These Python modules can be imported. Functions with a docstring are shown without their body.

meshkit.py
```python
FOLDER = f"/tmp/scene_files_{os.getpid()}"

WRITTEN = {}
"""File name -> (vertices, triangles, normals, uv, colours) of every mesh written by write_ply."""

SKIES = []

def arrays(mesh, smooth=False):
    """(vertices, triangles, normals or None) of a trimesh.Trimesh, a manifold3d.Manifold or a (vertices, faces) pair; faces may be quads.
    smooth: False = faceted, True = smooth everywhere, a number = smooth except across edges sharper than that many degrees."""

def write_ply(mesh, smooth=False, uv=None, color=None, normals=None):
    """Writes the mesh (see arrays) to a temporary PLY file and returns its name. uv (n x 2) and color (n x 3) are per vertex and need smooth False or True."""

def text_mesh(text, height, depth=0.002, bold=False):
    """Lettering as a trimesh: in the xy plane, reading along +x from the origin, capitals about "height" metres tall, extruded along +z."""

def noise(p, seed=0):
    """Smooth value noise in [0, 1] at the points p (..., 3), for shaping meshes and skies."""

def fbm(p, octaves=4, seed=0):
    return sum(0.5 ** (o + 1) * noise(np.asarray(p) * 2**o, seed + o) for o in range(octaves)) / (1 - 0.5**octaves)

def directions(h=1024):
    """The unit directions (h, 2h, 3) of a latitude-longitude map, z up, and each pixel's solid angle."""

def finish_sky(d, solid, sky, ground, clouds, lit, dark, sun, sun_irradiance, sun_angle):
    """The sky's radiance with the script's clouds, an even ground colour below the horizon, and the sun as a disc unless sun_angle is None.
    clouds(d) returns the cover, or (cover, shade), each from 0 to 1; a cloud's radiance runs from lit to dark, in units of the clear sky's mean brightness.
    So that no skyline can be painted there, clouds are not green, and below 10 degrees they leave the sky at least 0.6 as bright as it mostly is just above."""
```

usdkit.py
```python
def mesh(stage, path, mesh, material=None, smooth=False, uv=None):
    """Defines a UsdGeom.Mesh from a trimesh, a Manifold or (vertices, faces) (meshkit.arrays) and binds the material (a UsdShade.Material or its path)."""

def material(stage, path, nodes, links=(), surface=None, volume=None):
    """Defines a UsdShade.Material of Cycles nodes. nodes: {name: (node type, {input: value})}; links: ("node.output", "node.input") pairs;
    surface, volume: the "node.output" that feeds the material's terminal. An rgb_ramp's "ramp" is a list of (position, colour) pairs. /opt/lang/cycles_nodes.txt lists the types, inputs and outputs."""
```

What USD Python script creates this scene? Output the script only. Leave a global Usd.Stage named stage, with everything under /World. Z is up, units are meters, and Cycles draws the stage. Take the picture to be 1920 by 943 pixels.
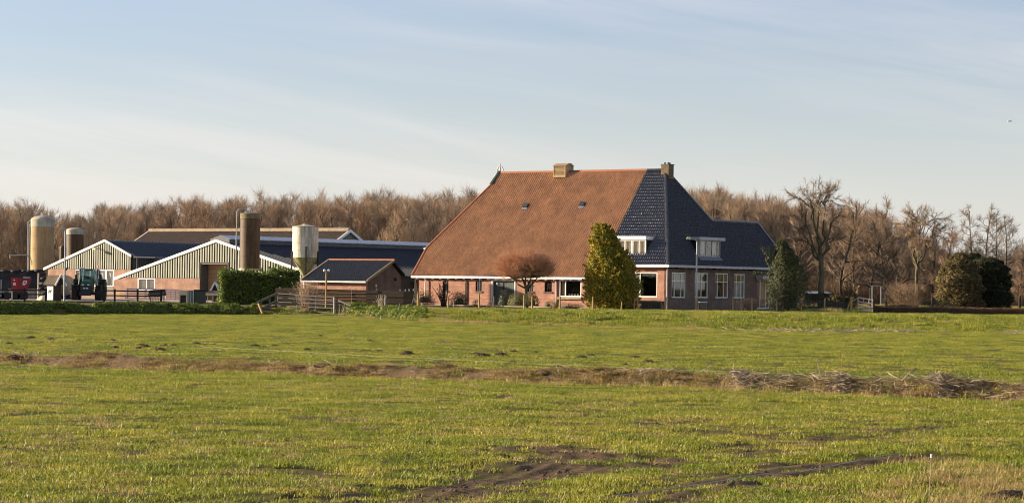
import math
import numpy as np
import trimesh
import usdkit
from shapely import box as sbox, Polygon
from pxr import Usd, UsdGeom, UsdLux, UsdShade, Gf, Sdf, Vt
from meshkit import fbm, noise

# ---------------------------------------------------------------- camera, sky, sun
F, HZ, ROLL, EYE, W_PX, H_PX = 4680.0, 537.3, 0.0134, 1.65, 1920, 943
SUN_AZ, SUN_EL = (-0.98, 0.20), 15.5          # horizontal direction towards the sun, elevation in degrees
stage = Usd.Stage.CreateInMemory()
UsdGeom.SetStageUpAxis(stage, UsdGeom.Tokens.z)
UsdGeom.SetStageMetersPerUnit(stage, 1.0)
UsdGeom.Xform.Define(stage, '/World')
UsdGeom.Scope.Define(stage, '/World/Looks')
cam = UsdGeom.Camera.Define(stage, '/World/camera')
cam.CreateHorizontalApertureAttr(36.0)
cam.CreateVerticalApertureAttr(36.0 * 502 / 1024)
cam.CreateFocalLengthAttr(F / W_PX * 36)
cam.CreateVerticalApertureOffsetAttr((HZ - H_PX / 2) / W_PX * 36)
cam.CreateClippingRangeAttr(Gf.Vec2f(0.5, 9000))
cr, sr = math.cos(ROLL), math.sin(ROLL)
cam.AddTransformOp().Set(Gf.Matrix4d(cr, 0, sr, 0, -sr, 0, cr, 0, 0, -1, 0, 0, 0, 0, EYE, 1))
cam.CreateExposureAttr(1.5)
_h = math.hypot(*SUN_AZ)
SX, SY = SUN_AZ[0] / _h, SUN_AZ[1] / _h
el = math.radians(SUN_EL)
usdkit.material(stage, '/World/Looks/sky_look', {
    'sky': ('sky_texture', dict(sky_type='single_scattering', sun_disc=False, sun_elevation=el, sun_rotation=math.atan2(SX, SY),
                                altitude=0.0, air_density=1.0, aerosol_density=0.6, ozone_density=2.0)),
    'tc': ('texture_coordinate', {}), 'tilt': ('mapping', dict(mapping_type='point', rotation=(0, -0.15, 0))),
    'map': ('mapping', dict(mapping_type='point', location=(4.4, 2.2, 0), scale=(5, 5, 60))),
    'n': ('noise_texture', dict(scale=1.0, detail=8.0, roughness=0.58, distortion=0.5)),
    'ramp': ('rgb_ramp', dict(ramp=[(0.36, (0, 0, 0)), (0.74, (0.42, 0.42, 0.42))])),
    'map2': ('mapping', dict(mapping_type='point', location=(2.2, 4.4, 0.3), scale=(2.2, 2.2, 12))),
    'n2': ('noise_texture', dict(scale=1.0, detail=1.0)),
    'r2': ('rgb_ramp', dict(ramp=[(0.46, (0.03, 0.03, 0.03)), (0.64, (1, 1, 1))])),
    'mul': ('math', dict(math_type='multiply')),
    'hsv': ('hsv', dict(hue=0.5, saturation=0.80, value=1.0, fac=1.0)),
    'tint': ('mix', dict(mix_type='multiply', fac=1.0, color2=(0.98, 0.95, 1.10))),
    'sep': ('separate_xyz', {}), 'hz': ('map_range', dict(range_type='smoothstep', from_min=-0.02, from_max=0.10, to_min=0.62, to_max=0.0, clamp=True)),
    'veil': ('mix', dict(mix_type='mix', color2=(6.2, 6.25, 6.2))),
    'mix': ('mix', dict(mix_type='mix', color2=(7.5, 6.5, 6.15))),
    'bg': ('background_shader', dict(strength=0.055)),
}, [('tc.generated', 'tilt.vector'), ('tilt.vector', 'map.vector'), ('map.vector', 'n.vector'), ('n.fac', 'ramp.fac'), ('tilt.vector', 'map2.vector'), ('map2.vector', 'n2.vector'),
    ('n2.fac', 'r2.fac'), ('ramp.color', 'mul.value1'), ('r2.color', 'mul.value2'), ('sky.color', 'hsv.color'), ('hsv.color', 'tint.color1'), ('tc.generated', 'sep.vector'), ('sep.z', 'hz.value'), ('hz.result', 'veil.fac'), ('tint.color', 'veil.color1'), ('veil.color', 'mix.color1'), ('mul.value', 'mix.fac'),
    ('mix.color', 'bg.color')], surface='bg.background')
dome = UsdLux.DomeLight.Define(stage, '/World/sky')
dome.GetPrim().SetCustomDataByKey('kind', 'structure')
UsdShade.MaterialBindingAPI.Apply(dome.GetPrim()).Bind(UsdShade.Material.Get(stage, '/World/Looks/sky_look'))
sun = UsdLux.DistantLight.Define(stage, '/World/sun')
sun.CreateIntensityAttr(1.25)
sun.CreateNormalizeAttr(True)
sun.CreateAngleAttr(0.53)
sun.CreateColorAttr(Gf.Vec3f(1.0, 0.85, 0.65))
_z = np.array([SX * math.cos(el), SY * math.cos(el), math.sin(el)])
_x = np.cross([0, 0, 1.0], _z); _x /= np.linalg.norm(_x)
_y = np.cross(_z, _x)
sun.AddTransformOp().Set(Gf.Matrix4d(*_x, 0, *_y, 0, *_z, 0, 0, 0, 50, 1))

# ---------------------------------------------------------------- helpers: pixels to points
def P(px, py, Y):
    """The point at depth Y that the photograph shows at pixel (px, py)."""
    u, w = px - W_PX / 2, py - HZ
    a, b = u * cr + w * sr, u * sr - w * cr
    return np.array([a * Y / F, Y, EYE + b * Y / F])
def proj(p):
    p = np.atleast_2d(p)
    a, b = p[:, 0] / p[:, 1] * F, (p[:, 2] - EYE) / p[:, 1] * F
    return np.stack([960 + a * cr + b * sr, HZ + a * sr - b * cr], 1)
_FX, _FY = zip((-3000, 130), (-600, 150), (0, 160), (200, 170), (480, 177), (640, 176), (780, 156), (1100, 143), (1300, 137), (1920, 138), (2600, 140), (5000, 140))
_TX, _TY = zip((-3000, 133), (-600, 152), (0, 162.2), (200, 172.2), (470, 179.5), (520, 188), (640, 186), (780, 176), (1000, 184), (1250, 190), (1600, 190), (1920, 196), (2600, 196), (5000, 196))
FIELD = -0.6
def ditch_e(X, Y):
    return ((Y - 58.5) + 0.595 * X) / 1.164
def base_z(X, Y):
    X, Y = np.asarray(X, float), np.asarray(Y, float)
    Yc = np.maximum(Y, 20.0)
    px = 960 + F * X / Yc
    s = np.clip((Yc - np.interp(px, _FX, _FY)) / (np.interp(px, _TX, _TY) - np.interp(px, _FX, _FY)), 0, 1)
    return FIELD * (1 - np.minimum(1, 1.0 - (1 - s) ** 1.7)), s
def terrain(X, Y):
    X, Y = np.broadcast_arrays(np.asarray(X, float), np.asarray(Y, float))
    z, s = base_z(X, Y)
    e = ditch_e(X, Y)
    q = np.stack([X, Y, 0 * X], -1)
    wob = (fbm(q * 0.45, 3, 5) - 0.5) * 1.2
    e2 = e + wob
    b = lambda c, w: np.exp(-((e2 - c) / w) ** 2)
    spoil = 0.20 + 0.09 * np.clip((X + 3) / 10, 0, 1) + 0.14 * (fbm(q * 0.35, 3, 9) - 0.5) * 2
    z = z - 0.34 * b(0.9, 0.55) + np.maximum(spoil, 0.05) * (0.75 + 0.9 * (fbm(q * 1.9, 3, 14) - 0.3)) * b(2.3, 0.7)
    amp = np.where(s > 0.98, 0.25, 1.0) * np.exp(-np.maximum(Y - 260, 0) / 60)
    z = z + amp * (0.085 * (fbm(q * 0.30, 3, 2) - 0.5) + 0.10 * np.exp(-np.maximum(Y - 45, 0) / 70) * (fbm(q * 1.5, 3, 3) - 0.5) * (Y < 170))
    bank = np.exp(-((s - 0.4) / 0.4) ** 2) * ((s > 0) & (s < 1))
    z = z + bank * 0.50 * (fbm(q * 0.9, 3, 7) - 0.5) * np.minimum(s * 5, 1)
    return z
def zt(x, y):
    return float(terrain(np.array([x]), np.array([y]))[0])
def ground(px, py):
    """Where the line of sight through a pixel first meets the terrain."""
    Y = np.arange(22.0, 420, 0.25)
    u, w = px - 960, py - HZ
    a, b = u * cr + w * sr, u * sr - w * cr
    d = EYE + b * Y / F - terrain(a * Y / F, Y)
    k = np.argmax(d < 0) if (d < 0).any() else len(Y) - 1
    return np.array([a * Y[k] / F, Y[k], zt(a * Y[k] / F, Y[k])])
def stand(px, Y):
    x = (px - 960) * Y / F
    return np.array([x, Y, zt(x, Y)])

# ---------------------------------------------------------------- helpers: meshes
def J(*ms):
    ms = [m for m in ms if m is not None and len(m[1])]
    vs, fs, n = [], [], 0
    for v, f in ms:
        vs.append(np.asarray(v, float)); fs.append(np.asarray(f) + n); n += len(v)
    return np.vstack(vs), np.vstack(fs)
def T(m):
    return np.asarray(m.vertices), np.asarray(m.faces)
_BF = np.array([[0, 2, 1], [0, 3, 2], [4, 5, 6], [4, 6, 7], [0, 1, 5], [0, 5, 4], [1, 2, 6], [1, 6, 5], [2, 3, 7], [2, 7, 6], [3, 0, 4], [3, 4, 7]])
def bx(x0, x1, y0, y1, z0, z1):
    return np.array([[x0, y0, z0], [x1, y0, z0], [x1, y1, z0], [x0, y1, z0], [x0, y0, z1], [x1, y0, z1], [x1, y1, z1], [x0, y1, z1]], float), _BF
def hexa(bottom, top):
    return np.array(list(bottom) + list(top), float), _BF
def bar(a, b, w, h=None, up=(0, 0, 1)):
    """A rectangular bar from a to b, w wide and h high."""
    a, b, up = np.asarray(a, float), np.asarray(b, float), np.asarray(up, float)
    h = h or w
    d = b - a; d /= np.linalg.norm(d)
    s = np.cross(d, up)
    if np.linalg.norm(s) < 1e-6: s = np.cross(d, [1.0, 0, 0])
    s /= np.linalg.norm(s); t = np.cross(s, d)
    c = [(-1, -1), (1, -1), (1, 1), (-1, 1)]
    return hexa([a + s * i * w / 2 + t * k * h / 2 for i, k in c], [b + s * i * w / 2 + t * k * h / 2 for i, k in c])
def tubes(P0, P1, R0, R1, n=3):
    P0, P1 = np.atleast_2d(P0).astype(float), np.atleast_2d(P1).astype(float)
    m = len(P0)
    R0, R1 = np.broadcast_to(R0, m), np.broadcast_to(R1, m)
    d = P1 - P0; d = d / np.maximum(np.linalg.norm(d, axis=1, keepdims=True), 1e-9)
    ref = np.where(np.abs(d[:, 2:3]) > 0.9, [[1.0, 0, 0]], [[0, 0, 1.0]])
    s = np.cross(d, ref); s /= np.linalg.norm(s, axis=1, keepdims=True); t = np.cross(s, d)
    th = np.arange(n) / n * 2 * np.pi
    ring = np.cos(th)[None, :, None] * s[:, None] + np.sin(th)[None, :, None] * t[:, None]
    v = np.concatenate([P0[:, None] + ring * R0[:, None, None], P1[:, None] + ring * R1[:, None, None]], 1)
    i = np.arange(n); j = (i + 1) % n
    f = np.concatenate([np.stack([i, j, n + j], 1), np.stack([i, n + j, n + i], 1)])
    return v.reshape(-1, 3), (f[None] + (np.arange(m) * 2 * n)[:, None, None]).reshape(-1, 3)
def pipe(pts, r, n=8):
    pts = np.asarray(pts, float)
    v, f = tubes(pts[:-1], pts[1:], r, r, n)
    return J((v, f), *[T(trimesh.creation.icosphere(subdivisions=1, radius=r).apply_translation(p)) for p in pts])
def cyl(a, b, r0, r1=None, n=16):
    """A closed tapering cylinder."""
    r1 = r0 if r1 is None else r1
    v, f = tubes([a], [b], r0, r1, n)
    v = np.vstack([v, [a], [b]])
    i = np.arange(n); j = (i + 1) % n
    return v, np.vstack([f, np.stack([j, i, 0 * i + 2 * n], 1), np.stack([n + i, n + j, 0 * i + 2 * n + 1], 1)])
def lathe(prof, n=32, at=(0, 0, 0)):
    m = trimesh.creation.revolve(np.asarray(prof, float), sections=n)
    m.apply_translation(at)
    return T(m)
def plate(poly, axis, at, thick):
    """A shapely polygon extruded: axis 'y' = drawn in (x, z) and thickened along +y from at; 'x' = drawn in (y, z); 'z' = drawn in (x, y)."""
    out = []
    for g in getattr(poly, 'geoms', [poly]):
        v, f = T(trimesh.creation.extrude_polygon(g, thick, engine='earcut'))
        if axis == 'y': v = np.stack([v[:, 0], at + v[:, 2], v[:, 1]], 1); f = f[:, ::-1]
        elif axis == 'x': v = np.stack([at + v[:, 2], v[:, 0], v[:, 1]], 1)
        else: v = v + [0, 0, at]
        out.append((v, f))
    return J(*out)
def xf(m, loc=(0, 0, 0), rz=0, s=1):
    v, f = m
    c, n = math.cos(rz), math.sin(rz)
    v = np.asarray(v) * s
    return np.stack([v[:, 0] * c - v[:, 1] * n, v[:, 0] * n + v[:, 1] * c, v[:, 2]], 1) + np.asarray(loc), f

# ---------------------------------------------------------------- helpers: objects
_taken = {}
def numbered(parent, name):
    k = (parent, name)
    _taken[k] = _taken.get(k, -1) + 1
    return f'{parent}/{name}' + (f'_{_taken[k]:03d}' if _taken[k] else '')
def tag(prim, label=None, cat=None, group=None, kind=None):
    for k, t in (('label', label), ('category', cat), ('group', group), ('kind', kind)):
        if t: prim.SetCustomDataByKey(k, t)
    return prim
def _ops(x, loc, rz, s):
    x = UsdGeom.Xformable(x); x.ClearXformOpOrder()
    x.AddTranslateOp().Set(Gf.Vec3d(*map(float, loc))); x.AddRotateZOp().Set(float(math.degrees(rz)))
    x.AddScaleOp().Set(Gf.Vec3f(*(map(float, s) if np.ndim(s) else (float(s),) * 3)))
def thing(name, label, cat, loc=(0, 0, 0), rz=0, group=None, s=1, kind=None):
    path = numbered('/World', name)
    x = UsdGeom.Xform.Define(stage, path); _ops(x, loc, rz, s)
    tag(x.GetPrim(), label, cat, group, kind)
    return path
def part(parent, name, mesh, mat, smooth=False, label=None, kind=None):
    path = numbered(parent, name)
    m = usdkit.mesh(stage, path, mesh, LOOK[mat], smooth)
    tag(m.GetPrim(), label, None, None, kind)
    return path
def single(name, mesh, mat, label, cat, smooth=False, group=None, kind=None):
    path = numbered('/World', name)
    m = usdkit.mesh(stage, path, mesh, LOOK[mat], smooth)
    return str(tag(m.GetPrim(), label, cat, group, kind).GetPath())
def copy(src, name, label, loc, rz=0, s=1, group=None, cat=None):
    path = numbered('/World', name)
    x = UsdGeom.Xform.Define(stage, path)
    x.GetPrim().GetReferences().AddInternalReference(Sdf.Path(src))
    _ops(x, loc, rz, s)
    x.GetPrim().SetInstanceable(True)
    tag(x.GetPrim(), label, cat, group)
    return path
def scatter(name, protos, pos, rz, scale, label, cat, parent='/World', ids=None, kind='stuff'):
    """Many copies of small meshes as one PointInstancer. protos: (mesh, look, smooth)."""
    path = numbered(parent, name)
    pi = UsdGeom.PointInstancer.Define(stage, path)
    rels = []
    for k, (m, look, smooth) in enumerate(protos):
        p = f'{path}/tuft_{k + 1:03d}'
        usdkit.mesh(stage, p, m, LOOK[look], smooth); rels.append(Sdf.Path(p))
    pi.CreatePrototypesRel().SetTargets(rels)
    n = len(pos)
    ids = np.arange(n) % len(protos) if ids is None else ids
    pi.CreateProtoIndicesAttr(Vt.IntArray.FromNumpy(np.asarray(ids, np.int32)))
    pi.CreatePositionsAttr(Vt.Vec3fArray.FromNumpy(np.asarray(pos, np.float32)))
    pi.CreateOrientationsAttr(Vt.QuathArray([Gf.Quath(float(math.cos(a / 2)), 0, 0, float(math.sin(a / 2))) for a in rz]))
    sc = np.asarray(scale, np.float32)
    pi.CreateScalesAttr(Vt.Vec3fArray.FromNumpy(np.repeat(sc[:, None], 3, 1) if sc.ndim == 1 else sc))
    tag(pi.GetPrim(), label, cat, None, kind)
    return path

# ---------------------------------------------------------------- materials
LOOK = {}
def lin(h):
    c = np.array([int(h[i:i + 2], 16) for i in (1, 3, 5)]) / 255
    return tuple(np.where(c <= 0.04045, c / 12.92, ((c + 0.055) / 1.055) ** 2.4))
def look(name, c1, c2=None, scale=6.0, rough=0.7, spec=0.4, bump=0.0, bscale=None, metal=0.0, stretch=(1, 1, 1), world=False, lo=0.35, hi=0.65, trans=0.0, detail=5.0, dirt=None, isl=None):
    """A principled look whose colour wanders between c1 and c2; bump in metres; dirt = (colour, amount) adds streaky grime."""
    c1 = lin(c1) if isinstance(c1, str) else c1
    c2 = c1 if c2 is None else (lin(c2) if isinstance(c2, str) else c2)
    n = {'tc': ('geometry', {}) if world else ('texture_coordinate', {}), 'map': ('mapping', dict(mapping_type='point', scale=stretch)),
         'n': ('noise_texture', dict(scale=scale, detail=detail, roughness=0.62)), 'r': ('rgb_ramp', dict(ramp=[(lo, c1), (hi, c2)])),
         'p': ('principled_bsdf', dict(roughness=rough, specular_ior_level=spec, metallic=metal))}
    l = [(('tc.position' if world else 'tc.object'), 'map.vector'), ('map.vector', 'n.vector'), ('n.fac', 'r.fac')]
    col = 'r.color'
    if dirt:
        n.update({'dm': ('mapping', dict(mapping_type='point', scale=(5, 5, 0.5))), 'dn': ('noise_texture', dict(scale=1.0, detail=6.0, roughness=0.7)),
                  'dr': ('rgb_ramp', dict(ramp=[(0.42, (0, 0, 0)), (0.68, (dirt[1],) * 3)])), 'dx': ('mix', dict(mix_type='mix', color2=lin(dirt[0])))})
        l += [(('tc.position' if world else 'tc.object'), 'dm.vector'), ('dm.vector', 'dn.vector'), ('dn.fac', 'dr.fac'), ('dr.color', 'dx.fac'), (col, 'dx.color1')]
        col = 'dx.color'
    if isl:
        n.update({'ge': ('geometry', {}), 'iw': ('noise_texture', dict(scale=isl[2], detail=1.0, roughness=0.5)), 'ir': ('map_range', dict(from_min=0.3, from_max=0.7, to_min=isl[0], to_max=isl[1], clamp=True)), 'hs': ('hsv', dict(hue=0.5, saturation=1.0, fac=1.0))})
        l += [('ge.position', 'iw.vector'), ('iw.fac', 'ir.value'), ('ir.result', 'hs.value'), (col, 'hs.color')]
        col = 'hs.color'
    l.append((col, 'p.base_color'))
    if bump:
        n['bn'] = ('noise_texture', dict(scale=bscale or scale * 4, detail=4.0)); n['b'] = ('bump', dict(strength=1.0, distance=bump))
        l += [('map.vector', 'bn.vector'), ('bn.fac', 'b.height'), ('b.normal', 'p.normal')]
    surf = 'p.BSDF'
    if trans:
        n['t'] = ('translucent_bsdf', {}) if False else ('diffuse_bsdf', {})
        n['tr'] = ('translucent_bsdf', {}); n['mx'] = ('mix_closure', dict(fac=trans)); del n['t']
        l += [(col, 'tr.color'), ('p.BSDF', 'mx.closure1'), ('tr.BSDF', 'mx.closure2')]; surf = 'mx.closure'
    LOOK[name] = usdkit.material(stage, f'/World/Looks/{name}_look', n, l, surface=surf)
def brick_look(name, c1, c2, mortar, bump=0.004, w=0.22, h=0.065):
    n = {'tc': ('texture_coordinate', {}), 's': ('separate_xyz', {}), 'a': ('math', dict(math_type='add')), 'c': ('combine_xyz', dict(z=0.0)),
         'br': ('brick_texture', dict(scale=1.0, brick_width=w, row_height=h, mortar_size=0.008, color1=lin(c1), color2=lin(c2), mortar=lin(mortar), bias=-0.1)),
         'n': ('noise_texture', dict(scale=1.1, detail=6.0, roughness=0.7)), 'r': ('rgb_ramp', dict(ramp=[(0.3, (0.55, 0.52, 0.5)), (0.7, (1.2, 1.15, 1.1))])),
         'm': ('mix', dict(mix_type='multiply', fac=1.0)), 'b': ('bump', dict(strength=1.0, distance=bump, invert=True)), 'p': ('principled_bsdf', dict(roughness=0.85, specular_ior_level=0.25))}
    l = [('tc.object', 's.vector'), ('s.x', 'a.value1'), ('s.y', 'a.value2'), ('a.value', 'c.x'), ('s.z', 'c.y'), ('c.vector', 'br.vector'), ('tc.object', 'n.vector'), ('n.fac', 'r.fac'),
         ('br.color', 'm.color1'), ('r.color', 'm.color2'), ('m.color', 'p.base_color'), ('br.fac', 'b.height'), ('b.normal', 'p.normal')]
    LOOK[name] = usdkit.material(stage, f'/World/Looks/{name}_look', n, l, surface='p.BSDF')
def pane_look(name, tint=(0.9, 0.92, 0.92), refl=0.9):
    LOOK[name] = usdkit.material(stage, f'/World/Looks/{name}_look', {
        'lw': ('layer_weight', dict(blend=0.5)), 'pw': ('math', dict(math_type='power', value2=4.0)), 'f': ('math', dict(math_type='multiply_add', value2=0.85, value3=0.06)),
        't': ('transparent_bsdf', dict(color=tint)), 'g': ('glossy_bsdf', dict(color=(refl,) * 3, roughness=0.02)), 'm': ('mix_closure', {})},
        [('lw.facing', 'pw.value1'), ('pw.value', 'f.value1'), ('f.value', 'm.fac'), ('t.BSDF', 'm.closure1'), ('g.BSDF', 'm.closure2')], surface='m.closure')
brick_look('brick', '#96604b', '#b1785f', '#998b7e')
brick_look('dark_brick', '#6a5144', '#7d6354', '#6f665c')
brick_look('barn_brick', '#946a54', '#a47a62', '#998b7f')
brick_look('chimney_brick', '#6a5a44', '#85704f', '#6a6152')
look('white_paint', '#e9e4da', '#d8d2c6', 2.0, 0.45, 0.5)
look('grey_paint', '#b9b7b2', '#a3a19c', 2.0, 0.5)
look('red_tile', (0.50, 0.282, 0.142), (0.335, 0.182, 0.095), 0.9, 0.78, 0.25, world=True, dirt=('#6e5440', 0.5), isl=(0.84, 1.16, 5.0))
look('black_tile', (0.020, 0.020, 0.022), (0.034, 0.034, 0.038), 4.0, 0.22, 1.0, isl=(0.6, 1.5, 5.0))
look('blue_tile', (0.026, 0.026, 0.030), (0.042, 0.042, 0.046), 4.0, 0.5, 0.3, isl=(0.6, 1.5, 5.0))
look('ridge_red', (0.36, 0.14, 0.07), (0.26, 0.10, 0.05), 8.0, 0.8, 0.3)
look('lead', '#6d7076', '#55585d', 5.0, 0.5)
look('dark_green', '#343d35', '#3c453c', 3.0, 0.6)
look('rib_light', '#9b9a84', '#878670', 1.2, 0.5, 0.4, dirt=('#4c4a34', 0.5))
look('blue_roof', '#34373b', '#3e4247', 1.2, 0.6, 0.25, dirt=('#262a2e', 0.4))
look('fibre_roof', '#4a3d34', '#3b322b', 1.0, 0.85, 0.2, dirt=('#62544a', 0.6))
look('cap_tan', '#94826a', '#7c6a54', 2.5, 0.85, 0.2)
look('fascia_grey', '#5c5a58', '#4d4b4a', 2.0, 0.7)
look('rooflight', '#8f9aa8', '#7b8794', 1.5, 0.2, 0.6)
look('silo_tan', '#a48b62', '#957b55', 1.5, 0.75, 0.3, dirt=('#6b5a33', 0.55))
look('silo_pale', '#b3ac98', '#8f8a76', 1.5, 0.8, 0.3, dirt=('#6d6a52', 0.6))
look('silo_brown', '#4e3820', '#3d2b19', 1.2, 0.6, 0.3, dirt=('#7a5f38', 0.4))
look('silo_white', '#d2cab6', '#b8ae96', 1.3, 0.65, 0.4, dirt=('#7d6c45', 0.85))
look('cap_moss', '#655c43', '#7a6e50', 2.5, 0.8, 0.2)
look('moss', '#8a7f3c', '#a39c7c', 2.5, 0.85, 0.2, dirt=('#5d5a2a', 0.7))
look('galvanised', '#9b9c9b', '#84868a', 6.0, 0.45, 0.5, metal=0.5)
look('rusty', '#8f7a68', '#b6a492', 9.0, 0.7, 0.3)
look('rust_pink', '#b8978a', '#d2bdb0', 9.0, 0.7, 0.3)
look('wood_dark', '#3a2f26', '#4d4035', 3.0, 0.9, 0.2, bump=0.004, stretch=(1, 1, 6))
look('wood_board', '#3f3527', '#56493a', 4.0, 0.9, 0.2, bump=0.004, stretch=(0.4, 0.4, 6))
look('wood_post', '#b3945f', '#8f7148', 5.0, 0.85, 0.2, bump=0.004, stretch=(4, 4, 0.6))
look('wood_grey', '#6e6558', '#565046', 5.0, 0.9, 0.2, bump=0.003, stretch=(3, 3, 0.6))
look('black_wood', '#1c1a18', '#26231f', 4.0, 0.75, 0.3)
look('door_tan', '#a88a66', '#9c7f5c', 2.0, 0.7, 0.3)
look('door_green', '#26302a', '#2f3930', 2.0, 0.55, 0.4)
look('concrete', '#8d8478', '#776f64', 2.0, 0.9, 0.2, bump=0.003)
look('yard', '#a59585', '#8d7f70', 0.9, 0.9, 0.2, world=True, bump=0.004, bscale=30)
look('track', '#8c7d62', '#77694f', 1.4, 0.95, 0.15, world=True, bump=0.01, bscale=12)
look('soil', (0.055, 0.035, 0.021), (0.12, 0.078, 0.046), 7.0, 0.95, 0.15, bump=0.02, bscale=14, world=True)
look('black_sheet', '#2a2c30', '#383a3e', 1.5, 0.95, 0.05)
look('tyre', '#1b1a1a', '#2a2828', 6.0, 0.75, 0.3)
look('tractor_green', '#0b2f1a', '#0e3a21', 2.0, 0.4, 0.4)
look('black_plastic', '#17181a', '#202123', 3.0, 0.5, 0.4)
look('red_paint', '#8d2028', '#7a1a22', 2.0, 0.5, 0.4, dirt=('#53201c', 0.4))
look('orange_lamp', '#e2641a', None, 2.0, 0.3)
look('headlamp', '#d9dadb', None, 2.0, 0.15, 0.8)
look('blind_tan', '#8a7444', '#7d683b', 3.0, 0.9, 0.1)
look('curtain', '#b9b6ad', '#9c9a92', 5.0, 0.9, 0.1, stretch=(14, 14, 1))
look('curtain_dark', '#5d5850', '#6e6a62', 5.0, 0.9, 0.1, stretch=(14, 14, 1))
look('tan_shade', '#a38c6a', '#97805f', 3.0, 0.9, 0.1)
look('interior', '#3a342d', '#2e2924', 1.0, 0.95, 0.1)
look('bark', (0.085, 0.068, 0.048), (0.13, 0.105, 0.072), 6.0, 0.95, 0.15, bump=0.01, stretch=(3, 3, 0.7))
look('bark_moss', (0.075, 0.066, 0.036), (0.13, 0.105, 0.06), 3.0, 0.95, 0.15, bump=0.01, stretch=(3, 3, 0.7))
look('bark_dark', (0.030, 0.025, 0.020), (0.05, 0.042, 0.033), 5.0, 0.95, 0.15, bump=0.012, stretch=(3, 3, 0.7))
look('twig_brown', (0.25, 0.168, 0.102), (0.38, 0.262, 0.162), 0.35, 0.85, 0.2, world=True)
look('twig_grey', (0.215, 0.158, 0.105), (0.31, 0.23, 0.155), 0.35, 0.85, 0.2, world=True)
look('twig_red', (0.46, 0.245, 0.135), (0.56, 0.32, 0.18), 2.0, 0.85, 0.2)
look('twig_dark', (0.085, 0.065, 0.046), (0.13, 0.10, 0.07), 0.8, 0.85, 0.2)
look('undergrowth', (0.10, 0.065, 0.04), (0.17, 0.11, 0.065), 0.5, 0.9, 0.1, world=True)
look('leaf_gold', (0.42, 0.31, 0.030), (0.19, 0.18, 0.024), 1.3, 0.6, 0.3, trans=0.28, world=True, isl=(0.42, 1.65, 7.0))
look('leaf_holly', (0.045, 0.055, 0.015), (0.08, 0.085, 0.025), 3.0, 0.5, 0.3, trans=0.12, world=True, isl=(0.35, 1.8, 9.0))
look('leaf_laurel', (0.13, 0.165, 0.020), (0.075, 0.11, 0.014), 2.0, 0.36, 0.5, trans=0.30, world=True, isl=(0.3, 1.75, 7.0))
look('leaf_yew', (0.026, 0.031, 0.012), (0.042, 0.042, 0.018), 1.5, 0.75, 0.2, trans=0.15, world=True, isl=(0.4, 1.7, 6.0))
look('leaf_thuja', (0.12, 0.094, 0.036), (0.17, 0.125, 0.05), 1.5, 0.75, 0.2, trans=0.2, world=True, isl=(0.4, 1.7, 6.0))
look('leaf_shrub', (0.05, 0.06, 0.018), (0.09, 0.09, 0.03), 2.5, 0.5, 0.4, trans=0.2, world=True)
look('leaf_pale', (0.22, 0.20, 0.07), (0.14, 0.14, 0.045), 2.5, 0.6, 0.3, trans=0.3, world=True)
look('leaf_rust', (0.20, 0.12, 0.06), (0.13, 0.085, 0.045), 3.0, 0.7, 0.2, trans=0.25, world=True)
look('leaf_beech', (0.25, 0.15, 0.085), (0.17, 0.10, 0.06), 2.0, 0.8, 0.2, trans=0.15, world=True)
look('leaf_bank', (0.12, 0.165, 0.018), (0.18, 0.20, 0.026), 1.2, 0.5, 0.35, trans=0.35, world=True, isl=(0.3, 1.7, 7.0))
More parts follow.
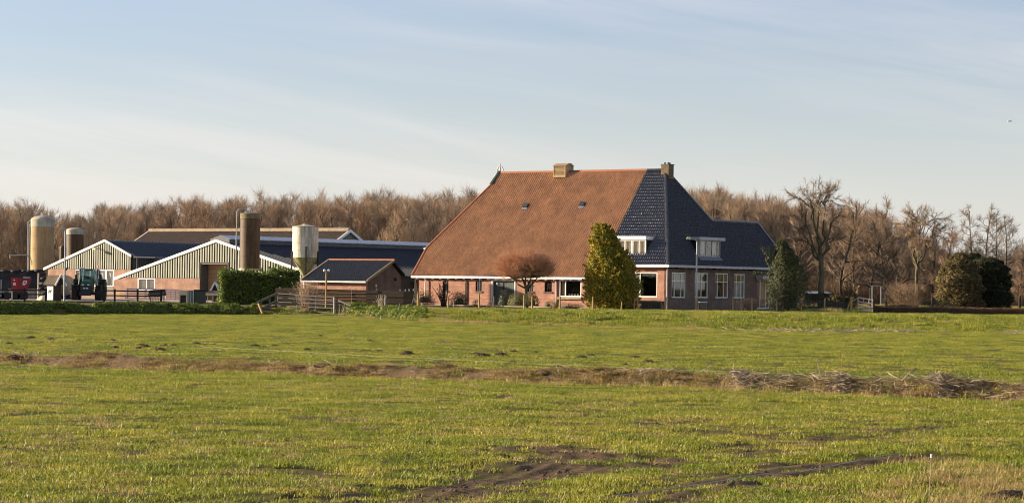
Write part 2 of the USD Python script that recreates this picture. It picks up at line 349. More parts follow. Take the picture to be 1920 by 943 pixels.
look('blade', (0.165, 0.20, 0.014), (0.35, 0.305, 0.044), 0.55, 0.5, 0.3, trans=0.35, world=True, lo=0.38, hi=0.66, detail=8.0, isl=(0.12, 2.0, 32.0))
look('blade_green', (0.125, 0.165, 0.014), (0.22, 0.225, 0.024), 0.8, 0.5, 0.3, trans=0.35, world=True, isl=(0.12, 2.0, 32.0))
look('blade_dry', (0.46, 0.33, 0.13), (0.29, 0.215, 0.075), 1.5, 0.55, 0.3, trans=0.3, world=True, isl=(0.4, 1.55, 38.0))
look('reed', (0.46, 0.37, 0.25), (0.20, 0.14, 0.08), 5.0, 0.6, 0.3, world=True)
look('reed_dark', (0.14, 0.10, 0.06), (0.24, 0.18, 0.11), 5.0, 0.8, 0.2, world=True)
look('wire', '#a8a290', '#8f8a7a', 3.0, 0.5)
look('cable_grey', '#8f8c84', '#77746d', 3.0, 0.6)
look('gate_grey', '#6f6e69', '#5b5a56', 4.0, 0.6, 0.3)
look('wire_dark', '#6d665c', '#5c564d', 3.0, 0.6)
look('cream', '#d2c09c', '#bfae8c', 2.0, 0.6, 0.3)
look('cow_black', '#1d1c1b', None, 2.0, 0.6)
look('tank_beige', '#c9b28a', '#b59e78', 1.5, 0.5, 0.4, dirt=('#7d6c4c', 0.4))
pane_look('pane')
pane_look('cab_glass', (0.55, 0.68, 0.72))

# ---------------------------------------------------------------- frames: local axes of buildings
class Frame:
    def __init__(s, ox, oy, rz, oz=0.0):
        s.o, s.rz = np.array([ox, oy, oz]), rz
        c, n = math.cos(rz), math.sin(rz)
        s.R = np.array([[c, n, 0], [-n, c, 0], [0, 0, 1]])
    def loc(s, w): return s.R @ (np.asarray(w, float) - s.o)
    def world(s, l): return s.R.T @ np.asarray(l, float) + s.o
    def hit(s, px, py, n, d):
        """Local point where the sight line through a pixel meets the local plane n.p = d."""
        n = np.asarray(n, float)
        a, b = s.loc(P(px, py, 1.0)), s.loc(P(px, py, 2.0))
        k = (d - n @ a) / (n @ (b - a))
        return a + k * (b - a)
    def y(s, px, py, y0): return s.hit(px, py, (0, 1, 0), y0)
    def x(s, px, py, x0): return s.hit(px, py, (1, 0, 0), x0)

# ---------------------------------------------------------------- terrain
def seg_dist(X, Y, pts):
    d = np.full(X.shape, 1e9)
    for (ax, ay), (bx_, by) in zip(pts[:-1], pts[1:]):
        vx, vy = bx_ - ax, by - ay
        t = np.clip(((X - ax) * vx + (Y - ay) * vy) / (vx * vx + vy * vy + 1e-9), 0, 1)
        d = np.minimum(d, np.hypot(X - ax - t * vx, Y - ay - t * vy))
    return d
TRACKS = []
for pts, w, k in (([(560, 960), (800, 926), (950, 902), (1040, 880), (1092, 862), (1090, 850), (1040, 842)], 1.0, 1.0), ([(700, 943), (900, 918), (1000, 896), (1090, 868)], 0.7, 0.95),
                  ([(1080, 960), (1230, 925), (1340, 905), (1440, 888), (1560, 872), (1700, 860)], 0.75, 0.95),
                  ([(1090, 862), (1200, 868), (1330, 850), (1480, 835), (1640, 806), (1800, 795)], 0.85, 0.8),
                  ([(430, 884), (560, 886), (700, 892), (850, 890), (960, 880)], 0.5, 0.7), ([(150, 745), (430, 760), (640, 792), (900, 800)], 0.3, 0.32),
                  ([(900, 738), (1100, 770), (1300, 812), (1400, 818)], 0.6, 0.65), ([(0, 838), (120, 850), (260, 852)], 0.5, 0.6),
                  ([(1280, 790), (1420, 822), (1560, 838)], 0.5, 0.65), ([(1560, 790), (1700, 800), (1760, 796)], 0.45, 0.7)):
    g = [ground(*p)[:2] if p[1] < 944 else P(p[0], p[1], 10530 / (p[1] - HZ - ROLL * (p[0] - 960)))[:2] for p in pts]
    TRACKS.append((g, w, k))
def soil_amount(X, Y):
    q = np.stack([X, Y, 0 * X], -1)
    n1, n2 = fbm(q * 1.7, 3, 21), fbm(q * 0.22, 3, 23)
    so = np.zeros(X.shape)
    near = Y < 60
    for g, w, k in TRACKS:
        d = np.where(near, seg_dist(X, Y, g), 9.0)
        so = np.maximum(so, k * np.clip(1.15 - d / w + (n1 - 0.5) * 2.0, 0, 1))
    e = ditch_e(X, Y) + (fbm(q * 0.45, 3, 5) - 0.5) * 1.2
    so = np.maximum(so, np.clip(1.35 - np.abs(e - 1.75) / 0.95 + (n1 - 0.5) * 1.4, 0, 1))
    so = np.maximum(so, np.clip((n1 - 0.62) * 7, 0, 0.8) * (Y < 170) * np.clip((n2 - 0.36) * 5, 0.1, 1))
    return so
_terrain0 = terrain
def terrain(X, Y):
    """The terrain with the wheel ruts of the near meadow pressed into it."""
    X, Y = np.broadcast_arrays(np.asarray(X, float), np.asarray(Y, float))
    z = _terrain0(X, Y)
    m = (Y > 20) & (Y < 56) & (np.abs(X) < 14)
    if m.any():
        x, y = X[m], Y[m]; dz = np.zeros(x.shape)
        for g, w, k in TRACKS:
            d = seg_dist(x, y, g); dz = np.minimum(dz, -0.035 * k * (.5 + .5 * np.cos(d * 13.0)) * (d < w))
        z = np.array(z); z[m] += dz
    return z
_Y = [-60.0, -20.0, 5.0, 14.0, 20.0]
while _Y[-1] < 3500:
    y = _Y[-1]
    _Y.append(y + (0.13 * (y / 25) ** 1.15 if y < 62 else 0.36 if y < 205 else 0.36 + (y - 205) * 0.06))
_Y = np.array(_Y)
_s = np.concatenate([-np.geomspace(3.0, 0.30, 16), np.linspace(-0.27, 0.27, 400), np.geomspace(0.30, 3.0, 16)])
GX = _s[None] * np.maximum(_Y, 24.0)[:, None]; GY = np.repeat(_Y[:, None], len(_s), 1)
GS = soil_amount(GX, GY)
GZ = terrain(GX, GY)
nr, nc = GX.shape
_e = ditch_e(GX, GY) + (fbm(np.stack([GX, GY, 0 * GX], -1) * 0.45, 3, 5) - 0.5) * 1.2
GW = np.clip(1.5 - np.abs(_e - 1.75) / 0.8, 0, 1) * np.clip((fbm(np.stack([GX, GY, 0 * GX], -1) * 0.8, 3, 41) - 0.28) * 6, 0.72, 1) * np.clip(1.25 - (GX - 2) / 8, 0.35, 1)
idx = np.arange(nr * nc).reshape(nr, nc)
gf = np.concatenate([np.stack([idx[:-1, :-1], idx[:-1, 1:], idx[1:, 1:]], -1).reshape(-1, 3), np.stack([idx[:-1, :-1], idx[1:, 1:], idx[1:, :-1]], -1).reshape(-1, 3)])
LOOK['meadow'] = usdkit.material(stage, '/World/Looks/meadow_look', {
    'g': ('geometry', {}), 'a': ('attribute', dict(attribute='soil')),
    'n1': ('noise_texture', dict(scale=0.35, detail=8.0, roughness=0.7)), 'r1': ('rgb_ramp', dict(ramp=[(0.36, (0.050, 0.052, 0.008)), (0.52, (0.085, 0.078, 0.014)), (0.68, (0.15, 0.115, 0.032))])),
    'n2': ('noise_texture', dict(scale=11.0, detail=10.0, roughness=0.75)), 'r2': ('rgb_ramp', dict(ramp=[(0.36, (0.062, 0.037, 0.018)), (0.62, (0.15, 0.095, 0.05))])),
    'mp': ('math', dict(math_type='multiply_add', value2=0.5, value3=-0.25)), 'ad': ('math', dict(math_type='add', use_clamp=True)),
    'aw': ('attribute', dict(attribute='straw')), 'r3': ('rgb_ramp', dict(ramp=[(0.34, (0.085, 0.054, 0.024)), (0.64, (0.26, 0.172, 0.08))])), 'mw': ('mix', dict(mix_type='mix')),
    'mx': ('mix', dict(mix_type='mix')), 'b': ('bump', dict(strength=1.0, distance=0.07)), 'p': ('principled_bsdf', dict(roughness=0.9, specular_ior_level=0.15))},
    [('g.position', 'n1.vector'), ('g.position', 'n2.vector'), ('n1.fac', 'r1.fac'), ('n2.fac', 'r2.fac'), ('n2.fac', 'mp.value1'), ('a.fac', 'ad.value1'), ('mp.value', 'ad.value2'), ('ad.value', 'mx.fac'),
     ('r1.color', 'mx.color1'), ('r2.color', 'mx.color2'), ('mx.color', 'mw.color1'), ('n2.fac', 'r3.fac'), ('r3.color', 'mw.color2'), ('aw.fac', 'mw.fac'), ('mw.color', 'p.base_color'), ('n2.fac', 'b.height'), ('b.normal', 'p.normal')], surface='p.BSDF')
gp = usdkit.mesh(stage, numbered('/World', 'ground'), (np.stack([GX, GY, GZ], -1).reshape(-1, 3), gf), LOOK['meadow'], True)
UsdGeom.PrimvarsAPI(gp).CreatePrimvar('soil', Sdf.ValueTypeNames.FloatArray, 'vertex').Set(Vt.FloatArray.FromNumpy(GS.ravel().astype(np.float32)))
UsdGeom.PrimvarsAPI(gp).CreatePrimvar('straw', Sdf.ValueTypeNames.FloatArray, 'vertex').Set(Vt.FloatArray.FromNumpy(GW.ravel().astype(np.float32)))
tag(gp.GetPrim(), 'flat green meadow with muddy wheel tracks and a ditch across it', None, None, 'structure')
def strip(name, line, w, mat, label, lift=0.02, n=60):
    """A track w wide draped on the terrain along a line of ground points."""
    line = np.asarray(line, float)
    t = np.linspace(0, len(line) - 1, n)
    c = np.stack([np.interp(t, np.arange(len(line)), line[:, k]) for k in (0, 1)], 1)
    d = np.gradient(c, axis=0); d /= np.linalg.norm(d, axis=1, keepdims=True)
    nrm = np.stack([-d[:, 1], d[:, 0]], 1)
    rows = [c + nrm * w * k for k in np.linspace(-0.5, 0.5, 7)]
    g = np.stack(rows, 1)
    z = terrain(g[..., 0], g[..., 1]) + lift
    v = np.concatenate([g, z[..., None]], -1).reshape(-1, 3)
    i = np.arange(n * 7).reshape(n, 7)
    f = np.concatenate([np.stack([i[:-1, :-1], i[:-1, 1:], i[1:, 1:]], -1).reshape(-1, 3), np.stack([i[:-1, :-1], i[1:, 1:], i[1:, :-1]], -1).reshape(-1, 3)])
    single(name, (v, f), mat, label, 'road', True, kind='structure')
strip('farm_road', [stand(p, y)[:2] for p, y in ((-260, 167), (0, 171), (200, 179), (480, 187), (640, 193), (790, 186), (930, 182), (1010, 180))], 3.4, 'track', 'narrow pale farm road along the top of the bank')
strip('dirt_path', [stand(p, y)[:2] for p, y in ((780, 181), (850, 174), (920, 168), (985, 163))], 1.2, 'track', 'worn dirt path slanting down the grassy bank', 0.03)
strip('gateway_path', [stand(p, y)[:2] for p, y in ((460, 175.5), (560, 176), (660, 170))], 2.0, 'track', 'bare trodden strip of soil in front of the field gate', 0.025)
_yd = [P(p, 500, y)[:2] for p, y in ((-300, 196), (100, 197), (380, 199), (430, 199), (430, 262), (-300, 262))]
_yv, _yf = T(trimesh.creation.extrude_polygon(Polygon(_yd), 0.05, engine='earcut'))
single('farmyard', (_yv + [0, 0, 0.02], _yf), 'yard', 'pale concrete farmyard in front of the barns', 'yard', kind='structure')
_yd = [P(p, 500, y)[:2] for p, y in ((790, 214), (790, 208), (1090, 195.5), (1200, 192.5), (1240, 192.5), (1245, 201))]
_yv, _yf = T(trimesh.creation.extrude_polygon(Polygon(_yd), 0.05, engine='earcut'))
single('house_pavement', (_yv + [0, 0, 0.03], _yf), 'yard', 'brick path along the foot of the farmhouse wall', 'path', kind='structure')

# ---------------------------------------------------------------- farmhouse
HA = 0.6281
HF = Frame(12.361, 199.519, -HA)
TF, TE = 1.2023, 1.7365
ZG, ZR, YR, ZB = 3.57, 11.466, 6.267, 2.485
YB = -1.203
th, ph = math.atan(TF), math.atan(TE)
NF, NE = np.array([0, -math.sin(th), math.cos(th)]), np.array([math.sin(ph), 0, math.cos(ph)])
dF, dE = NF @ [0, -0.3, ZG], NE @ [0.3, 0, ZG]
house = thing('farmhouse', 'long brick farmhouse with a huge roof half red and half black tiles', 'farmhouse', HF.o, HF.rz)
def tiles(O, S, Tn, N, poly, w, r, amp, lip, prof, wild=0.006):
    """Overlapping pantiles over the polygon (s, t) of a roof plane."""
    O, S, Tn, N = (np.asarray(a, float) for a in (O, S, Tn, N))
    u, hgt = np.array([p[0] for p in prof]), np.array([p[1] for p in prof]) * amp
    x0, y0, x1, y1 = poly.bounds
    V, Fc, n = [], [], 0
    m = len(u)
    from shapely.geometry import LineString
    for i in range(int(math.floor(x0 / w)), int(math.ceil(x1 / w))):
        c = poly.intersection(LineString([((i + 0.5) * w, y0 - 1), ((i + 0.5) * w, y1 + 1)]))
        if c.is_empty or c.length < 0.02: continue
        t0, t1 = c.bounds[1], c.bounds[3]
        rows = np.arange(math.floor(t0 / r), math.ceil(t1 / r))
        for k in rows:
            a, b = max(t0, k * r), min(t1, (k + 1) * r + 0.03)
            if b - a < 0.02: continue
            jit = (((i * 7919 + k * 104729) % 97) / 97 - 0.5) * wild
            fr = (a - k * r) / r
            ha, hb = hgt + lip * (1 - fr) + jit, hgt + jit - .004
            s = (i + u) * w
            base = O + s[:, None] * S
            bv = min(0.065, (b - a) * .4)
            bot, top, low = base + (a + bv) * Tn + ha[:, None] * N, base + b * Tn + hb[:, None] * N, base + a * Tn + (ha - (0.055 if lip > .03 else 0.03 if lip > .01 else 0.008))[:, None] * N
            V.append(np.concatenate([bot, top, low]))
            j = np.arange(m - 1)
            Fc.append(np.concatenate([np.stack([j, j + 1, m + j + 1], 1), np.stack([j, m + j + 1, m + j], 1), np.stack([2 * m + j, 2 * m + j + 1, j + 1], 1), np.stack([2 * m + j, j + 1, j], 1)]) + n)
            n += 3 * m
    return np.vstack(V), np.vstack(Fc)
PROF = [(0, 0.0), (0.10, 0.5), (0.22, 0.92), (0.33, 1.0), (0.46, 0.8), (0.60, 0.32), (0.75, 0.05), (0.88, -0.06), (1.0, 0.0)]
tF = lambda y: (y - YB) / math.cos(th)
va, vb = HF.hit(801, 465, NF, dF), HF.hit(922, 347, NF, dF)
OF = np.array([0, YB, ZB]); SF, TFv = np.array([1.0, 0, 0]), np.array([0, math.cos(th), math.sin(th)])
XB, XL, XR = -6.03, -24.95, -21.25
red_poly = Polygon([(XL, 0), (va[0], tF(va[1])), (vb[0], tF(vb[1])), (XR, tF(YR)), (XB, tF(YR)), (XB, 0)])
red = part(house, 'red_roof', tiles(OF, SF, TFv, NF, red_poly, 0.215, 0.34, 0.095, 0.004, PROF, 0.0), 'red_tile', 40, 'orange red pantile roof over the barn part')
blk_poly = Polygon([(XB, tF(-0.3)), (XB, tF(YR)), (-4.25, tF(YR)), (0.3, tF(-0.3))])
black = part(house, 'black_roof', tiles(OF, SF, TFv, NF, blk_poly, 0.215, 0.34, 0.085, 0.050, PROF), 'black_tile', 40, 'glossy black pantile roof over the dwelling')
tE = lambda z: (z - ZG) / math.sin(ph)
end_poly = Polygon([(-0.3, 0), (YR, tE(ZR)), (9.73, tE(7.31)), (17.29, tE(7.31)), (19.6, 0)])
endr = part(house, 'end_roof', tiles([0.3, 0, ZG], [0, 1.0, 0], [-math.cos(ph), 0, math.sin(ph)], NE, end_poly, 0.215, 0.32, 0.05, 0.03, PROF), 'blue_tile', 40, 'shaded blue black tile roof on the end of the house')
def fan(pts):
    return np.asarray(pts, float), np.array([[0, i, i + 1] for i in range(1, len(pts) - 1)])
dn = 0.05
fp = lambda x, y: np.array([x, y, ZG + (y + 0.3) * TF]) - NF * dn
WX = -1.855
under = J(fan([fp(XL, YB), fp(XB, YB), fp(XB, YR), fp(XR, YR), fp(vb[0], vb[1]), fp(va[0], va[1])]), fan([fp(XB, -0.3), fp(0.3, -0.3), fp(-4.25, YR), fp(XB, YR)]),
          fan([np.array(p) - NE * dn for p in ((0.3, -0.3, ZG), (0.3, 19.6, ZG), (WX, 17.29, 7.31), (WX, 9.73, 7.31), (-4.25, YR, ZR))]),
          fan([(XR, YR, ZR - .05), (-4.25, YR, ZR - .05), (0.3, 12.83, ZG), (va[0], 12.83, ZG)]),
          fan([(XR, YR, ZR - .05), (vb[0], vb[1], vb[2] - .05), (va[0], va[1], va[2] - .05), (va[0], 12.83, ZG)]),
          fan([(WX, 9.73, 7.26), (WX, 17.29, 7.26), (-4.01, 19.6, ZG), (-4.01, 9.7, ZG)]), fan([(WX, 17.29, 7.26), (0.3, 19.6, ZG), (-4.01, 19.6, ZG)]))
part(house, 'roof_boarding', under, 'black_wood')
def caps(a, b, r, L, flat=0.8):
    a, b = np.asarray(a, float), np.asarray(b, float)
    n = max(1, int(np.linalg.norm(b - a) / L)); d = (b - a) / n
    return J(*[cyl(a + d * k, a + d * (k + 1.06), r, r * 0.86, 8) for k in range(n)])
def segs(parent, name, pts, r, L, mat, label):
    part(parent, name, J(*[caps(a, b, r, L) for a, b in zip(pts[:-1], pts[1:])]), mat, 40, label, 'stuff')
segs(house, 'ridge_tiles', [(XR, YR, ZR + .03), (XB, YR, ZR + .03)], 0.13, 0.30, 'ridge_red', 'row of red ridge tiles')
segs(house, 'ridge_tiles', [(XB, YR, ZR + .03), (-4.25, YR, ZR + .03)], 0.13, 0.30, 'black_tile', 'row of black ridge tiles')
segs(house, 'hip_tiles', [(0.3, -0.3, ZG + .08), (-4.25, YR, ZR + .05)], 0.14, 0.32, 'black_tile', 'black hip tiles above the front corner')
segs(house, 'hip_tiles', [(-4.25, YR, ZR + .05), (WX, 9.73, 7.36)], 0.14, 0.32, 'black_tile', None)
segs(house, 'hip_tiles', [(WX, 9.73, 7.36), (WX, 17.29, 7.36), (0.3, 19.6, ZG + .05)], 0.14, 0.32, 'black_tile', None)
segs(house, 'verge_tiles', [tuple(fp(XL + .02, YB) + NF * .12), tuple(va + NF * .06), tuple(vb + NF * .06)], 0.11, 0.30, 'ridge_red', 'red tiles along the left edge of the roof')
segs(house, 'owl_board', [tuple(vb + NF * .05), (XR - .1, YR, ZR + .08)], 0.2, 0.9, 'dark_green', 'dark boarded gablet at the left end of the ridge')
# walls with openings
BY = -0.95
def by_rect(x0, y0, x1, y1, wall, v):
    """Pixel rectangle on a wall -> (s0, s1, z0, z1)."""
    f = HF.y if wall == 'y' else HF.x
    k = 0 if wall == 'y' else 1
    a, b = f(x0, y1, v), f(x1, y0, v)
    return a[k], b[k], a[2], b[2]
barn_wins = [by_rect(*r, 'y', BY) for r in ((830, 525.7, 841, 545.7), (891.5, 525.9, 903.7, 546.2), (989, 526.6, 1000, 547), (1021, 526.8, 1034.8, 547.4))]
barn_door = by_rect(921.5, 524.4, 966.5, 572.5, 'y', BY)
big_win = by_rect(1048, 524.6, 1090, 556, 'y', BY)
front_win = by_rect(1183, 511, 1232.4, 556.5, 'y', 0.0)
end_wins = [by_rect(*r, 'x', 0.0) for r in ((1259.3, 511, 1286, 558), (1302.6, 511.8, 1328, 558.2), (1341, 512.6, 1366, 558.7), (1376, 514, 1397, 558.8))]
porch = by_rect(1419, 524, 1444, 579, 'x', 0.0)
hole = lambda r: sbox(r[0], r[2], r[1], r[3])
def arched(r):
    x = np.linspace(r[0], r[1], 9); m = (r[0] + r[1]) / 2; h = (r[1] - r[0]) / 2
    return Polygon([(r[0], r[2]), (r[1], r[2])] + [(a, r[3] - 0.10 + 0.10 * (1 - ((a - m) / h) ** 2)) for a in x[::-1]])
w1 = sbox(-24.55, -0.3, -6.1, 2.62)
for r in barn_wins: w1 = w1.difference(arched(r))
for r in (barn_door, big_win): w1 = w1.difference(hole(r))
part(house, 'wall', plate(w1, 'y', BY, 0.24), 'brick', label='sunlit red brick wall of the barn part')
w2 = sbox(-6.1, -0.3, 0, 3.52).difference(hole(front_win))
part(house, 'wall', plate(w2, 'y', 0.0, 0.24), 'brick', label='sunlit brick wall of the dwelling')
w3 = sbox(0.0, -0.3, 19.2, 3.52)
for r in end_wins + [porch]: w3 = w3.difference(hole(r))
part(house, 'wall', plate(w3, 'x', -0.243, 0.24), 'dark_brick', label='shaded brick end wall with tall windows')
part(house, 'wall', J(bx(-24.55, -24.3, BY + .25, 12.5, -0.3, 2.9), bx(-24.3, -4.0, 12.25, 12.5, -0.3, 3.5), bx(-6.1, -5.85, BY + .25, 0.0, -0.3, 2.7), bx(-3.9, -0.26, 18.95, 19.19, -0.3, 3.5), bx(-3.95, -3.7, 12.5, 18.9, -0.3, 3.5)), 'brick')
part(house, 'inner_wall', J(bx(-24.2, -0.5, 4.6, 4.7, 0.05, 3.0), bx(-3.2, -3.1, 4.8, 18.8, 0.05, 3.3)), 'interior')
def placed(m, wall, v):
    p, f = m
    return (np.stack([p[:, 0], v + p[:, 1], p[:, 2]], 1), f) if wall == 'y' else (np.stack([v - p[:, 1], p[:, 0], p[:, 2]], 1), f[:, ::-1])
def window(parent, r, wall, v, vs=(), hs=(), fw=0.07, mat='white_paint', back=None, name='window', depth=0.09, label=None, pmat='pane', vh=None):
    """A framed window in an opening: bars at the fractions vs and hs, one pane per field; back = [(s0, s1, z0, z1 fractions, look)] blinds and curtains behind."""
    s0, s1, z0, z1 = r
    mk = lambda m: placed(m, wall, v)
    fr = [bx(s0, s0 + fw, depth - .05, depth + .05, z0, z1), bx(s1 - fw, s1, depth - .05, depth + .05, z0, z1), bx(s0 + fw, s1 - fw, depth - .047, depth + .047, z0, z0 + fw), bx(s0 + fw, s1 - fw, depth - .047, depth + .047, z1 - fw, z1)]
    S, Z = [s0 + (s1 - s0) * k for k in vs], [z0 + (z1 - z0) * k for k in hs]
    bw = fw * 0.75
    fr += [bx(a - bw / 2, a + bw / 2, depth - .04, depth + .04, z0 + fw, z1 - fw) for a in S] + [bx(s0 + fw, s1 - fw, depth - .036, depth + .036, a - bw / 2, a + bw / 2) for a in Z]
    p = part(parent, name, mk(J(*fr)), mat, label=label)
    xs, zs = [s0 + fw / 2] + S + [s1 - fw / 2], [z0 + fw / 2] + Z + [z1 - fw / 2]
    for a, b in zip(xs[:-1], xs[1:]):
        for c, d in zip(zs[:-1], zs[1:]):
            part(p, 'pane', mk(bx(a, b, depth - .004, depth + .004, c, d)), pmat)
    for a, b, c, d, m in back or ():
        part(p, 'curtain' if 'curtain' in m else 'blind', mk(bx(s0 + (s1 - s0) * a, s0 + (s1 - s0) * b, depth + .10, depth + .115, z0 + (z1 - z0) * c, z0 + (z1 - z0) * d)), m)
    return p
for k, r in enumerate(barn_wins):
    window(house, (r[0], r[1], r[2], r[3] - 0.0), 'y', BY, (0.33, 0.67), (0.35, 0.68), 0.03, 'black_wood', [(0.02, 0.98, 0.02, 0.9, 'curtain')] if k < 2 else [(0.3, 0.45, 0.3, 0.8, 'curtain')], 'stable_window', 0.12)
    part(house, 'window_sill', placed(bx(r[0] - .08, r[1] + .08, -0.07, 0.1, r[2] - .09, r[2] + .012), 'y', BY), 'dark_brick')
window(house, big_win, 'y', BY, (0.28,), (), 0.09, 'white_paint', [(0.06, 0.24, 0.03, 0.97, 'tan_shade')], label='wide window in the barn wall', depth=0.07)
part(house, 'window_sill', placed(bx(big_win[0] - .1, big_win[1] + .08, -0.14, 0.1, big_win[2] - .22, big_win[2] - .01), 'y', BY), 'cap_tan')
rs = np.random.default_rng(4)
for k in range(5):
    a = big_win[0] + (big_win[1] - big_win[0]) * (0.40 + 0.13 * k)
    pot = part(house, 'plant_pot', lathe([(0.0, 0), (0.05, 0), (0.07, 0.12), (0.0, 0.12)], 8, (a, BY + 0.24, big_win[2] + .1)), 'white_paint')
    if k in (1, 3):
        n = 60; b = np.array([a, BY + 0.3, big_win[2] + .22]) + rs.normal(0, 1, (n, 3)) * [0.16, 0.1, 0.24] + [0, 0.12, .3]
        part(pot, 'house_plant', tubes(b, b + rs.normal(0, .07, (n, 3)), 0.012, 0.001, 3), 'leaf_shrub')
window(house, front_win, 'y', 0.0, (0.33,), (), 0.08, 'white_paint', [(0.0, 0.3, 0.0, 1, 'curtain_dark')], label='large window of the dwelling beside the clipped conifer')
end_back = [(0.05, 0.95, 0.67, 0.97, 'blind_tan')]
window(house, end_wins[0], 'x', 0.0, (0.22, 0.70), (0.655,), 0.075, 'white_paint', end_back + [(0.03, 0.2, 0.03, 0.64, 'curtain_dark')], 'tall_window')
window(house, end_wins[1], 'x', 0.0, (0.22, 0.52), (0.645,), 0.075, 'white_paint', end_back, 'tall_window')
window(house, end_wins[2], 'x', 0.0, (0.20, 0.68), (0.65,), 0.075, 'white_paint', end_back + [(0.03, 0.14, 0.03, 0.62, 'curtain'), (0.83, 0.97, 0.03, 0.62, 'curtain_dark')], 'tall_window')
window(house, end_wins[3], 'x', 0.0, (0.25, 0.68), (0.66,), 0.075, 'white_paint', end_back + [(0.03, 0.97, 0.03, 0.64, 'curtain')], 'tall_window')
for r in end_wins:
    part(house, 'window_sill', placed(bx(r[0] - .06, r[1] + .06, -0.06, 0.05, r[2] - .10, r[2] - .012), 'x', 0.0), 'black_tile')
part(house, 'porch_canopy', placed(bx(porch[0] - .2, porch[1] + .3, -0.7, -0.01, porch[3] + .02, porch[3] + .28), 'x', 0.0), 'grey_paint')
window(house, porch, 'x', 0.0, (0.30, 0.72), (), 0.09, 'white_paint', [(0.3, 0.72, 0.02, 0.97, 'curtain_dark')], 'front_door', 0.12, 'front door with glass side lights under a canopy')
# barn doors
s0, s1, z0, z1 = barn_door
fr = part(house, 'barn_door', J(bx(s0 - .03, s0 + .13, BY - .04, BY + .12, z0, z1), bx(s1 - .11, s1 + .03, BY - .04, BY + .12, z0, z1), bx(s0 + .13, s1 - .11, BY - .037, BY + .12, z1 - .13, z1 + .03)), 'grey_paint', label='dark double barn door in a pale frame')
mid = s0 + (s1 - s0) * 0.46
for a, b in ((s0 + .13, mid), (mid, s1 - .11)):
    n = 7
    lf = part(fr, 'door_leaf', J(*[bx(a + .01 + (b - a - .02) * k / n + .006, a + .01 + (b - a - .02) * (k + 1) / n - .006, BY + .10, BY + .15, z0 + .02, z1 - .14) for k in range(n)], bx(a + .02, b - .02, BY + .15, BY + .17, z0 + .02, z1 - .15)), 'door_green')
part(fr, 'door_post', bx(mid - .04, mid + .04, BY + .06, BY + .101, z0, z1 - .13), 'black_wood')
part(fr, 'door_lamp', xf(T(trimesh.creation.icosphere(1, 0.07)), (s0 + .55, BY + .06, z0 + 1.82)), 'headlamp')
# eaves, gutters, downpipes
part(house, 'gutter', bx(XL - .05, -6.0, YB - .12, YB + .02, ZB - .19, ZB - .01), 'white_paint', label='white gutter board of the barn part')
part(house, 'gutter', bx(-6.1, 0.44, -0.44, -0.30, ZG - .21, ZG - .01), 'white_paint', label='white gutter board of the dwelling')
part(house, 'gutter', bx(0.30, 0.443, -0.30, 19.7, ZG - .213, ZG - .012), 'grey_paint', label='white gutter board along the end wall')
part(house, 'soffit', J(bx(XL, -6.05, YB + .02, BY, ZB - .10, ZB - .06), bx(-6.1, 0.3, -0.3, 0.0, ZG - .16, ZG - .1), bx(0.0, 0.3, 0.0, 19.5, ZG - .163, ZG - .1)), 'black_wood')
for k in range(22):
    x = XL + .5 + k * 0.84
    part(house, 'gutter_bracket', hexa([(x - .03, YB - .02, ZB - .30), (x + .03, YB - .02, ZB - .30), (x + .03, BY, ZB - .30), (x - .03, BY, ZB - .30)], [(x - .03, YB - .10, ZB - .19), (x + .03, YB - .10, ZB - .19), (x + .03, BY, ZB - .19), (x - .03, BY, ZB - .19)]), 'white_paint')
for k in range(20):
    y = 0.3 + k * 0.95
    part(house, 'gutter_bracket', bx(0.02, 0.34, y - .03, y + .03, ZG - .30, ZG - .213), 'black_wood')
for px, m, r in ((779, 'wood_grey', 0.06), (873, 'wood_grey', 0.06), (1042, 'grey_paint', 0.05)):
    a = HF.y(px, 545, BY - .08)
    part(house, 'downpipe', cyl((a[0], BY - .08, 0), (a[0], BY - .08, ZB - .2), r, None, 10), m, 40)
a = HF.y(798.5, 525, BY - .1)
part(house, 'downpipe', J(cyl((a[0], BY - .16, 0.3), (a[0], BY - .16, 2.1), 0.05, None, 10), cyl((a[0], BY - .16, 2.08), (a[0], BY, 2.2), 0.05, None, 8)), 'white_paint', 40, 'short white flue pipe on the barn wall')
part(house, 'downpipe', cyl((0.10, -0.08, 0), (0.10, -0.08, ZG - .2), 0.05, None, 10), 'grey_paint', 40)
# side gutter end on the left hip
vv = va
part(house, 'side_gutter', bx(vv[0] - .35, vv[0] + .22, vv[1] - .05, vv[1] + .08, vv[2] - .12, vv[2] + .02), 'white_paint', label='short white gutter end on the left edge of the roof')
# iron letters above the big window (too worn to read)
for k, px in enumerate(np.linspace(1211.3, 1231.4, 10)):
    a, b = HF.y(px, 508.6, -0.02), HF.y(px, 505.2 + (k % 3 == 2) * 0.7, -0.02)
    part(house, 'wall_vent_slot', bx(a[0] - .035, a[0] + .028, -0.012, 0.02, a[2], b[2]), 'black_wood')
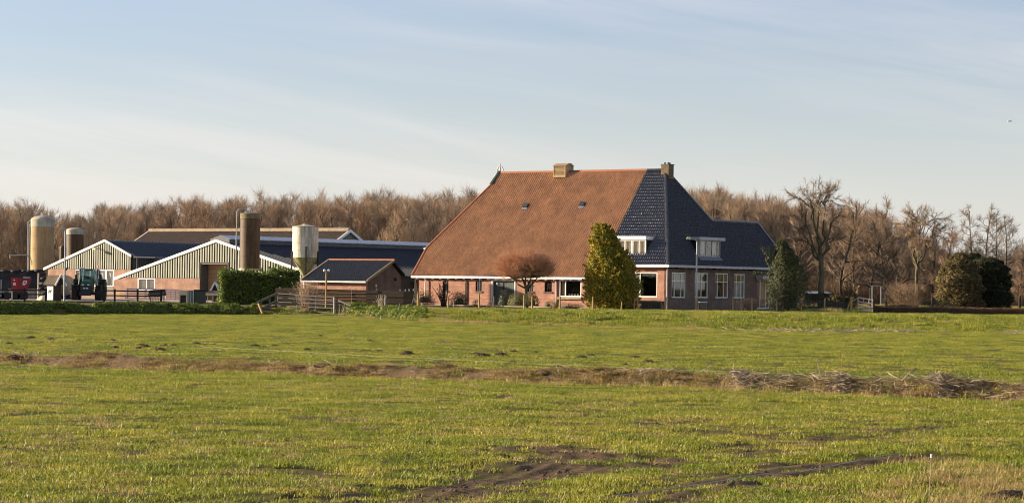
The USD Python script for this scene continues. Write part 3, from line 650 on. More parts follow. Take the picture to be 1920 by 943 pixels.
# front dormer on the black roof
b = HF.hit(1211, 477.3, NF, dF); yd = b[1]
dr = (HF.y(1160.2, 478, yd)[0], b[0], b[2] - .02, HF.y(1200, 449.8, yd)[2])
back = lambda z: (z - ZG) / TF - 0.3
d1 = part(house, 'dormer', J(hexa([(dr[1] - .05, yd + .1, dr[2]), (dr[1], yd + .1, dr[2]), (dr[1], yd + .11, dr[2]), (dr[1] - .05, yd + .11, dr[2])], [(dr[1] - .05, yd + .1, dr[3]), (dr[1], yd + .1, dr[3]), (dr[1], back(dr[3]), dr[3]), (dr[1] - .05, back(dr[3]), dr[3])]),
        hexa([(dr[0], yd + .1, dr[2]), (dr[0] + .05, yd + .1, dr[2]), (dr[0] + .05, yd + .11, dr[2]), (dr[0], yd + .11, dr[2])], [(dr[0], yd + .1, dr[3]), (dr[0] + .05, yd + .1, dr[3]), (dr[0] + .05, back(dr[3]), dr[3]), (dr[0], back(dr[3]), dr[3])])), 'black_wood', label='front dormer with dark cheeks and a white flat roof')
zt1 = HF.y(1200, 442.9, yd)[2]
part(d1, 'dormer_roof', bx(dr[0] - .16, dr[1] + .07, yd - .14, back(zt1), dr[3] + .01, zt1), 'white_paint')
window(house, dr, 'y', yd - .06, (0.235, 0.475, 0.53, 0.76), (), 0.075, 'white_paint', [(0.04, 0.96, 0.03, 0.97, 'tan_shade')], 'dormer_window', 0.06)
# end dormer on the blue black roof
b = HF.hit(1329, 482.2, NE, dE); xd = b[0]
y0_, y1_ = HF.x(1308.6, 481, xd)[1], HF.x(1349.2, 483, xd)[1]
ztop, zcap = HF.x(1330, 451.2, xd)[2], HF.x(1330, 445.2, xd)[2]
backx = lambda z: 0.3 - (z - ZG) / TE
cheek = lambda y, t: hexa([(xd - .1, y, b[2]), (xd - .1, y + t, b[2]), (xd - .11, y + t, b[2]), (xd - .11, y, b[2])], [(xd - .1, y, ztop), (xd - .1, y + t, ztop), (backx(ztop), y + t, ztop), (backx(ztop), y, ztop)])
d2 = part(house, 'dormer', J(cheek(y0_, .05), cheek(y1_ - .05, .05)), 'black_wood', label='end dormer with a projecting white flat roof')
part(d2, 'dormer_roof', bx(backx(zcap), xd + .35, y0_ - .25, y1_ + .3, ztop + .01, zcap), 'grey_paint')
window(house, (y0_, y1_, b[2], ztop), 'x', xd + .06, (0.09, 0.36, 0.63, 0.88), (), 0.06, 'grey_paint', [(0.12, 0.33, 0.06, 0.93, 'curtain'), (0.65, 0.86, 0.06, 0.86, 'curtain')], 'dormer_window', 0.06)
_nc = y0_ + (y1_ - y0_) * 0.495
for k in range(4):
    part(house, 'window_sticker', bx(xd + .015, xd + .02, _nc - .2 + k * .1, _nc - .13 + k * .1, b[2] + (ztop - b[2]) * .58, b[2] + (ztop - b[2]) * (.66 + .03 * (k % 2))), 'white_paint')
part(house, 'dormer_apron', hexa([(xd + .22, y0_ - .05, b[2] - .28), (xd + .22, y1_ + .1, b[2] - .28), (xd - .0, y1_ + .1, b[2] - .02), (xd - .0, y0_ - .05, b[2] - .02)], [(xd + .26, y0_ - .05, b[2] - .24), (xd + .26, y1_ + .1, b[2] - .24), (xd + .05, y1_ + .1, b[2] + .02), (xd + .05, y0_ - .05, b[2] + .02)]), 'lead')
# chimney, ridge vent, skylight vents, finial
c0 = HF.y(1246.5, 320, YR - .4)
ch = part(house, 'chimney', bx(c0[0] - .37, c0[0] + .37, YR - .4, YR + .4, ZR - .75, HF.y(1247, 309.5, YR - .4)[2]), 'chimney_brick')
zc = HF.y(1247, 309.5, YR - .4)[2]
part(ch, 'chimney_cap', bx(c0[0] - .41, c0[0] + .41, YR - .44, YR + .44, zc + .002, zc + .07), 'fascia_grey')
for dx, dy in ((-.12, -.2), (.15, -.1), (.1, .2)):
    part(ch, 'chimney_pot', cyl((c0[0] + dx, YR + dy, zc + .07), (c0[0] + dx, YR + dy, zc + .22), .08, .07, 10), 'black_wood', 40)
v0, v1, vb_ = HF.y(1037.4, 312, YR - .62), HF.y(1060, 312, YR - .62), HF.y(1048, 332.5, YR - .62)
vt = v0[2] + .02
vent = part(house, 'ridge_vent', J(bx(v0[0], v0[0] + .07, YR - .62, YR + .62, vb_[2], vt), bx(v1[0] - .07, v1[0], YR - .62, YR + .62, vb_[2], vt), bx(v0[0] + .07, v1[0] - .07, YR - .618, YR - .55, vt - .06, vt - .002), bx(v0[0] + .07, v1[0] - .07, YR - .618, YR - .55, vb_[2], vb_[2] + .16), bx(v0[0] + .07, v1[0] - .07, YR + .5, YR + .6, vb_[2], vt - .003)), 'tan_shade', label='louvred wooden ventilator box on the ridge')
part(vent, 'backing', bx(v0[0] + .071, v1[0] - .071, YR - .40, YR - .3, vb_[2] + .1, vt - .07), 'black_wood')
for k in range(7):
    z = vb_[2] + .22 + k * (vt - vb_[2] - .32) / 6.3
    part(vent, 'slat', hexa([(v0[0] + .07, YR - .61, z - .03), (v1[0] - .07, YR - .61, z - .03), (v1[0] - .07, YR - .5, z + .03), (v0[0] + .07, YR - .5, z + .03)], [(v0[0] + .07, YR - .61, z), (v1[0] - .07, YR - .61, z), (v1[0] - .07, YR - .5, z + .06), (v0[0] + .07, YR - .5, z + .06)]), 'tan_shade')
rp = lambda x, q, dz: (x, YR + q, vt + dz)
part(vent, 'vent_roof', hexa([rp(v0[0] - .05, -.68, .0), rp(v1[0] + .05, -.68, .0), rp(v1[0] + .05, .68, 0), rp(v0[0] - .05, .68, 0)], [rp(v0[0] - .05, -.22, .24), rp(v1[0] + .05, -.22, .24), rp(v1[0] + .05, .22, .24), rp(v0[0] - .05, .22, .24)]), 'cap_tan')
for px, py in ((985.5, 390.5), (1091.5, 388)):
    a = HF.hit(px, py, NF, dF)
    m = lambda p, d: a + p[0] * SF + p[1] * TFv + d * NF
    q = lambda w, t0, t1, d0, d1: hexa([m((-w, t0), d0), m((w, t0), d0), m((w, t1), d0), m((-w, t1), d0)], [m((-w, t0), d1), m((w, t0), d1), m((w, t1), d1), m((-w, t1), d1)])
    sk = part(house, 'roof_vent', q(.22, -.02, .42, 0.0, .22), 'black_tile', label='small dark vent hood in the red roof')
    part(sk, 'vent_base', q(.27, -.24, -.022, .05, .12), 'lead')
fx = XR - .05
fb = HF.y(938, 322, YR)
fx = fb[0]
fin = part(house, 'roof_finial', J(cyl((fx, YR, ZR - .1), (fx, YR, ZR + .55), .07, .05, 8), cyl((fx, YR, ZR + .55), (fx, YR, ZR + 1.0), .035, .012, 6), xf(T(trimesh.creation.icosphere(1, .07)), (fx, YR, ZR + .72))), 'grey_paint', 40, 'white ornamental finial at the left end of the ridge')
for sgn in (-1, 1):
    t = np.linspace(0, 1, 12)
    cv = np.stack([fx + sgn * (.05 + .42 * np.sin(t * 2.7) * (1 - .45 * t)), np.full(12, YR), ZR - .35 + .95 * t], 1)
    part(fin, 'swan_scroll', pipe(cv, .045, 6), 'grey_paint', 40)
part(fin, 'round_plaque', cyl((fx - .42, YR - .03, ZR - .3), (fx - .42, YR + .03, ZR - .3), .27, None, 16), 'grey_paint', 40)

# ---------------------------------------------------------------- barns
def ribs(poly, axis, at, pitch, dep, frac=0.5, out=-1):
    """Trapezoidal cladding over a gable: proud vertical ribs cut to the polygon."""
    from shapely import affinity
    x0, z0, x1, z1 = poly.bounds
    bars = []
    for k in range(int((x1 - x0) / pitch) + 1):
        g = poly.intersection(sbox(x0 + k * pitch, z0 - 1, x0 + (k + frac) * pitch, z1 + 1))
        for q in getattr(g, 'geoms', [g]):
            if q.geom_type == 'Polygon' and q.area > 1e-3: bars.append(plate(q, axis, at if out > 0 else at - dep, dep))
    return J(*bars)

# barn A: far left, gable apex at pixel (197, 450)
aA = P(197, 450, 242.5); FA = Frame(aA[0], aA[1], -HA)
eA, lA = FA.y(245.5, 478, 0), FA.y(86, 500.5, 0)
zA, zeR, zeL, xR_, xL_ = aA[2], eA[2], lA[2], eA[0], lA[0]
barnA = thing('cattle_barn', 'left barn with striped green gable, dark blue roof and wide grey windows', 'barn', FA.o, FA.rz)
zs = FA.y(230, 505, 0)[2]
LA = 46
gA = Polygon([(xL_ + .15, zs), (xR_ - .05, zs), (xR_ - .05, zeR - .1), (0, zA - .12), (xL_ + .3, max(zeL - .05, zs + .02))])
part(barnA, 'gable_sheet', plate(gA, 'y', 0.03, 0.05), 'dark_green', label='dark green gable sheeting')
part(barnA, 'gable_rib', ribs(gA, 'y', 0.03, 0.30, 0.055, 0.48), 'rib_light', label='pale upright ribs of the gable cladding', kind='stuff')
wrect = [FA.y(a, b, 0) for a, b in ((140, 536), (213, 505))]
wpoly = sbox(xL_ + .3, -.2, xR_, zs - .02).difference(sbox(wrect[0][0], wrect[0][2], wrect[1][0], zs - .03))
part(barnA, 'wall', plate(wpoly, 'y', 0.0, 0.2), 'barn_brick', label='brick plinth wall below the gable')
n = 5
for k in range(n):
    a = wrect[0][0] + (wrect[1][0] - wrect[0][0]) * k / n; b_ = wrect[0][0] + (wrect[1][0] - wrect[0][0]) * (k + 1) / n
    window(barnA, (a, b_ - .02, wrect[0][2], zs - .05), 'y', 0.0, (), (), 0.09, 'white_paint', None, 'barn_window', 0.08)
    cx = (a + b_) / 2; t = np.linspace(0, 1, 9)
    cv = np.stack([cx + .18 * np.sin(t * 5), np.full(9, .35), wrect[0][2] + (zs - .1 - wrect[0][2]) * t], 1)
    rib_ = J(*[hexa([p + [-w_, d_, 0], p + [w_, d_, 0], p + [w_, d_ + .02, 0], p + [-w_, d_ + .02, 0]], [q + [-w_, d_, 0], q + [w_, d_, 0], q + [w_, d_ + .02, 0], q + [-w_, d_ + .02, 0]]) for (w_, d_) in ((.28, 0),) for p, q in zip(cv[:-1], cv[1:])])
    part(barnA, 'wind_curtain', rib_, 'grey_paint')
part(barnA, 'wall_panel', bx(wrect[0][0], wrect[1][0], -.012, .1, .3, wrect[0][2] - .03), 'concrete')
zwA = lambda x: zA + (zeR - zA) * x / xR_ if x > 0 else zA + (zeL - zA) * x / xL_
def barge(parent, pts, w, t, mat='white_paint', y0=-.10, y1=0.02):
    for (xa, za), (xb, zb) in zip(pts[:-1], pts[1:]):
        part(parent, 'bargeboard', hexa([(xa, y0, za - w), (xb, y0, zb - w), (xb, y1, zb - w), (xa, y1, za - w)], [(xa, y0, za), (xb, y0, zb), (xb, y1, zb), (xa, y1, za)]), mat)
barge(barnA, [(xL_ - .3, zeL - .1), (0, zA + .06)], .24, .1); barge(barnA, [(0, zA + .06), (xR_ + .1, zeR + .02)], .21, .1)
def slope(parent, name, xa, za, xb, zb, y0, y1, mat, t=.08, pitch=1.0, label=None):
    """A roof slope in sheets: ribs run down the fall."""
    v = np.array([xb - xa, zb - za]); l = np.linalg.norm(v); d = v / l; nrm = np.array([-d[1], d[0]]);  nrm = nrm if nrm[1] > 0 else -nrm
    p = lambda y, e, h: (xa + d[0] * e + nrm[0] * h, y, za + d[1] * e + nrm[1] * h)
    part(parent, name, hexa([p(y0, 0, -t), p(y1, 0, -t), p(y1, l, -t), p(y0, l, -t)], [p(y0, 0, 0), p(y1, 0, 0), p(y1, l, 0), p(y0, l, 0)]), mat, label=label)
    m = [hexa([p(y, 0, 0), p(y + .06, 0, 0), p(y + .06, l, 0), p(y, l, 0)], [p(y, 0, .045), p(y + .06, 0, .045), p(y + .06, l, .045), p(y, l, .045)]) for y in np.arange(y0 + .1, y1 - .1, pitch)]
    part(parent, 'roof_rib', J(*m), mat, kind='stuff')
slope(barnA, 'roof', 0, zA, xR_ + .35, zeR - .05, 0, LA, 'blue_roof', pitch=.5, label='dark blue sheet roof')
slope(barnA, 'roof', 0, zA + .002, xL_ - .3, zeL - .08, 0, LA, 'fibre_roof')
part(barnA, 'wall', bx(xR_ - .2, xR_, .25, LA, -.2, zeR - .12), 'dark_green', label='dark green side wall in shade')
part(barnA, 'side_rib', J(*[bx(xR_ + .002, xR_ + .04, y, y + .12, zs - .5, zeR - .14) for y in np.arange(.3, 24, .3)]), 'dark_green', kind='stuff')
part(barnA, 'gutter', bx(xR_ + .3, xR_ + .44, 0.05, LA, zeR - .26, zeR - .12), 'grey_paint')
a = FA.x(256, 490, xR_ + .06)
part(barnA, 'downpipe', cyl((xR_ + .08, a[1], 0.2), (xR_ + .08, a[1], zeR - .2), .05, None, 8), 'grey_paint', 40)
a = FA.x(312, 480, xR_)
part(barnA, 'side_canopy', hexa([(xR_, a[1] - 2, zeR - .6), (xR_ + 1.6, a[1] - 2, zeR - .75), (xR_ + 1.6, a[1] + 6, zeR - .75), (xR_, a[1] + 6, zeR - .6)], [(xR_, a[1] - 2, zeR + .05), (xR_ + 1.7, a[1] - 2, zeR - .65), (xR_ + 1.7, a[1] + 6, zeR - .65), (xR_, a[1] + 6, zeR + .05)]), 'fascia_grey')
a = FA.y(186, 466.5, 0)
lm = part(barnA, 'yard_lamp', J(bx(a[0] - .22, a[0] + .22, -.75, -.45, a[2] - .1, a[2] + .06)), 'cream', label='floodlight on the gable')
part(lm, 'lamp_arm', bx(a[0] - .03, a[0] + .03, -.45, .02, a[2] + .0, a[2] + .06), 'galvanised')
part(barnA, 'wall', J(bx(xL_ + .3, xR_ - .2, LA - .2, LA, -.2, zs)), 'barn_brick')
# barn B: apex (408, 450)
aB = P(406, 450.5, 221.0); FB = Frame(aB[0], aB[1], -HA)
lB = FB.y(217, 519.5, 0); zB_, zBl, xBl = aB[2], lB[2], lB[0]
xBr = 11.4; zBr = zB_ + (zBl - zB_) * xBr / -xBl
rB = FB.y(570, 506, 0); kB = (rB[2] - zB_) / rB[0]; zBr = zB_ + kB * xBr
barnB = thing('milking_barn', 'middle barn with striped green gable, tan roller door and long blue roof', 'barn', FB.o, FB.rz)
zs = FB.y(300, 521, 0)[2]
do = [FB.y(a, b, 0) for a, b in ((375.5, 556), (428, 493.5))]
LB = 62
gB = Polygon([(xBl + 1.2, zs), (xBr - .1, zs), (xBr - .1, zBr - .05), (0, zB_ - .12), (xBl + 1.2, zBl + (zB_ - zBl) * 1.2 / -xBl - .12)]).difference(sbox(do[0][0], -1, do[1][0], do[1][2]))
part(barnB, 'gable_sheet', plate(gB, 'y', 0.03, 0.05), 'dark_green', label='dark green gable sheeting')
part(barnB, 'gable_rib', ribs(gB, 'y', 0.03, 0.30, 0.055, 0.48), 'rib_light', label='pale upright ribs of the gable cladding', kind='stuff')
wi = [FB.y(a, b, 0) for a, b in ((258.5, 545, ), (291, 521.5))]
wB = sbox(xBl + .5, -.2, xBr - .1, zs - .02).difference(sbox(do[0][0], -1, do[1][0], 9)).difference(sbox(wi[0][0], wi[0][2], wi[1][0], wi[1][2] - .03))
part(barnB, 'wall', plate(wB, 'y', -0.02, 0.22), 'barn_brick', label='pink brick wall below the striped gable')
window(barnB, (wi[0][0], wi[1][0], wi[0][2], wi[1][2] - .03), 'y', 0, (0.5,), (), 0.08, 'white_paint', [(0.02, 0.98, 0.0, 1, 'curtain_dark')], 'barn_window', 0.03)
part(barnB, 'door_reveal', J(bx(do[0][0], do[0][0] + .1, .0, .9, 0, do[1][2] - .02), bx(do[0][0] + .1, do[1][0], .0, .9, do[1][2] - .12, do[1][2] - .022)), 'fascia_grey')
dz = (do[1][2] - .12) / 8
for k in range(8):
    part(barnB, 'door_panel', bx(do[0][0] + .1, do[1][0], .9 + .004 * (k % 2), .96, k * dz + .008, (k + 1) * dz - .008), 'door_tan')
part(barnB, 'door_frame', J(bx(do[0][0] - .07, do[0][0], -.06, .1, 0, do[1][2]), bx(do[0][0] - .07, do[1][0] + .07, -.063, .1, do[1][2] + .002, do[1][2] + .08), bx(do[1][0], do[1][0] + .07, -.06, .1, 0, do[1][2])), 'wood_grey')
barge(barnB, [(xBl - .2, zBl - .05), (0, zB_ + .08)], .25, .1); barge(barnB, [(0, zB_ + .08), (xBr + .3, zBr - .08)], .25, .1)
slope(barnB, 'roof', 0, zB_, xBr + .4, zBr - .1, 0, LB, 'blue_roof', pitch=.5, label='long dark blue roof slope')
slope(barnB, 'roof', 0, zB_ + .002, xBl - .3, zBl - .1, 0, LB, 'fibre_roof')
part(barnB, 'wall', J(bx(xBr - .3, xBr - .1, .3, LB, -.2, zBr - .1)), 'dark_green')
part(barnB, 'wall', J(bx(xBl + .6, xBl + .8, .3, LB, -.2, zBl - .1)), 'barn_brick')
# raised ridge light along barn B
rz0, hw = zB_ + .10, 1.15
part(barnB, 'ridge_upstand', bx(hw - .06, hw, .5, LB, zB_ + kB * hw - .05, rz0 - .02), 'fascia_grey', label='dark upstand of the ridge light')
part(barnB, 'ridge_end', plate(Polygon([(-hw, zB_ - .55), (hw, zB_ - .55), (hw, rz0 + .02), (0, rz0 + .34), (-hw, rz0 + .02)]), 'y', .42, .06), 'fascia_grey')
n = 56
for k in range(n):
    y = .5 + k * (LB - .5) / n
    part(barnB, 'rooflight_panel', hexa([(hw + .08, y, rz0 - .02), (hw + .08, y + 1.04, rz0 - .02), (0, y + 1.04, rz0 + .32), (0, y, rz0 + .32)], [(hw + .08, y, rz0 + .03), (hw + .08, y + 1.04, rz0 + .03), (0, y + 1.04, rz0 + .37), (0, y, rz0 + .37)]), 'rooflight')
    if k < n - 1: part(barnB, 'rooflight_bar', hexa([(hw + .09, y + 1.04, rz0), (hw + .09, y + 1.09, rz0), (0, y + 1.09, rz0 + .34), (0, y + 1.04, rz0 + .34)], [(hw + .09, y + 1.04, rz0 + .06), (hw + .09, y + 1.09, rz0 + .06), (0, y + 1.09, rz0 + .4), (0, y + 1.04, rz0 + .4)]), 'fascia_grey')
part(barnB, 'rooflight_back', hexa([(-hw, .5, rz0 - .02), (0, .5, rz0 + .32), (0, LB, rz0 + .32), (-hw, LB, rz0 - .02)], [(-hw, .5, rz0 + .03), (0, .5, rz0 + .37), (0, LB, rz0 + .37), (-hw, LB, rz0 + .03)]), 'rooflight')
# barn C: behind, ridge across the picture
aC = P(652, 431, 262.0); FC = Frame(aC[0], aC[1], -HA)
xCl = FC.y(281, 433, 0)[0]; zC = aC[2]
qv = FC.hit(253, 450, (1, 0, 0), xCl - .2); kC = (zC - qv[2]) / -qv[1]
wC = -8.5; zCe = zC + kC * wC
barnC = thing('rear_barn', 'rear barn with brown roof and pale ridge caps behind the others', 'barn', FC.o, FC.rz)
rc = lambda x, y, h=0: (x, y, zC + kC * y + h)
part(barnC, 'roof', hexa([rc(xCl, wC, -.1), rc(.3, wC, -.1), rc(.3, 0, -.1), rc(xCl, 0, -.1)], [rc(xCl, wC), rc(.3, wC), rc(.3, 0), rc(xCl, 0)]), 'fibre_roof', label='brown corrugated roof slope')
part(barnC, 'roof_rib', J(*[hexa([rc(x, wC), rc(x + .1, wC), rc(x + .1, -.1), rc(x, -.1)], [rc(x, wC, .05), rc(x + .1, wC, .05), rc(x + .1, -.1, .05), rc(x, -.1, .05)]) for x in np.arange(xCl + .1, .2, .36)]), 'fibre_roof', kind='stuff')
part(barnC, 'roof', hexa([(xCl, 0, zC - .1), (.3, 0, zC - .1), (.3, -wC, zCe - .1), (xCl, -wC, zCe - .1)], [(xCl, 0, zC), (.3, 0, zC), (.3, -wC, zCe), (xCl, -wC, zCe)]), 'fibre_roof')
n = 34
for k in range(n):
    x = xCl + (0.3 - xCl) * k / n; w = (0.3 - xCl) / n
    part(barnC, 'ridge_cap', hexa([(x + .015, -.42, zC - .14), (x + w - .015, -.42, zC - .14), (x + w - .015, .42, zC - .14), (x + .015, .42, zC - .14)], [(x, -.16, zC + .2), (x + w + .02, -.16, zC + .2), (x + w + .02, .16, zC + .2), (x, .16, zC + .2)]), 'cap_tan')
gC = Polygon([(wC + .3, 0), (-wC - .3, 0), (-wC - .3, zCe), (0, zC - .1), (wC + .3, zCe)])
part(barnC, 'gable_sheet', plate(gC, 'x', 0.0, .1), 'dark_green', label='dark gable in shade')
part(barnC, 'gable_rib', ribs(gC, 'x', 0.1, .34, .06, .45, 1), 'rib_light', kind='stuff')
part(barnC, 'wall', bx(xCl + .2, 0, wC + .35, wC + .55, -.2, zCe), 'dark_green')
for x in (xCl - .05, .32):
    part(barnC, 'bargeboard', hexa([(x, wC, zCe - .3), (x + .1, wC, zCe - .3), (x + .1, 0, zC - .25), (x, 0, zC - .25)], [(x, wC, zCe + .04), (x + .1, wC, zCe + .04), (x + .1, 0, zC + .06), (x, 0, zC + .06)]), 'white_paint')
part(barnC, 'bargeboard', hexa([(.32, 0, zC - .25), (.42, 0, zC - .25), (.42, -wC, zCe - .3), (.32, -wC, zCe - .3)], [(.32, 0, zC + .06), (.42, 0, zC + .06), (.42, -wC, zCe + .04), (.32, -wC, zCe + .04)]), 'white_paint')
for k in (3, 9, 15, 24):
    x = xCl + (0.3 - xCl) * (k + .3) / n
    part(barnC, 'rooflight_panel', hexa([rc(x, -6.5, .05), rc(x + .9, -6.5, .05), rc(x + .9, -5, .05), rc(x, -5, .05)], [rc(x, -6.5, .07), rc(x + .9, -6.5, .07), rc(x + .9, -5, .07), rc(x, -5, .07)]), 'fascia_grey')
# small brick shed in the middle
sc = P(684, 526, 196.0); FS = Frame(sc[0], sc[1], -HA)
shed = thing('brick_shed', 'small brick shed with black tiled roof between hedge and farmhouse', 'shed', FS.o, FS.rz)
zg = sc[2]; rS = FS.x(736, 488.5, 0.15); bS = FS.x(757, 515.5, 0.15)
lS = FS.y(566, 522, -.1)[0]; yr, zr, yb, zb = rS[1], rS[2], bS[1], bS[2]
tS = math.atan2(zr - zg, yr); NS = np.array([0, -math.sin(tS), math.cos(tS)])
lenS = math.hypot(yr, zr - zg)
part(shed, 'roof', tiles([0, 0, zg], [1.0, 0, 0], [0, math.cos(tS), math.sin(tS)], NS, Polygon([(lS, -.15), (.3, -.15), (.3, lenS), (lS, lenS)]), 0.22, 0.33, 0.05, 0.02, PROF), 'blue_tile', 40, 'black pantile roof slope')
part(shed, 'roof_boarding', J(hexa([(lS, -.1, zg - .16), (.3, -.1, zg - .16), (.3, yr, zr - .16), (lS, yr, zr - .16)], [(lS, -.1, zg - .04), (.3, -.1, zg - .04), (.3, yr, zr - .03), (lS, yr, zr - .03)]), hexa([(lS, yr, zr - .16), (.3, yr, zr - .16), (.3, yb, zb - .1), (lS, yb, zb - .1)], [(lS, yr, zr), (.3, yr, zr), (.3, yb, zb + .05), (lS, yb, zb + .05)])), 'black_wood')
part(shed, 'wall', bx(lS + .3, .04, 0.12, .35, -.2, zg - .12), 'brick', label='sunlit front wall of the shed')
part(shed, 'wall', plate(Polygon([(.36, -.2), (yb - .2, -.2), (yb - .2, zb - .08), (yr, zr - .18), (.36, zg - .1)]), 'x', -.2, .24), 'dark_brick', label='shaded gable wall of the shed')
part(shed, 'verge', hexa([(.30, -.15, zg - .14), (.38, -.15, zg - .14), (.38, yr, zr - .10), (.30, yr, zr - .10)], [(.30, -.15, zg + .07), (.38, -.15, zg + .07), (.38, yr, zr + .09), (.30, yr, zr + .09)]), 'cap_tan')
part(shed, 'verge', hexa([(lS - .1, -.15, zg - .10), (lS, -.15, zg - .10), (lS, yr, zr - .10), (lS - .1, yr, zr - .10)], [(lS - .1, -.15, zg + .08), (lS, -.15, zg + .08), (lS, yr, zr + .10), (lS - .1, yr, zr + .10)]), 'cap_tan')
part(shed, 'ridge_tiles', caps((lS, yr, zr + .03), (.35, yr, zr + .03), .10, .35), 'ridge_red', 40, None, 'stuff')
part(shed, 'gutter', bx(lS, .3, -.28, -.13, zg - .18, zg - .05), 'grey_paint')
a = FS.x(704, 535.5, .05)
part(shed, 'wall_lamp', bx(.05, .14, a[1] - .07, a[1] + .07, a[2] - .1, a[2] + .1), 'cream')
a = FS.x(741, 524, .05); part(shed, 'wall_vent', bx(.042, .07, a[1] - .18, a[1] + .18, a[2] - .13, a[2] + .13), 'black_wood')
# small link building with pink frame between shed and farmhouse
lk = P(763, 527, 226); FL = Frame(lk[0], lk[1], -HA)
link = thing('passage', 'low passage with a pink doorway between shed and farmhouse', 'outbuilding', FL.o, FL.rz)
part(link, 'roof', bx(-3.0, 2.2, -.1, 5, lk[2] - .12, lk[2]), 'fascia_grey')
part(link, 'door_frame', J(bx(-.2, .12, -.02, .2, 0, lk[2] - .121), bx(.9, 1.0, -.02, .2, 0, lk[2] - .121)), 'rust_pink')
part(link, 'wall', J(bx(-2.9, -.2, .05, .2, -.1, lk[2] - .122), bx(.12, .9, .4, .6, -.1, lk[2] - .123)), 'interior')
part(link, 'wall_lamp', bx(.35, .55, .2, .35, lk[2] - .8, lk[2] - .4), 'cream')

# ---------------------------------------------------------------- silos
def silo(name, label, px, Y, r, ztop, z0, body, cap_h, cap_mat, domeh, pipes=(), dirt=None):
    c = stand(px, Y); t = thing(name, label, 'silo', (c[0], c[1], 0))
    part(t, 'body', lathe([(0, z0), (r, z0), (r, ztop - domeh - cap_h - .02), (r - .02, ztop - domeh - cap_h - .02), (0, ztop - domeh - cap_h)], 48), body, 30)
    part(t, 'dome', lathe([(0, ztop - domeh - cap_h), (r + .015, ztop - domeh - cap_h), (r + .015, ztop - domeh)] + [(r * math.cos(a), ztop - domeh + domeh * math.sin(a)) for a in np.linspace(.12, 1.45, 7)] + [(0, ztop)], 48), cap_mat, 30)
    for z_ in np.arange(z0 + 1.1, ztop - cap_h - domeh - .3, 1.25): part(t, 'seam_ring', lathe([(r - .02, z_ - .035), (r + .018, z_ - .025), (r + .018, z_ + .025), (r - .02, z_ + .035)], 40), body, 30)
    for pts in pipes: part(t, 'filling_pipe', pipe(pts, .055, 8), 'galvanised', 40)
    return t, c
def zat(px, py, Y): return P(px, py, Y)[2]
Y1 = 252; r1 = 43.5 / 2 * Y1 / F; z1 = zat(78, 404.5, Y1)
t1, c1 = silo('tower_silo', 'tall tan tower silo standing clear at the far left', 78.3, Y1, r1, z1, 0, 'silo_tan', .75, 'silo_pale', .42,
              [[(-r1 - .22, -.3, .2), (-r1 - .22, -.3, z1 - .7), (-r1 + .1, -.3, z1 - .42), (-r1 + .5, -.2, z1 - .15)], [(-r1 - .08, -.35, .2), (-r1 - .08, -.35, z1 - .9)], [(-r1 - .22, -.3, zat(55, 478, Y1)), (-r1 - 2.0, -.3, zat(24, 478.5, Y1)), (-r1 - 2.0, -.3, zat(24, 484, Y1))]])
Y2 = 272; r2 = 32 / 2 * Y2 / F; z2 = zat(140, 427, Y2)
t2, c2 = silo('tower_silo', 'dark brown tower silo behind the striped left barn', 139.5, Y2, r2, z2, 0, 'silo_brown', .5, 'silo_pale', .25, [[(-r2 - .6, -.2, 1), (-r2 - .6, -.2, zat(110, 464, Y2)), (-r2 - .1, -.2, zat(114, 462, Y2))]])
Y2b = 268; r = 12 / 2 * Y2b / F
silo('tower_silo', 'small brown tank tucked beside the dark brown silo', 117, Y2b, r, zat(117, 459.5, Y2b), 0, 'silo_brown', .1, 'silo_brown', .3)
Y3 = 212; r3 = 37.5 / 2 * Y3 / F; z3 = zat(467.5, 398.8, Y3); zb3 = zat(467, 504.5, Y3)
t3, c3 = silo('feed_silo', 'tall brown feed silo rising above the laurel hedge', 467.5, Y3, r3, z3, zb3, 'silo_brown', .42, 'cap_moss', .10, [[(-r3 - .28, -.1, .3), (-r3 - .28, -.1, z3 + .05), (-r3 - .1, -.1, z3 + .26), (-.35, -.1, z3 + .26), (-.25, -.1, z3 + .02)]])
part(t3, 'base_ring', lathe([(0, zb3 - .12), (r3 + .05, zb3 - .12), (r3 + .05, zb3 + .06), (0, zb3 + .06)], 40), 'rusty', 30)
for a in range(4):
    x, y = r3 * .85 * math.cos(a * 1.571 + .6), r3 * .85 * math.sin(a * 1.571 + .6)
    part(t3, 'leg', bx(x - .07, x + .07, y - .07, y + .07, 0, zb3 - .12), 'black_wood')
Y4 = 206; r4 = 48.5 / 2 * Y4 / F; z4 = zat(571.5, 421, Y4); zc4 = zat(571, 483, Y4); zp = zat(571, 520, Y4)
c4 = stand(571.5, Y4)
t4 = thing('feed_silo', 'white streaked hopper silo on legs beside the brick shed', 'silo', (c4[0], c4[1], 0))
part(t4, 'body', lathe([(0, zc4), (r4, zc4), (r4, z4 - .22), (0, z4 - .22)], 48), 'silo_white', 30)
for z_ in np.arange(zc4 + .62, z4 - .4, .62): part(t4, 'seam_ring', lathe([(r4 - .02, z_ - .03), (r4 + .015, z_ - .02), (r4 + .015, z_ + .02), (r4 - .02, z_ + .03)], 40), 'silo_white', 30)
for a_ in (-.10, .10): part(t4, 'ladder_rail', bar((r4 * .99 * math.cos(-1.1) + a_, r4 * math.sin(-1.1) - .08, zc4 - .3), (r4 * .99 * math.cos(-1.1) + a_, r4 * math.sin(-1.1) - .08, z4 - .1), .03), 'galvanised')
part(t4, 'roof', lathe([(0, z4 - .22), (r4 + .03, z4 - .22), (r4 + .03, z4 - .17), (.25, z4 - .02), (.22, z4 + .05), (0, z4 + .07)], 48), 'silo_pale', 30)
part(t4, 'cone', lathe([(0, zp), (.14, zp), (r4, zc4 - .002), (0, zc4 - .002)], 48), 'moss', 30)
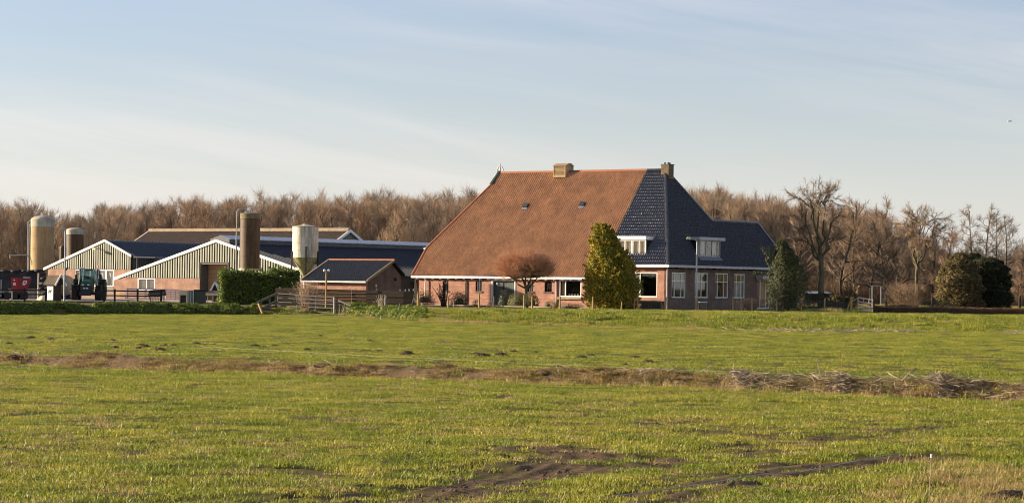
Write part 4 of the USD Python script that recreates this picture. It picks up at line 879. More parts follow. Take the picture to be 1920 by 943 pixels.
part(t4, 'chute', lathe([(0, zp - .9), (.12, zp - .9), (.13, zp - .002), (0, zp - .002)], 16), 'galvanised', 30)
for a in (3.45, 4.85, 6.0, 1.6):
    ca, sa = math.cos(a), math.sin(a)
    part(t4, 'leg', J(bar((ca * (r4 + .07), sa * (r4 + .07), zc4 + (.9 if a == 4.85 else .5)), (ca * (r4 + .03), sa * (r4 + .03), 0), .11)), 'wood_dark')
    part(t4, 'brace', bar((ca * (r4 + .05), sa * (r4 + .05), zc4 - 1.0), (ca * .35, sa * .35, zp - .5), .05), 'wood_dark')
Y5 = 268; r5 = 30.5 / 2 * Y5 / F; z5 = zat(636, 430.5, Y5)
silo('tower_silo', 'squat tan silo top showing above the ridge of the blue roof', 635.5, Y5, r5, z5, 0, 'silo_tan', .55, 'silo_pale', .22, [[(-.2, -.1, z5 - .05), (0, -.1, z5 + .3), (.7, -.1, z5 + .25), (r5 + .2, -.1, z5 - .1), (r5 + .2, -.1, .5)]])

# ---------------------------------------------------------------- yard: clamp, tyres, machines
rng = np.random.default_rng(11)
def W3(px, py, Y): return P(px, py, Y)
cl0, cl1 = P(-60, 512, 210), P(86, 511, 209)
clamp = thing('silage_clamp', 'black sheeted silage clamp with tyres along its top at the far left', 'silage clamp')
dv_ = cl1[:2] - cl0[:2]; dv_ /= np.linalg.norm(dv_); nv_ = np.array([-0.21, 0.978])
def slab(a, b, z0, z1a, z1b, back):
    a, b = np.asarray(a[:2]), np.asarray(b[:2])
    n = nv_ * back
    q = [np.array([*p, z]) for p, z in ((a, z0), (b, z0), (b + n, z0), (a + n, z0))]; t = [np.array([*p, z]) for p, z in ((a, z1a), (b, z1b), (b + n, z1b), (a + n, z1a))]
    return hexa(q, t)
part(clamp, 'sheet', slab(cl0, cl1, 0, cl0[2], cl1[2], 8), 'black_sheet', label='black plastic sheet over the heap')
n = 16
for k in range(n):
    a, b = cl0[:2] + (cl1[:2] - cl0[:2]) * k / n - nv_ * .12, cl0[:2] + (cl1[:2] - cl0[:2]) * (k + 1) / n - nv_ * .12
    part(clamp, 'wall_panel', slab(a + dv_ * .015, b - dv_ * .015, 0, zat(40, 541, 209) + .02 * (k % 2), zat(40, 541, 209) + .02 * (k % 2), .11), 'concrete')
tyre_m = T(trimesh.creation.torus(.27, .11, major_sections=14, minor_sections=7))
ty = None
for k in range(34):
    f = rng.uniform(0, 1); c = cl0 + (cl1 - cl0) * f
    loc = (c[0] + nv_[0] * rng.uniform(.1, .8), c[1] + nv_[1] * rng.uniform(.1, .8), c[2] + .10 + .08 * rng.uniform())
    if ty is None:
        ty = thing('old_tyre', 'old tyre lying on the black silage sheet', 'tyre', loc, 0, 'tyres weighing down the silage clamp'); part(ty, 'tread', tyre_m, 'tyre', 60)
    else: copy(ty, 'old_tyre', 'old tyre lying on the black silage sheet', loc, rng.uniform(0, 6), rng.uniform(.85, 1.15), 'tyres weighing down the silage clamp')
for k in range(22):
    q = P(rng.uniform(87, 101), 0, 206); lev = k // 5
    copy(ty, 'old_tyre', 'old tyre in the heap at the end of the silage clamp', (q[0], 206 + rng.uniform(-.6, .6), .12 + lev * .42), rng.uniform(0, 6), rng.uniform(.85, 1.1), 'tyres heaped at the end of the clamp', 'tyre')
p = stand(72, 204); single('clamp_post', cyl((p[0], p[1], 0), (p[0], p[1], zat(72, 512, 204)), .06, .05, 10), 'cream', 'single pale post standing against the black silage sheet', 'post', 40)
# red feed wagon
Yw = 201
wg = thing('feed_wagon', 'red tapering feed wagon parked in front of the black silage sheet', 'wagon')
c = lambda px, py, Y=Yw: P(px, py, Y)
tub = hexa([c(22.5, 545), c(50, 546), c(50, 546, Yw + 1.6), c(22.5, 545, Yw + 1.6)], [c(20, 520), c(60, 522), c(60, 522, Yw + 2.3), c(20, 520, Yw + 2.3)])
part(wg, 'tub', tub, 'red_paint')
part(wg, 'tub_rib', J(*[bar(c(a, 521, Yw - .04), c(b, 545, Yw - .04), .08, .05, (0, 1, 0)) for a, b in ((33, 33.5), (41, 39.5), (55, 47))]), 'red_paint', kind='stuff')
def emblem(cx, cy, s, sk):
    fr = lambda i, j: c(cx + i * s + j * sk, cy - j * s, Yw - .10)
    q = [fr(-1, -1), fr(1, -1), fr(1, 1), fr(-1, 1)]
    return J(*[bar(q[i], q[(i + 1) % 4], .05, .02, (0, 1, 0)) for i in range(4)], bar(fr(-.3, 0), fr(.5, .0), .04, .02, (0, 1, 0)))
part(wg, 'emblem', emblem(46.5, 529.5, 2.8, 1), 'white_paint'); part(wg, 'emblem', emblem(27, 532.5, 1.9, 0), 'white_paint')
part(wg, 'emblem', bar(c(25.5, 524.8, Yw - .08), c(28, 525.3, Yw - .08), .08, .02, (0, 1, 0)), 'white_paint'); part(wg, 'emblem', bar(c(42.5, 533.5, Yw - .1), c(47, 533.7, Yw - .1), .04, .02, (0, 1, 0)), 'white_paint')
part(wg, 'top_plate', hexa([c(43, 521.5, Yw - .05), c(57, 521.8, Yw - .05), c(57, 521.8, Yw + .1), c(43, 521.5, Yw + .1)], [c(43, 518.6, Yw - .05), c(57, 519.2, Yw - .05), c(57, 519.2, Yw + .1), c(43, 518.6, Yw + .1)]), 'galvanised')
part(wg, 'chassis', hexa([c(24, 549), c(48, 550), c(48, 550, Yw + 1.4), c(24, 549, Yw + 1.4)], [c(24, 545.2), c(48, 546.2), c(48, 546.2, Yw + 1.4), c(24, 545.2, Yw + 1.4)]), 'black_plastic')
for px in (29, 43):
    q = c(px, 556, Yw + .2)
    part(wg, 'wheel', cyl((q[0], q[1] - .15, .42), (q[0], q[1] + .15, .42), .42, None, 20), 'tyre', 40)
# dark implement left of the wagon
im = thing('field_implement', 'dark low machine beside the red feed wagon at the picture edge', 'machine')
part(im, 'body', hexa([c(-8, 546), c(17, 546), c(17, 546, Yw + 1.5), c(-8, 546, Yw + 1.5)], [c(-6, 537), c(14, 538.5), c(14, 538.5, Yw + 1.2), c(-6, 537, Yw + 1.2)]), 'black_plastic')
for px in (0, 12):
    q = c(px, 552, Yw + .1); part(im, 'wheel', cyl((q[0], q[1] - .12, .35), (q[0], q[1] + .12, .35), .35, None, 18), 'tyre', 40)
q = c(2, 538); part(im, 'frame', bar((q[0], q[1], .3), (q[0], q[1], q[2] + .6), .07), 'galvanised')
# slurry tank behind the tractor
Yt = 216; q = stand(121, Yt)
tk = thing('slurry_tank', 'beige round slurry tank standing behind the tractor', 'tank', (q[0], q[1], 0), .35)
rt = 19 * Yt / F; 
part(tk, 'body', J(cyl((0, -.4, 1.25), (0, 3.4, 1.25), rt, None, 28), lathe([(0, 0)], 8) if False else None), 'tank_beige', 30)
part(tk, 'end_cap', (lambda m: (np.stack([m[0][:, 0], -.4 - m[0][:, 2], 1.25 + m[0][:, 1]], 1), m[1]))(lathe([(rt, 0), (rt * .8, .18), (rt * .4, .3), (0, .33)], 28)), 'tank_beige', 30)
part(tk, 'stand', J(bx(-.6, .6, 0, .2, 0, .6), bx(-.6, .6, 2.6, 2.8, 0, .6)), 'black_plastic')
part(tk, 'riser', pipe([(-.15, -.85, .2), (-.15, -.85, 2.5), (.1, -.85, 2.75)], .09, 8), 'wood_dark', 40)
# tractor, front towards us
Ytr = 205; q = stand(164, Ytr); k = Ytr / F
tr = thing('tractor', 'green tractor with glass cab facing the road between tank and barn', 'tractor', (q[0], q[1], 0), .06)
X_ = lambda px: (px - 164) * k
Zt = lambda py: zat(164, py, Ytr)
from shapely.geometry import Point
def wheel(parent, x, y, r, w, rim):
    t = np.linspace(0, 2 * np.pi, 29)
    m = lathe([(r * .5, -w / 2), (r * .86, -w / 2), (r, -w * .36), (r, w * .36), (r * .86, w / 2), (r * .5, w / 2)], 28)
    m = (np.stack([x + m[0][:, 2], y + m[0][:, 0], r + m[0][:, 1]], 1), m[1])
    p = part(parent, 'wheel', m, 'tyre', 30)
    lug = []
    for i in range(18):
        a = i * 2 * np.pi / 18
        for sg in (-1, 1):
            ca, sa = math.cos(a + sg * .08), math.sin(a + sg * .08); cb, sb = math.cos(a), math.sin(a)
            lug.append(bar((x + sg * w * .46, y + ca * r, r + sa * r), (x + sg * .02, y + cb * r * 1.02, r + sb * r * 1.02), .07, .07))
    part(p, 'tread_lug', J(*lug), 'tyre', kind='stuff')
    part(p, 'rim', cyl((x - w * .3, y, r), (x + w * .3, y, r), r * .52, None, 20), rim, 40)
for sx in (-1, 1):
    wheel(tr, sx * 1.03, 1.75, .86, .62, 'tractor_green'); wheel(tr, sx * .98, -.55, .62, .52, 'tractor_green')
    part(tr, 'mudguard', J(*[bx(sx * 1.0 - .32, sx * 1.0 + .32, 1.75 + .9 * math.cos(a) - .2, 1.75 + .9 * math.cos(a) + .2, .86 + .9 * math.sin(a), .92 + .9 * math.sin(a)) for a in np.linspace(.5, 2.7, 7)]), 'tractor_green')
    part(tr, 'front_mudguard', J(*[bx(sx * .98 - .27, sx * .98 + .27, -.55 + .68 * math.cos(a) - .14, -.55 + .68 * math.cos(a) + .14, .62 + .68 * math.sin(a), .66 + .68 * math.sin(a)) for a in np.linspace(.8, 2.6, 6)]), 'black_plastic')
    part(tr, 'cab_post', J(bar((sx * .78, .75, 1.35), (sx * .70, .85, Zt(507.5)), .09), bar((sx * .78, 2.2, 1.35), (sx * .70, 2.15, Zt(507.5)), .09)), 'black_plastic')
    part(tr, 'mirror', J(bx(sx * 1.0 - .09, sx * 1.0 + .09, .68, .74, 1.75, 2.15), bar((sx * .72, .8, 2.2), (sx * 1.0, .7, 2.17), .04)), 'black_plastic')
part(tr, 'hood', hexa([(-.42, -1.35, .85), (.42, -1.35, .85), (.48, .75, .95), (-.48, .75, .95)], [(-.30, -1.2, Zt(528)), (.30, -1.2, Zt(528)), (.42, .75, Zt(522.5)), (-.42, .75, Zt(522.5))]), 'tractor_green')
part(tr, 'grille', hexa([(-.36, -1.40, .62), (.36, -1.40, .62), (.36, -1.34, .62), (-.36, -1.34, .62)], [(-.28, -1.30, 1.28), (.28, -1.30, 1.28), (.28, -1.2, 1.28), (-.28, -1.2, 1.28)]), 'black_plastic')
for x, z in ((-.22, 1.33), (.22, 1.33), (-.12, 1.05), (.12, 1.05)):
    part(tr, 'headlight', bx(x - .09, x + .09, -1.38, -1.25, z - .04, z + .04), 'headlamp')
part(tr, 'front_weight', bx(-.45, .45, -1.75, -1.42, .45, .78), 'black_plastic'); part(tr, 'axle', bx(-.8, .8, -.68, -.42, .5, .72), 'black_plastic')
part(tr, 'chassis', bx(-.35, .35, -1.2, 2.2, .55, .9), 'black_plastic')
part(tr, 'cab_roof', hexa([(-.82, .7, Zt(507.5)), (.82, .7, Zt(507.5)), (.82, 2.3, Zt(507.5)), (-.82, 2.3, Zt(507.5))], [(-.70, .85, Zt(504)), (.70, .85, Zt(504)), (.70, 2.2, Zt(504)), (-.70, 2.2, Zt(504))]), 'tractor_green')
for a in ((-.74, .74, .80, .81), ):
    part(tr, 'windscreen', bx(a[0], a[1], .79, .80, 1.45, Zt(507.6)), 'cab_glass'); part(tr, 'rear_window', bx(a[0], a[1], 2.17, 2.18, 1.45, Zt(507.6)), 'cab_glass')
part(tr, 'seat', J(bx(-.3, .3, 1.4, 1.9, 1.2, 1.45), bx(-.3, .3, 1.8, 1.95, 1.45, 2.05)), 'black_plastic')
part(tr, 'steering_wheel', (lambda m: (np.stack([m[0][:, 0], 1.1 + m[0][:, 1] * .8, 1.62 + m[0][:, 1] * .6], 1), m[1]))(T(trimesh.creation.torus(.2, .02, major_sections=16, minor_sections=6))), 'black_plastic', 40)
part(tr, 'exhaust', J(cyl((.66, .62, 1.2), (.66, .62, Zt(500)), .06, .05, 10)), 'galvanised', 40)
part(tr, 'beacon', J(cyl((.72, 1.2, Zt(504)), (.72, 1.2, Zt(500.5)), .05, None, 8), cyl((.72, 1.2, Zt(500.5)), (.72, 1.2, Zt(497.5)), .08, .06, 10)), 'orange_lamp', 40)
part(tr, 'roof_lamp', bx(-.78, -.45, .9, 1.3, Zt(504), Zt(501)), 'white_paint')
for x in (-.55, -.4, .4, .55): part(tr, 'work_light', bx(x - .05, x + .05, .66, .70, Zt(507.4), Zt(505.6)), 'headlamp')
# little tiled shelter with cow board
Yk = 196; q = stand(102, Yk)
kn = thing('milk_stand', 'little white shelter with a cow board and mossy tiled roof', 'shelter', (q[0], q[1], 0), -.55)
z_e, z_r = zat(102, 533.5, Yk), zat(102, 515.5, Yk)
part(kn, 'board', bx(-.32, .32, -.50, -.46, .12, z_e - .02), 'white_paint', label='white front board with a black cow')
part(kn, 'side_wall', bx(.28, .32, -.455, .45, .05, z_e), 'wood_dark'); part(kn, 'side_wall', bx(-.32, -.28, -.455, .45, .05, z_e), 'wood_dark'); part(kn, 'back_wall', bx(-.275, .275, .41, .45, .05, z_e), 'wood_dark')
cow = Polygon([(-.13, .62), (-.10, .62), (-.09, .74), (.05, .74), (.06, .62), (.09, .62), (.10, .80), (.17, .83), (.16, .92), (.06, .90), (-.12, .90), (-.17, .70)])
part(kn, 'cow_picture', plate(cow, 'y', -.512, .01), 'cow_black')
for s_ in (-1, 1):
    sl = math.atan2(z_r - z_e, .62)
    O = np.array([-.62, s_ * -.62, z_e - .05]) if s_ > 0 else np.array([.62, .62, z_e - .05])
    part(kn, 'roof', tiles([-.62, -.62, z_e - .03], [1, 0, 0], [0, math.cos(sl), math.sin(sl)], [0, -math.sin(sl), math.cos(sl)], Polygon([(0, 0), (1.28, 0), (1.28, math.hypot(.62, z_r - z_e)), (0, math.hypot(.62, z_r - z_e))]), .2, .28, .04, .01, PROF) if s_ > 0 else hexa([(-.62, 0, z_r - .06), (.66, 0, z_r - .06), (.66, .62, z_e - .09), (-.62, .62, z_e - .09)], [(-.62, 0, z_r), (.66, 0, z_r), (.66, .62, z_e - .03), (-.62, .62, z_e - .03)]), 'cap_tan', 40)
part(kn, 'roof_boarding', hexa([(-.6, -.6, z_e - .07), (.64, -.6, z_e - .07), (.64, 0, z_r - .08), (-.6, 0, z_r - .08)], [(-.6, -.6, z_e - .04), (.64, -.6, z_e - .04), (.64, 0, z_r - .04), (-.6, 0, z_r - .04)]), 'wood_dark')
for a, b in (((.68, -.66, z_e - .08), (.68, 0, z_r + .04)), ((.68, 0, z_r + .04), (.68, .66, z_e - .08))): part(kn, 'bargeboard', bar(a, b, .05, .14, (0, 0, 1)), 'white_paint')
part(kn, 'gable', plate(Polygon([(-.55, z_e - .03), (.55, z_e - .03), (0, z_r - .08)]), 'x', .5, .03), 'black_wood')
# tall thin light pole at the left
q = stand(121, 193)
lp = thing('light_pole', 'tall thin grey pole beside the white cow board shelter', 'pole', (q[0], q[1], 0))
part(lp, 'pole', cyl((0, 0, -.1), (0, 0, zat(121, 429, 193)), .07, .055, 12), 'galvanised', 40)
part(lp, 'lamp', J(bx(-.30, -.02, -.09, .09, zat(121, 431.5, 193), zat(121, 428.5, 193))), 'galvanised')
# bundle of pale sacks / sheet on the yard
q = stand(83, 199)
def lump(w, d, h, seed, n=3):
    m = trimesh.creation.icosphere(subdivisions=n); v = np.array(m.vertices)
    r = .72 + .55 * fbm(v * 1.9 + seed, 3, seed)
    v = v * r[:, None] * [w, d, h]; v[:, 2] = np.maximum(v[:, 2], -.02)
    return v, np.asarray(m.faces)
single('sand_heap', (lambda m: (m[0] + [q[0], q[1], 0], m[1]))(lump(.62, .5, .42, 3)), 'cream', 'low pale heap under a sheet left of the cow board shelter', 'heap', True)
# hurdles in front of the middle barn
def hurdle(name, label, a, b, z0, z1, nr, verts, mat, r=.035, cat='hurdle', group=None):
    a, b = np.asarray(a, float), np.asarray(b, float)
    t = thing(name, label, cat, group=group)
    for k in range(nr):
        f = k / (nr - 1)
        part(t, 'rail', cyl(a + [0, 0, z0 + (z1 - z0) * f], b + [0, 0, z0 + (z1 - z0) * f], r, None, 6), mat, 40)
    for v in verts:
        p = a + (b - a) * v
        part(t, 'upright', cyl(p + [0, 0, z0 - .02], p + [0, 0, z1 + .02], r * 1.05, None, 6), mat, 40)
    return t
for i, (p0, p1, yy, lab) in enumerate(((236, 292, 209, 'long rusty tube hurdle below the barn window'), (240, 334, 206.5, 'longest rusty tube hurdle leaning in front of the other two'), (312, 337, 204, 'short thick hurdle stack beside the striped crate'))):
    a, b = P(p0, 500, yy), P(p1, 500, yy); a[2] = b[2] = 0
    hurdle('steel_hurdle', lab, a, b, .25, zat(280, 541.5, yy) - .05 * i, 5, (0, .35, .7, 1), 'rust_pink', .05 if i else .04)
# slanted hay rack
Yh = 198; hr = thing('hay_rack', 'open slanted wooden hay rack with thin bars', 'hay rack')
hc = lambda px, py, y=Yh: P(px, py, y)
part(hr, 'top_rail', bar(hc(277, 551.5), hc(310, 548.5), .10, .10), 'wood_grey'); part(hr, 'bottom_rail', bar(hc(283, 566), hc(310, 566), .08, .08), 'wood_grey')
for k in range(10): part(hr, 'bar', bar(hc(282 + k * 3, 565.5), hc(284.5 + k * 2.8, 550.5 - k * .25), .035), 'wood_grey')
part(hr, 'end_board', hexa([hc(277, 552), hc(281, 552), hc(281, 552, Yh + 1), hc(277, 552, Yh + 1)], [hc(282, 566), hc(284.5, 566), hc(284.5, 566, Yh + 1), hc(282, 566, Yh + 1)]), 'cap_tan')
part(hr, 'back_board', bar(hc(279, 550.5, Yh + 1), hc(311, 548, Yh + 1), .1, .5), 'wood_dark')
# crate, striped box and dark cabinet
Yc = 198
def pbox(px0, px1, py0, py1, Y, d=.9):
    a, b = P(px0, py1, Y), P(px1, py0, Y)
    return bx(a[0], b[0], Y, Y + d, a[2], b[2])
cr_ = thing('calf_box', 'pale wooden box with a dark opening beside the striped cabinet', 'box')
part(cr_, 'front', J(pbox(336, 351.5, 544.5, 553, Yc, .05), pbox(336, 338, 553, 569, Yc, .05), pbox(348.5, 351.5, 553, 569, Yc, .05)), 'cream'); part(cr_, 'inside', pbox(337, 351, 545.5, 569, Yc + .06, .8), 'wood_dark')
sb_ = thing('striped_cabinet', 'cabinet with green and white striped side and dark door', 'cabinet')
part(sb_, 'body', pbox(351.8, 364.5, 544.5, 569, Yc, .8), 'dark_green')
for k in range(5): part(sb_, 'stripe', pbox(352 + k * 2.6, 353.3 + k * 2.6, 544.8, 568.5, Yc - .03, .028), 'rib_light' if k % 2 else 'white_paint')
part(sb_, 'door', pbox(364.7, 384.5, 545.5, 567, Yc - .02, .8), 'dark_green'); part(sb_, 'lid', pbox(363.5, 387.5, 543.2, 545.3, Yc - .1, 1.0), 'black_wood')
# white A-frame gable and trailer with yellow beam
af = thing('play_house', 'small dark hut with white pointed bargeboards before the roller door', 'hut')
Ya = 200; A = lambda px, py, y=Ya: P(px, py, y)
part(af, 'bargeboard', bar(A(394, 546), A(403.3, 528), .09, .12), 'white_paint'); part(af, 'bargeboard', bar(A(403.3, 528), A(410, 545), .09, .12), 'white_paint')
part(af, 'front', plate(Polygon([A(396, 547)[[0, 2]], A(410, 547)[[0, 2]], A(403.3, 530)[[0, 2]]]), 'y', Ya + .05, .05), 'black_wood')
part(af, 'roof', J(hexa([A(394.5, 546), A(403.3, 528.6), A(403.3, 528.6, Ya + 1.5), A(394.5, 546, Ya + 1.5)], [A(395.2, 546), A(403.6, 529.2), A(403.6, 529.2, Ya + 1.5), A(395.2, 546, Ya + 1.5)])), 'wood_dark'); part(af, 'roof', hexa([A(403.0, 528.6), A(411, 545), A(411, 545, Ya + 1.5), A(403.0, 528.6, Ya + 1.5)], [A(403.3, 529.4), A(410.2, 545), A(410.2, 545, Ya + 1.5), A(403.3, 529.4, Ya + 1.5)]), 'wood_dark')
part(af, 'wall', pbox(397, 409, 546.5, 566, Ya + .1, 1.3), 'wood_dark')
tr2 = thing('flat_trailer', 'low flat trailer with a pale yellow side beam in front of the laurel hedge', 'trailer')
part(tr2, 'side_beam', pbox(385.5, 428, 550, 554, 197, .15), 'cream'); part(tr2, 'deck', hexa([A(386, 550, 197.2), A(430, 550, 197.2), A(427, 546, 199), A(389, 546, 199)], [A(386, 549, 197.2), A(430, 549, 197.2), A(427, 545, 199), A(389, 545, 199)]), 'wood_dark')
for px in (389, 399, 418): part(tr2, 'leg', pbox(px - .8, px + .8, 554.2, 566, 197.1, .1), 'cream')
part(tr2, 'brace', bar(A(418, 555, 197.05), A(427, 559, 197.05), .1, .06), 'door_tan')

# ---------------------------------------------------------------- fences, gates, poles
def rail_fence(name, label, pts, rails, post_w, mat, ztop, rmat=None, every=None, cat='fence', lean=0):
    t = thing(name, label, cat)
    pts = [np.asarray(p, float) for p in pts]
    for p in pts: part(t, 'post', bx(p[0] - post_w / 2, p[0] + post_w / 2, p[1] - post_w / 2, p[1] + post_w / 2, p[2] - .2, p[2] + ztop), mat)
    for a, b in zip(pts[:-1], pts[1:]):
        for z, h in rails:
            o = np.array([0, -post_w / 2 - .02, 0])
            part(t, 'rail', bar(a + o + [0, 0, z], b + o + [0, 0, z], .035, h), rmat or mat)
    return t
Yf = 190; gz = lambda px: P(px, 500, Yf) * [1, 1, 0]
rail_fence('yard_fence', 'black post and rail fence in front of the red feed wagon', [gz(p) for p in (-40, -6, 47, 87)], [(zat(160, 545.3, Yf), .10), (zat(160, 553.2, Yf), .10)], .13, 'black_wood', zat(160, 542, Yf))
rail_fence('yard_fence', 'black post and rail fence between the tractor and the hay rack', [P(p, 500, 194) * [1, 1, 0] for p in (196, 216, 259, 303)], [(zat(230, 545.3, 194), .10), (zat(230, 554.5, 194), .10)], .13, 'black_wood', zat(230, 542, 194))
kb = thing('kick_board', 'wide dark board running low along the road edge', 'board fence')
for k in range(9):
    a, b = P(-45 + k * 52, 500, 187.5), P(-45 + (k + 1) * 52 - .5, 500, 187.5)
    part(kb, 'board', bx(a[0], b[0], 187.5, 187.55 + .006 * (k % 2), max(zat(150, 570, 187.5), -.05), zat(150, 565.2, 187.5)), 'wood_board')
q = stand(22.5, 189); single('marker_post', J(bx(q[0] - .05, q[0] + .05, 188.95, 189.05, 0, zat(22, 546, 189))), 'cream', 'short yellow and black marker post below the red feed wagon', 'post')
# plank fence beside the brick shed
pf = thing('plank_fence', 'dark fence of wide horizontal planks in front of the brick shed', 'fence')
fa, fb2 = P(516, 540, 184), P(757, 545.4, 181)
nb = 6; L_ = np.linalg.norm((fb2 - fa)[:2]); ncol = 5
for j in range(ncol):
    a, b = fa + (fb2 - fa) * (j / ncol), fa + (fb2 - fa) * ((j + 1) / ncol)
    for i in range(nb):
        h = .235; z1a, z1b = a[2] - i * h, b[2] - i * h
        o = .03 * ((i + j) % 2) + rng.uniform(-.006, .006)
        part(pf, 'plank', hexa([(a[0] + .01, a[1] - o, z1a - h + .015), (b[0] - .01, b[1] - o, z1b - h + .015), (b[0] - .01, b[1] + .04 - o, z1b - h + .015), (a[0] + .01, a[1] + .04 - o, z1a - h + .015)], [(a[0] + .01, a[1] - o, z1a), (b[0] - .01, b[1] - o, z1b), (b[0] - .01, b[1] + .04 - o, z1b), (a[0] + .01, a[1] + .04 - o, z1a)]), 'wood_board')
for px, py in ((524.5, 540), (611.5, 541.5), (656, 542.5), (667, 542.7), (706, 543.6), (750, 544.6)):
    p = P(px, py, 182.6); part(pf, 'post_cap', J(bar(p + [-.06, -.05, -.02], p + [0, -.05, .09], .03), bar(p + [0, -.05, .09], p + [.06, -.05, -.02], .03)), 'white_paint')
fe = thing('fence_end', 'mossy short plank fence panel at the farmhouse corner', 'fence')
for i in range(7):
    a, b = P(757.5, 545.5 + i * 4.2, 181), P(775, 546.5 + i * 4.2, 181); part(fe, 'plank', bx(a[0], b[0], 180.97 + .02 * (i % 2), 181.02 + .02 * (i % 2), a[2] - .155, a[2]), 'wood_board')
for px, py in ((760, 543.2), (767, 542.6), (775, 542)):
    p = P(px, py, 181); part(fe, 'post_cap', bx(p[0] - .035, p[0] + .035, 180.95, 181.05, p[2] - .12, p[2] + .03), 'white_paint')
# pole with two white heads
q = stand(611.5, 182.0)
sp = thing('siren_pole', 'slim wooden pole with two white heads in front of the brick shed', 'pole', q)
zz = zat(611.5, 508, 182) - q[2]
part(sp, 'pole', cyl((0, 0, -.1), (0, 0, zz), .07, .06, 10), 'wood_post', 40)
for dx in (-.14, .17):
    part(sp, 'head', xf(T(trimesh.creation.icosphere(2, .10)), (dx, 0, zz + .03)), 'white_paint', True)
part(sp, 'cross_arm', bx(-.2, .22, -.02, .02, zz - .06, zz - .02), 'galvanised')
# field gate with its fences
Yg = 180.0
g0, g1 = P(521, 584, Yg), P(626.5, 588, 177.5)
z0g, z1g = (zt(*g0[:2]) + zt(*g1[:2])) / 2 + .05, None
gt = thing('field_gate', 'long grey tube field gate in front of the plank fence', 'gate')
rails = [(550.3, 557.8), (558.4, 563.8), (566.0, 570.5), (573.0, 578.0), (580.0, 586.6)]
for a, b in rails: part(gt, 'rail', cyl(P(521, a, Yg), P(626.5, b, 177.5), .03, None, 8), 'gate_grey', 40)
for px, f in ((521, 0), (557, .34), (591.5, .667), (626.5, 1)):
    yy = Yg + (177.5 - Yg) * f; ya, yb_ = 550.3 + 7.5 * f, 580 + 6.6 * f
    part(gt, 'upright', cyl(P(px, ya - .6, yy), P(px, yb_ + .5, yy), .03 if f < 1 else .05, None, 8), 'gate_grey' if f < 1 else 'grey_paint', 40)
gf_ = thing('gate_fence', 'weathered fence of three rails sloping down to the left of the field gate', 'fence')
for px, p0, p1, yy, w in ((517.5, 550.5, 583, 180.2, .16), (505.8, 554.5, 583, 179.2, .13), (489.5, 561.5, 581, 178, .10)):
    part(gf_, 'post', bar(P(px, p1 + 4, yy), P(px, p0, yy), w), 'wood_grey')
for a, b in (((482, 567.5), (517, 551)), ((466, 588.5), (517, 566)), ((478, 580), (517, 574))): part(gf_, 'rail', bar(P(a[0], a[1], 177.6), P(b[0], b[1], 180.05), .05, .15), 'wood_grey')
part(gf_, 'strut', bar(P(484.5, 569, 177.3), P(492, 588, 177), .10), 'wood_post')
def stake(name, label, px, p0, p1, Y, w, mat='wood_post', lean=0, group=None, cat='post'):
    b = stand(px, Y); top = P(px + lean, p0, Y)
    m = cyl((b[0], Y, b[2] - .25), top, w / 2, w / 2 * .9, 9)
    return single(name, m, mat, label, cat, 40, group)
gr_ = thing('gate_end_fence', 'three weathered posts with broken rails at the right end of the field gate', 'fence')
for px, p0, yy, w in ((632, 560, 177.5, .13), (638.5, 569.5, 176.5, .12), (646.5, 568.5, 176, .12)):
    b = stand(px, yy); part(gr_, 'post', cyl((b[0], yy, b[2] - .2), P(px, p0, yy), w / 2, w / 2.1, 9), 'wood_grey', 40)
for a, b in (((634, 563), (658, 573)), ((647, 576), (668, 584))): part(gr_, 'rail', bar(P(a[0], a[1], 176.3), P(b[0], b[1], 175.6), .05, .11), 'wood_grey')
stake('fence_post', 'lone leaning post in the ditch bank right of the field gate', 749, 569, 0, 167, .13, 'wood_grey', 1)
stake('white_stake', 'pale broken stake standing before the plank fence', 721.5, 555, 0, 180, .14, 'silo_pale', 1.5)
stake('white_stake', 'short pale stub at the foot of the ditch bank', 713.5, 591, 0, 160, .09, 'silo_pale', 1.2)
q = stand(784, 180.5)
cp = thing('corner_post', 'tall yellowish corner post with a diagonal strut at the farmhouse corner', 'post')
part(cp, 'post', cyl((q[0], 180.5, q[2] - .2), P(784, 546.5, 180.5), .08, .075, 10), 'wood_post', 40); part(cp, 'strut', bar(P(777, 552, 180.4), P(784.5, 547, 180.4), .06), 'wood_grey'); part(cp, 'thin_post', cyl((P(778.5, 0, 180.8)[0], 180.8, q[2]), P(778, 553, 180.8), .05, .045, 8), 'wood_grey', 40)
G1 = 'posts of the garden fence before the farmhouse'
garden = thing('garden_fence', 'row of rough garden posts along the foot of the red roof wall', 'fence')
for px, p0, yy in ((841, 558.5, 186), (898.5, 550.5, 187), (926, 555.5, 186), (983, 553, 187), (998, 555.5, 188), (1050, 555.5, 188), (1112, 556, 189.5)):
    b = stand(px, yy); part(garden, 'post', cyl((b[0], yy, b[2] - .2), P(px + rng.uniform(-.5, 1), p0, yy), .075, .065, 9), 'wood_post' if rng.uniform() < .6 else 'wood_grey', 40)
for z in (560, 566): part(garden, 'wire', cyl(P(784, z, 184.5), P(1112, z + 1.5, 189.4), .006, None, 4), 'wire_dark')
stake('fence_post', 'thin leaning white cane near the clipped round shrub', 852, 562, 0, 185.5, .05, 'silo_pale', -2.5)
for px, p0, yy, lab in ((811, 578, 168, 'reddish post alone on the grassy bank below the path'), (1087.5, 588.5, 158, 'short post in a dry tuft on the bank left of centre'), (1165.5, 565.5, 180, 'slim post just left of the paired posts by the conifer')):
    stake('bank_post', lab, px, p0, 0, yy, .10, 'wood_post', .3)
mesh_f = thing('wire_fence', 'wire mesh fence on wooden posts in front of the shaded house end', 'fence')
pp = [(1189.5, 566.5), (1195.5, 557), (1248.5, 556.5), (1306.5, 557.5), (1374.5, 556.5), (1410, 558.5), (1457, 556.5), (1503, 558), (1546, 559), (1597, 557)]
Yo = lambda px: 190.5 - (px - 1190) * .0005
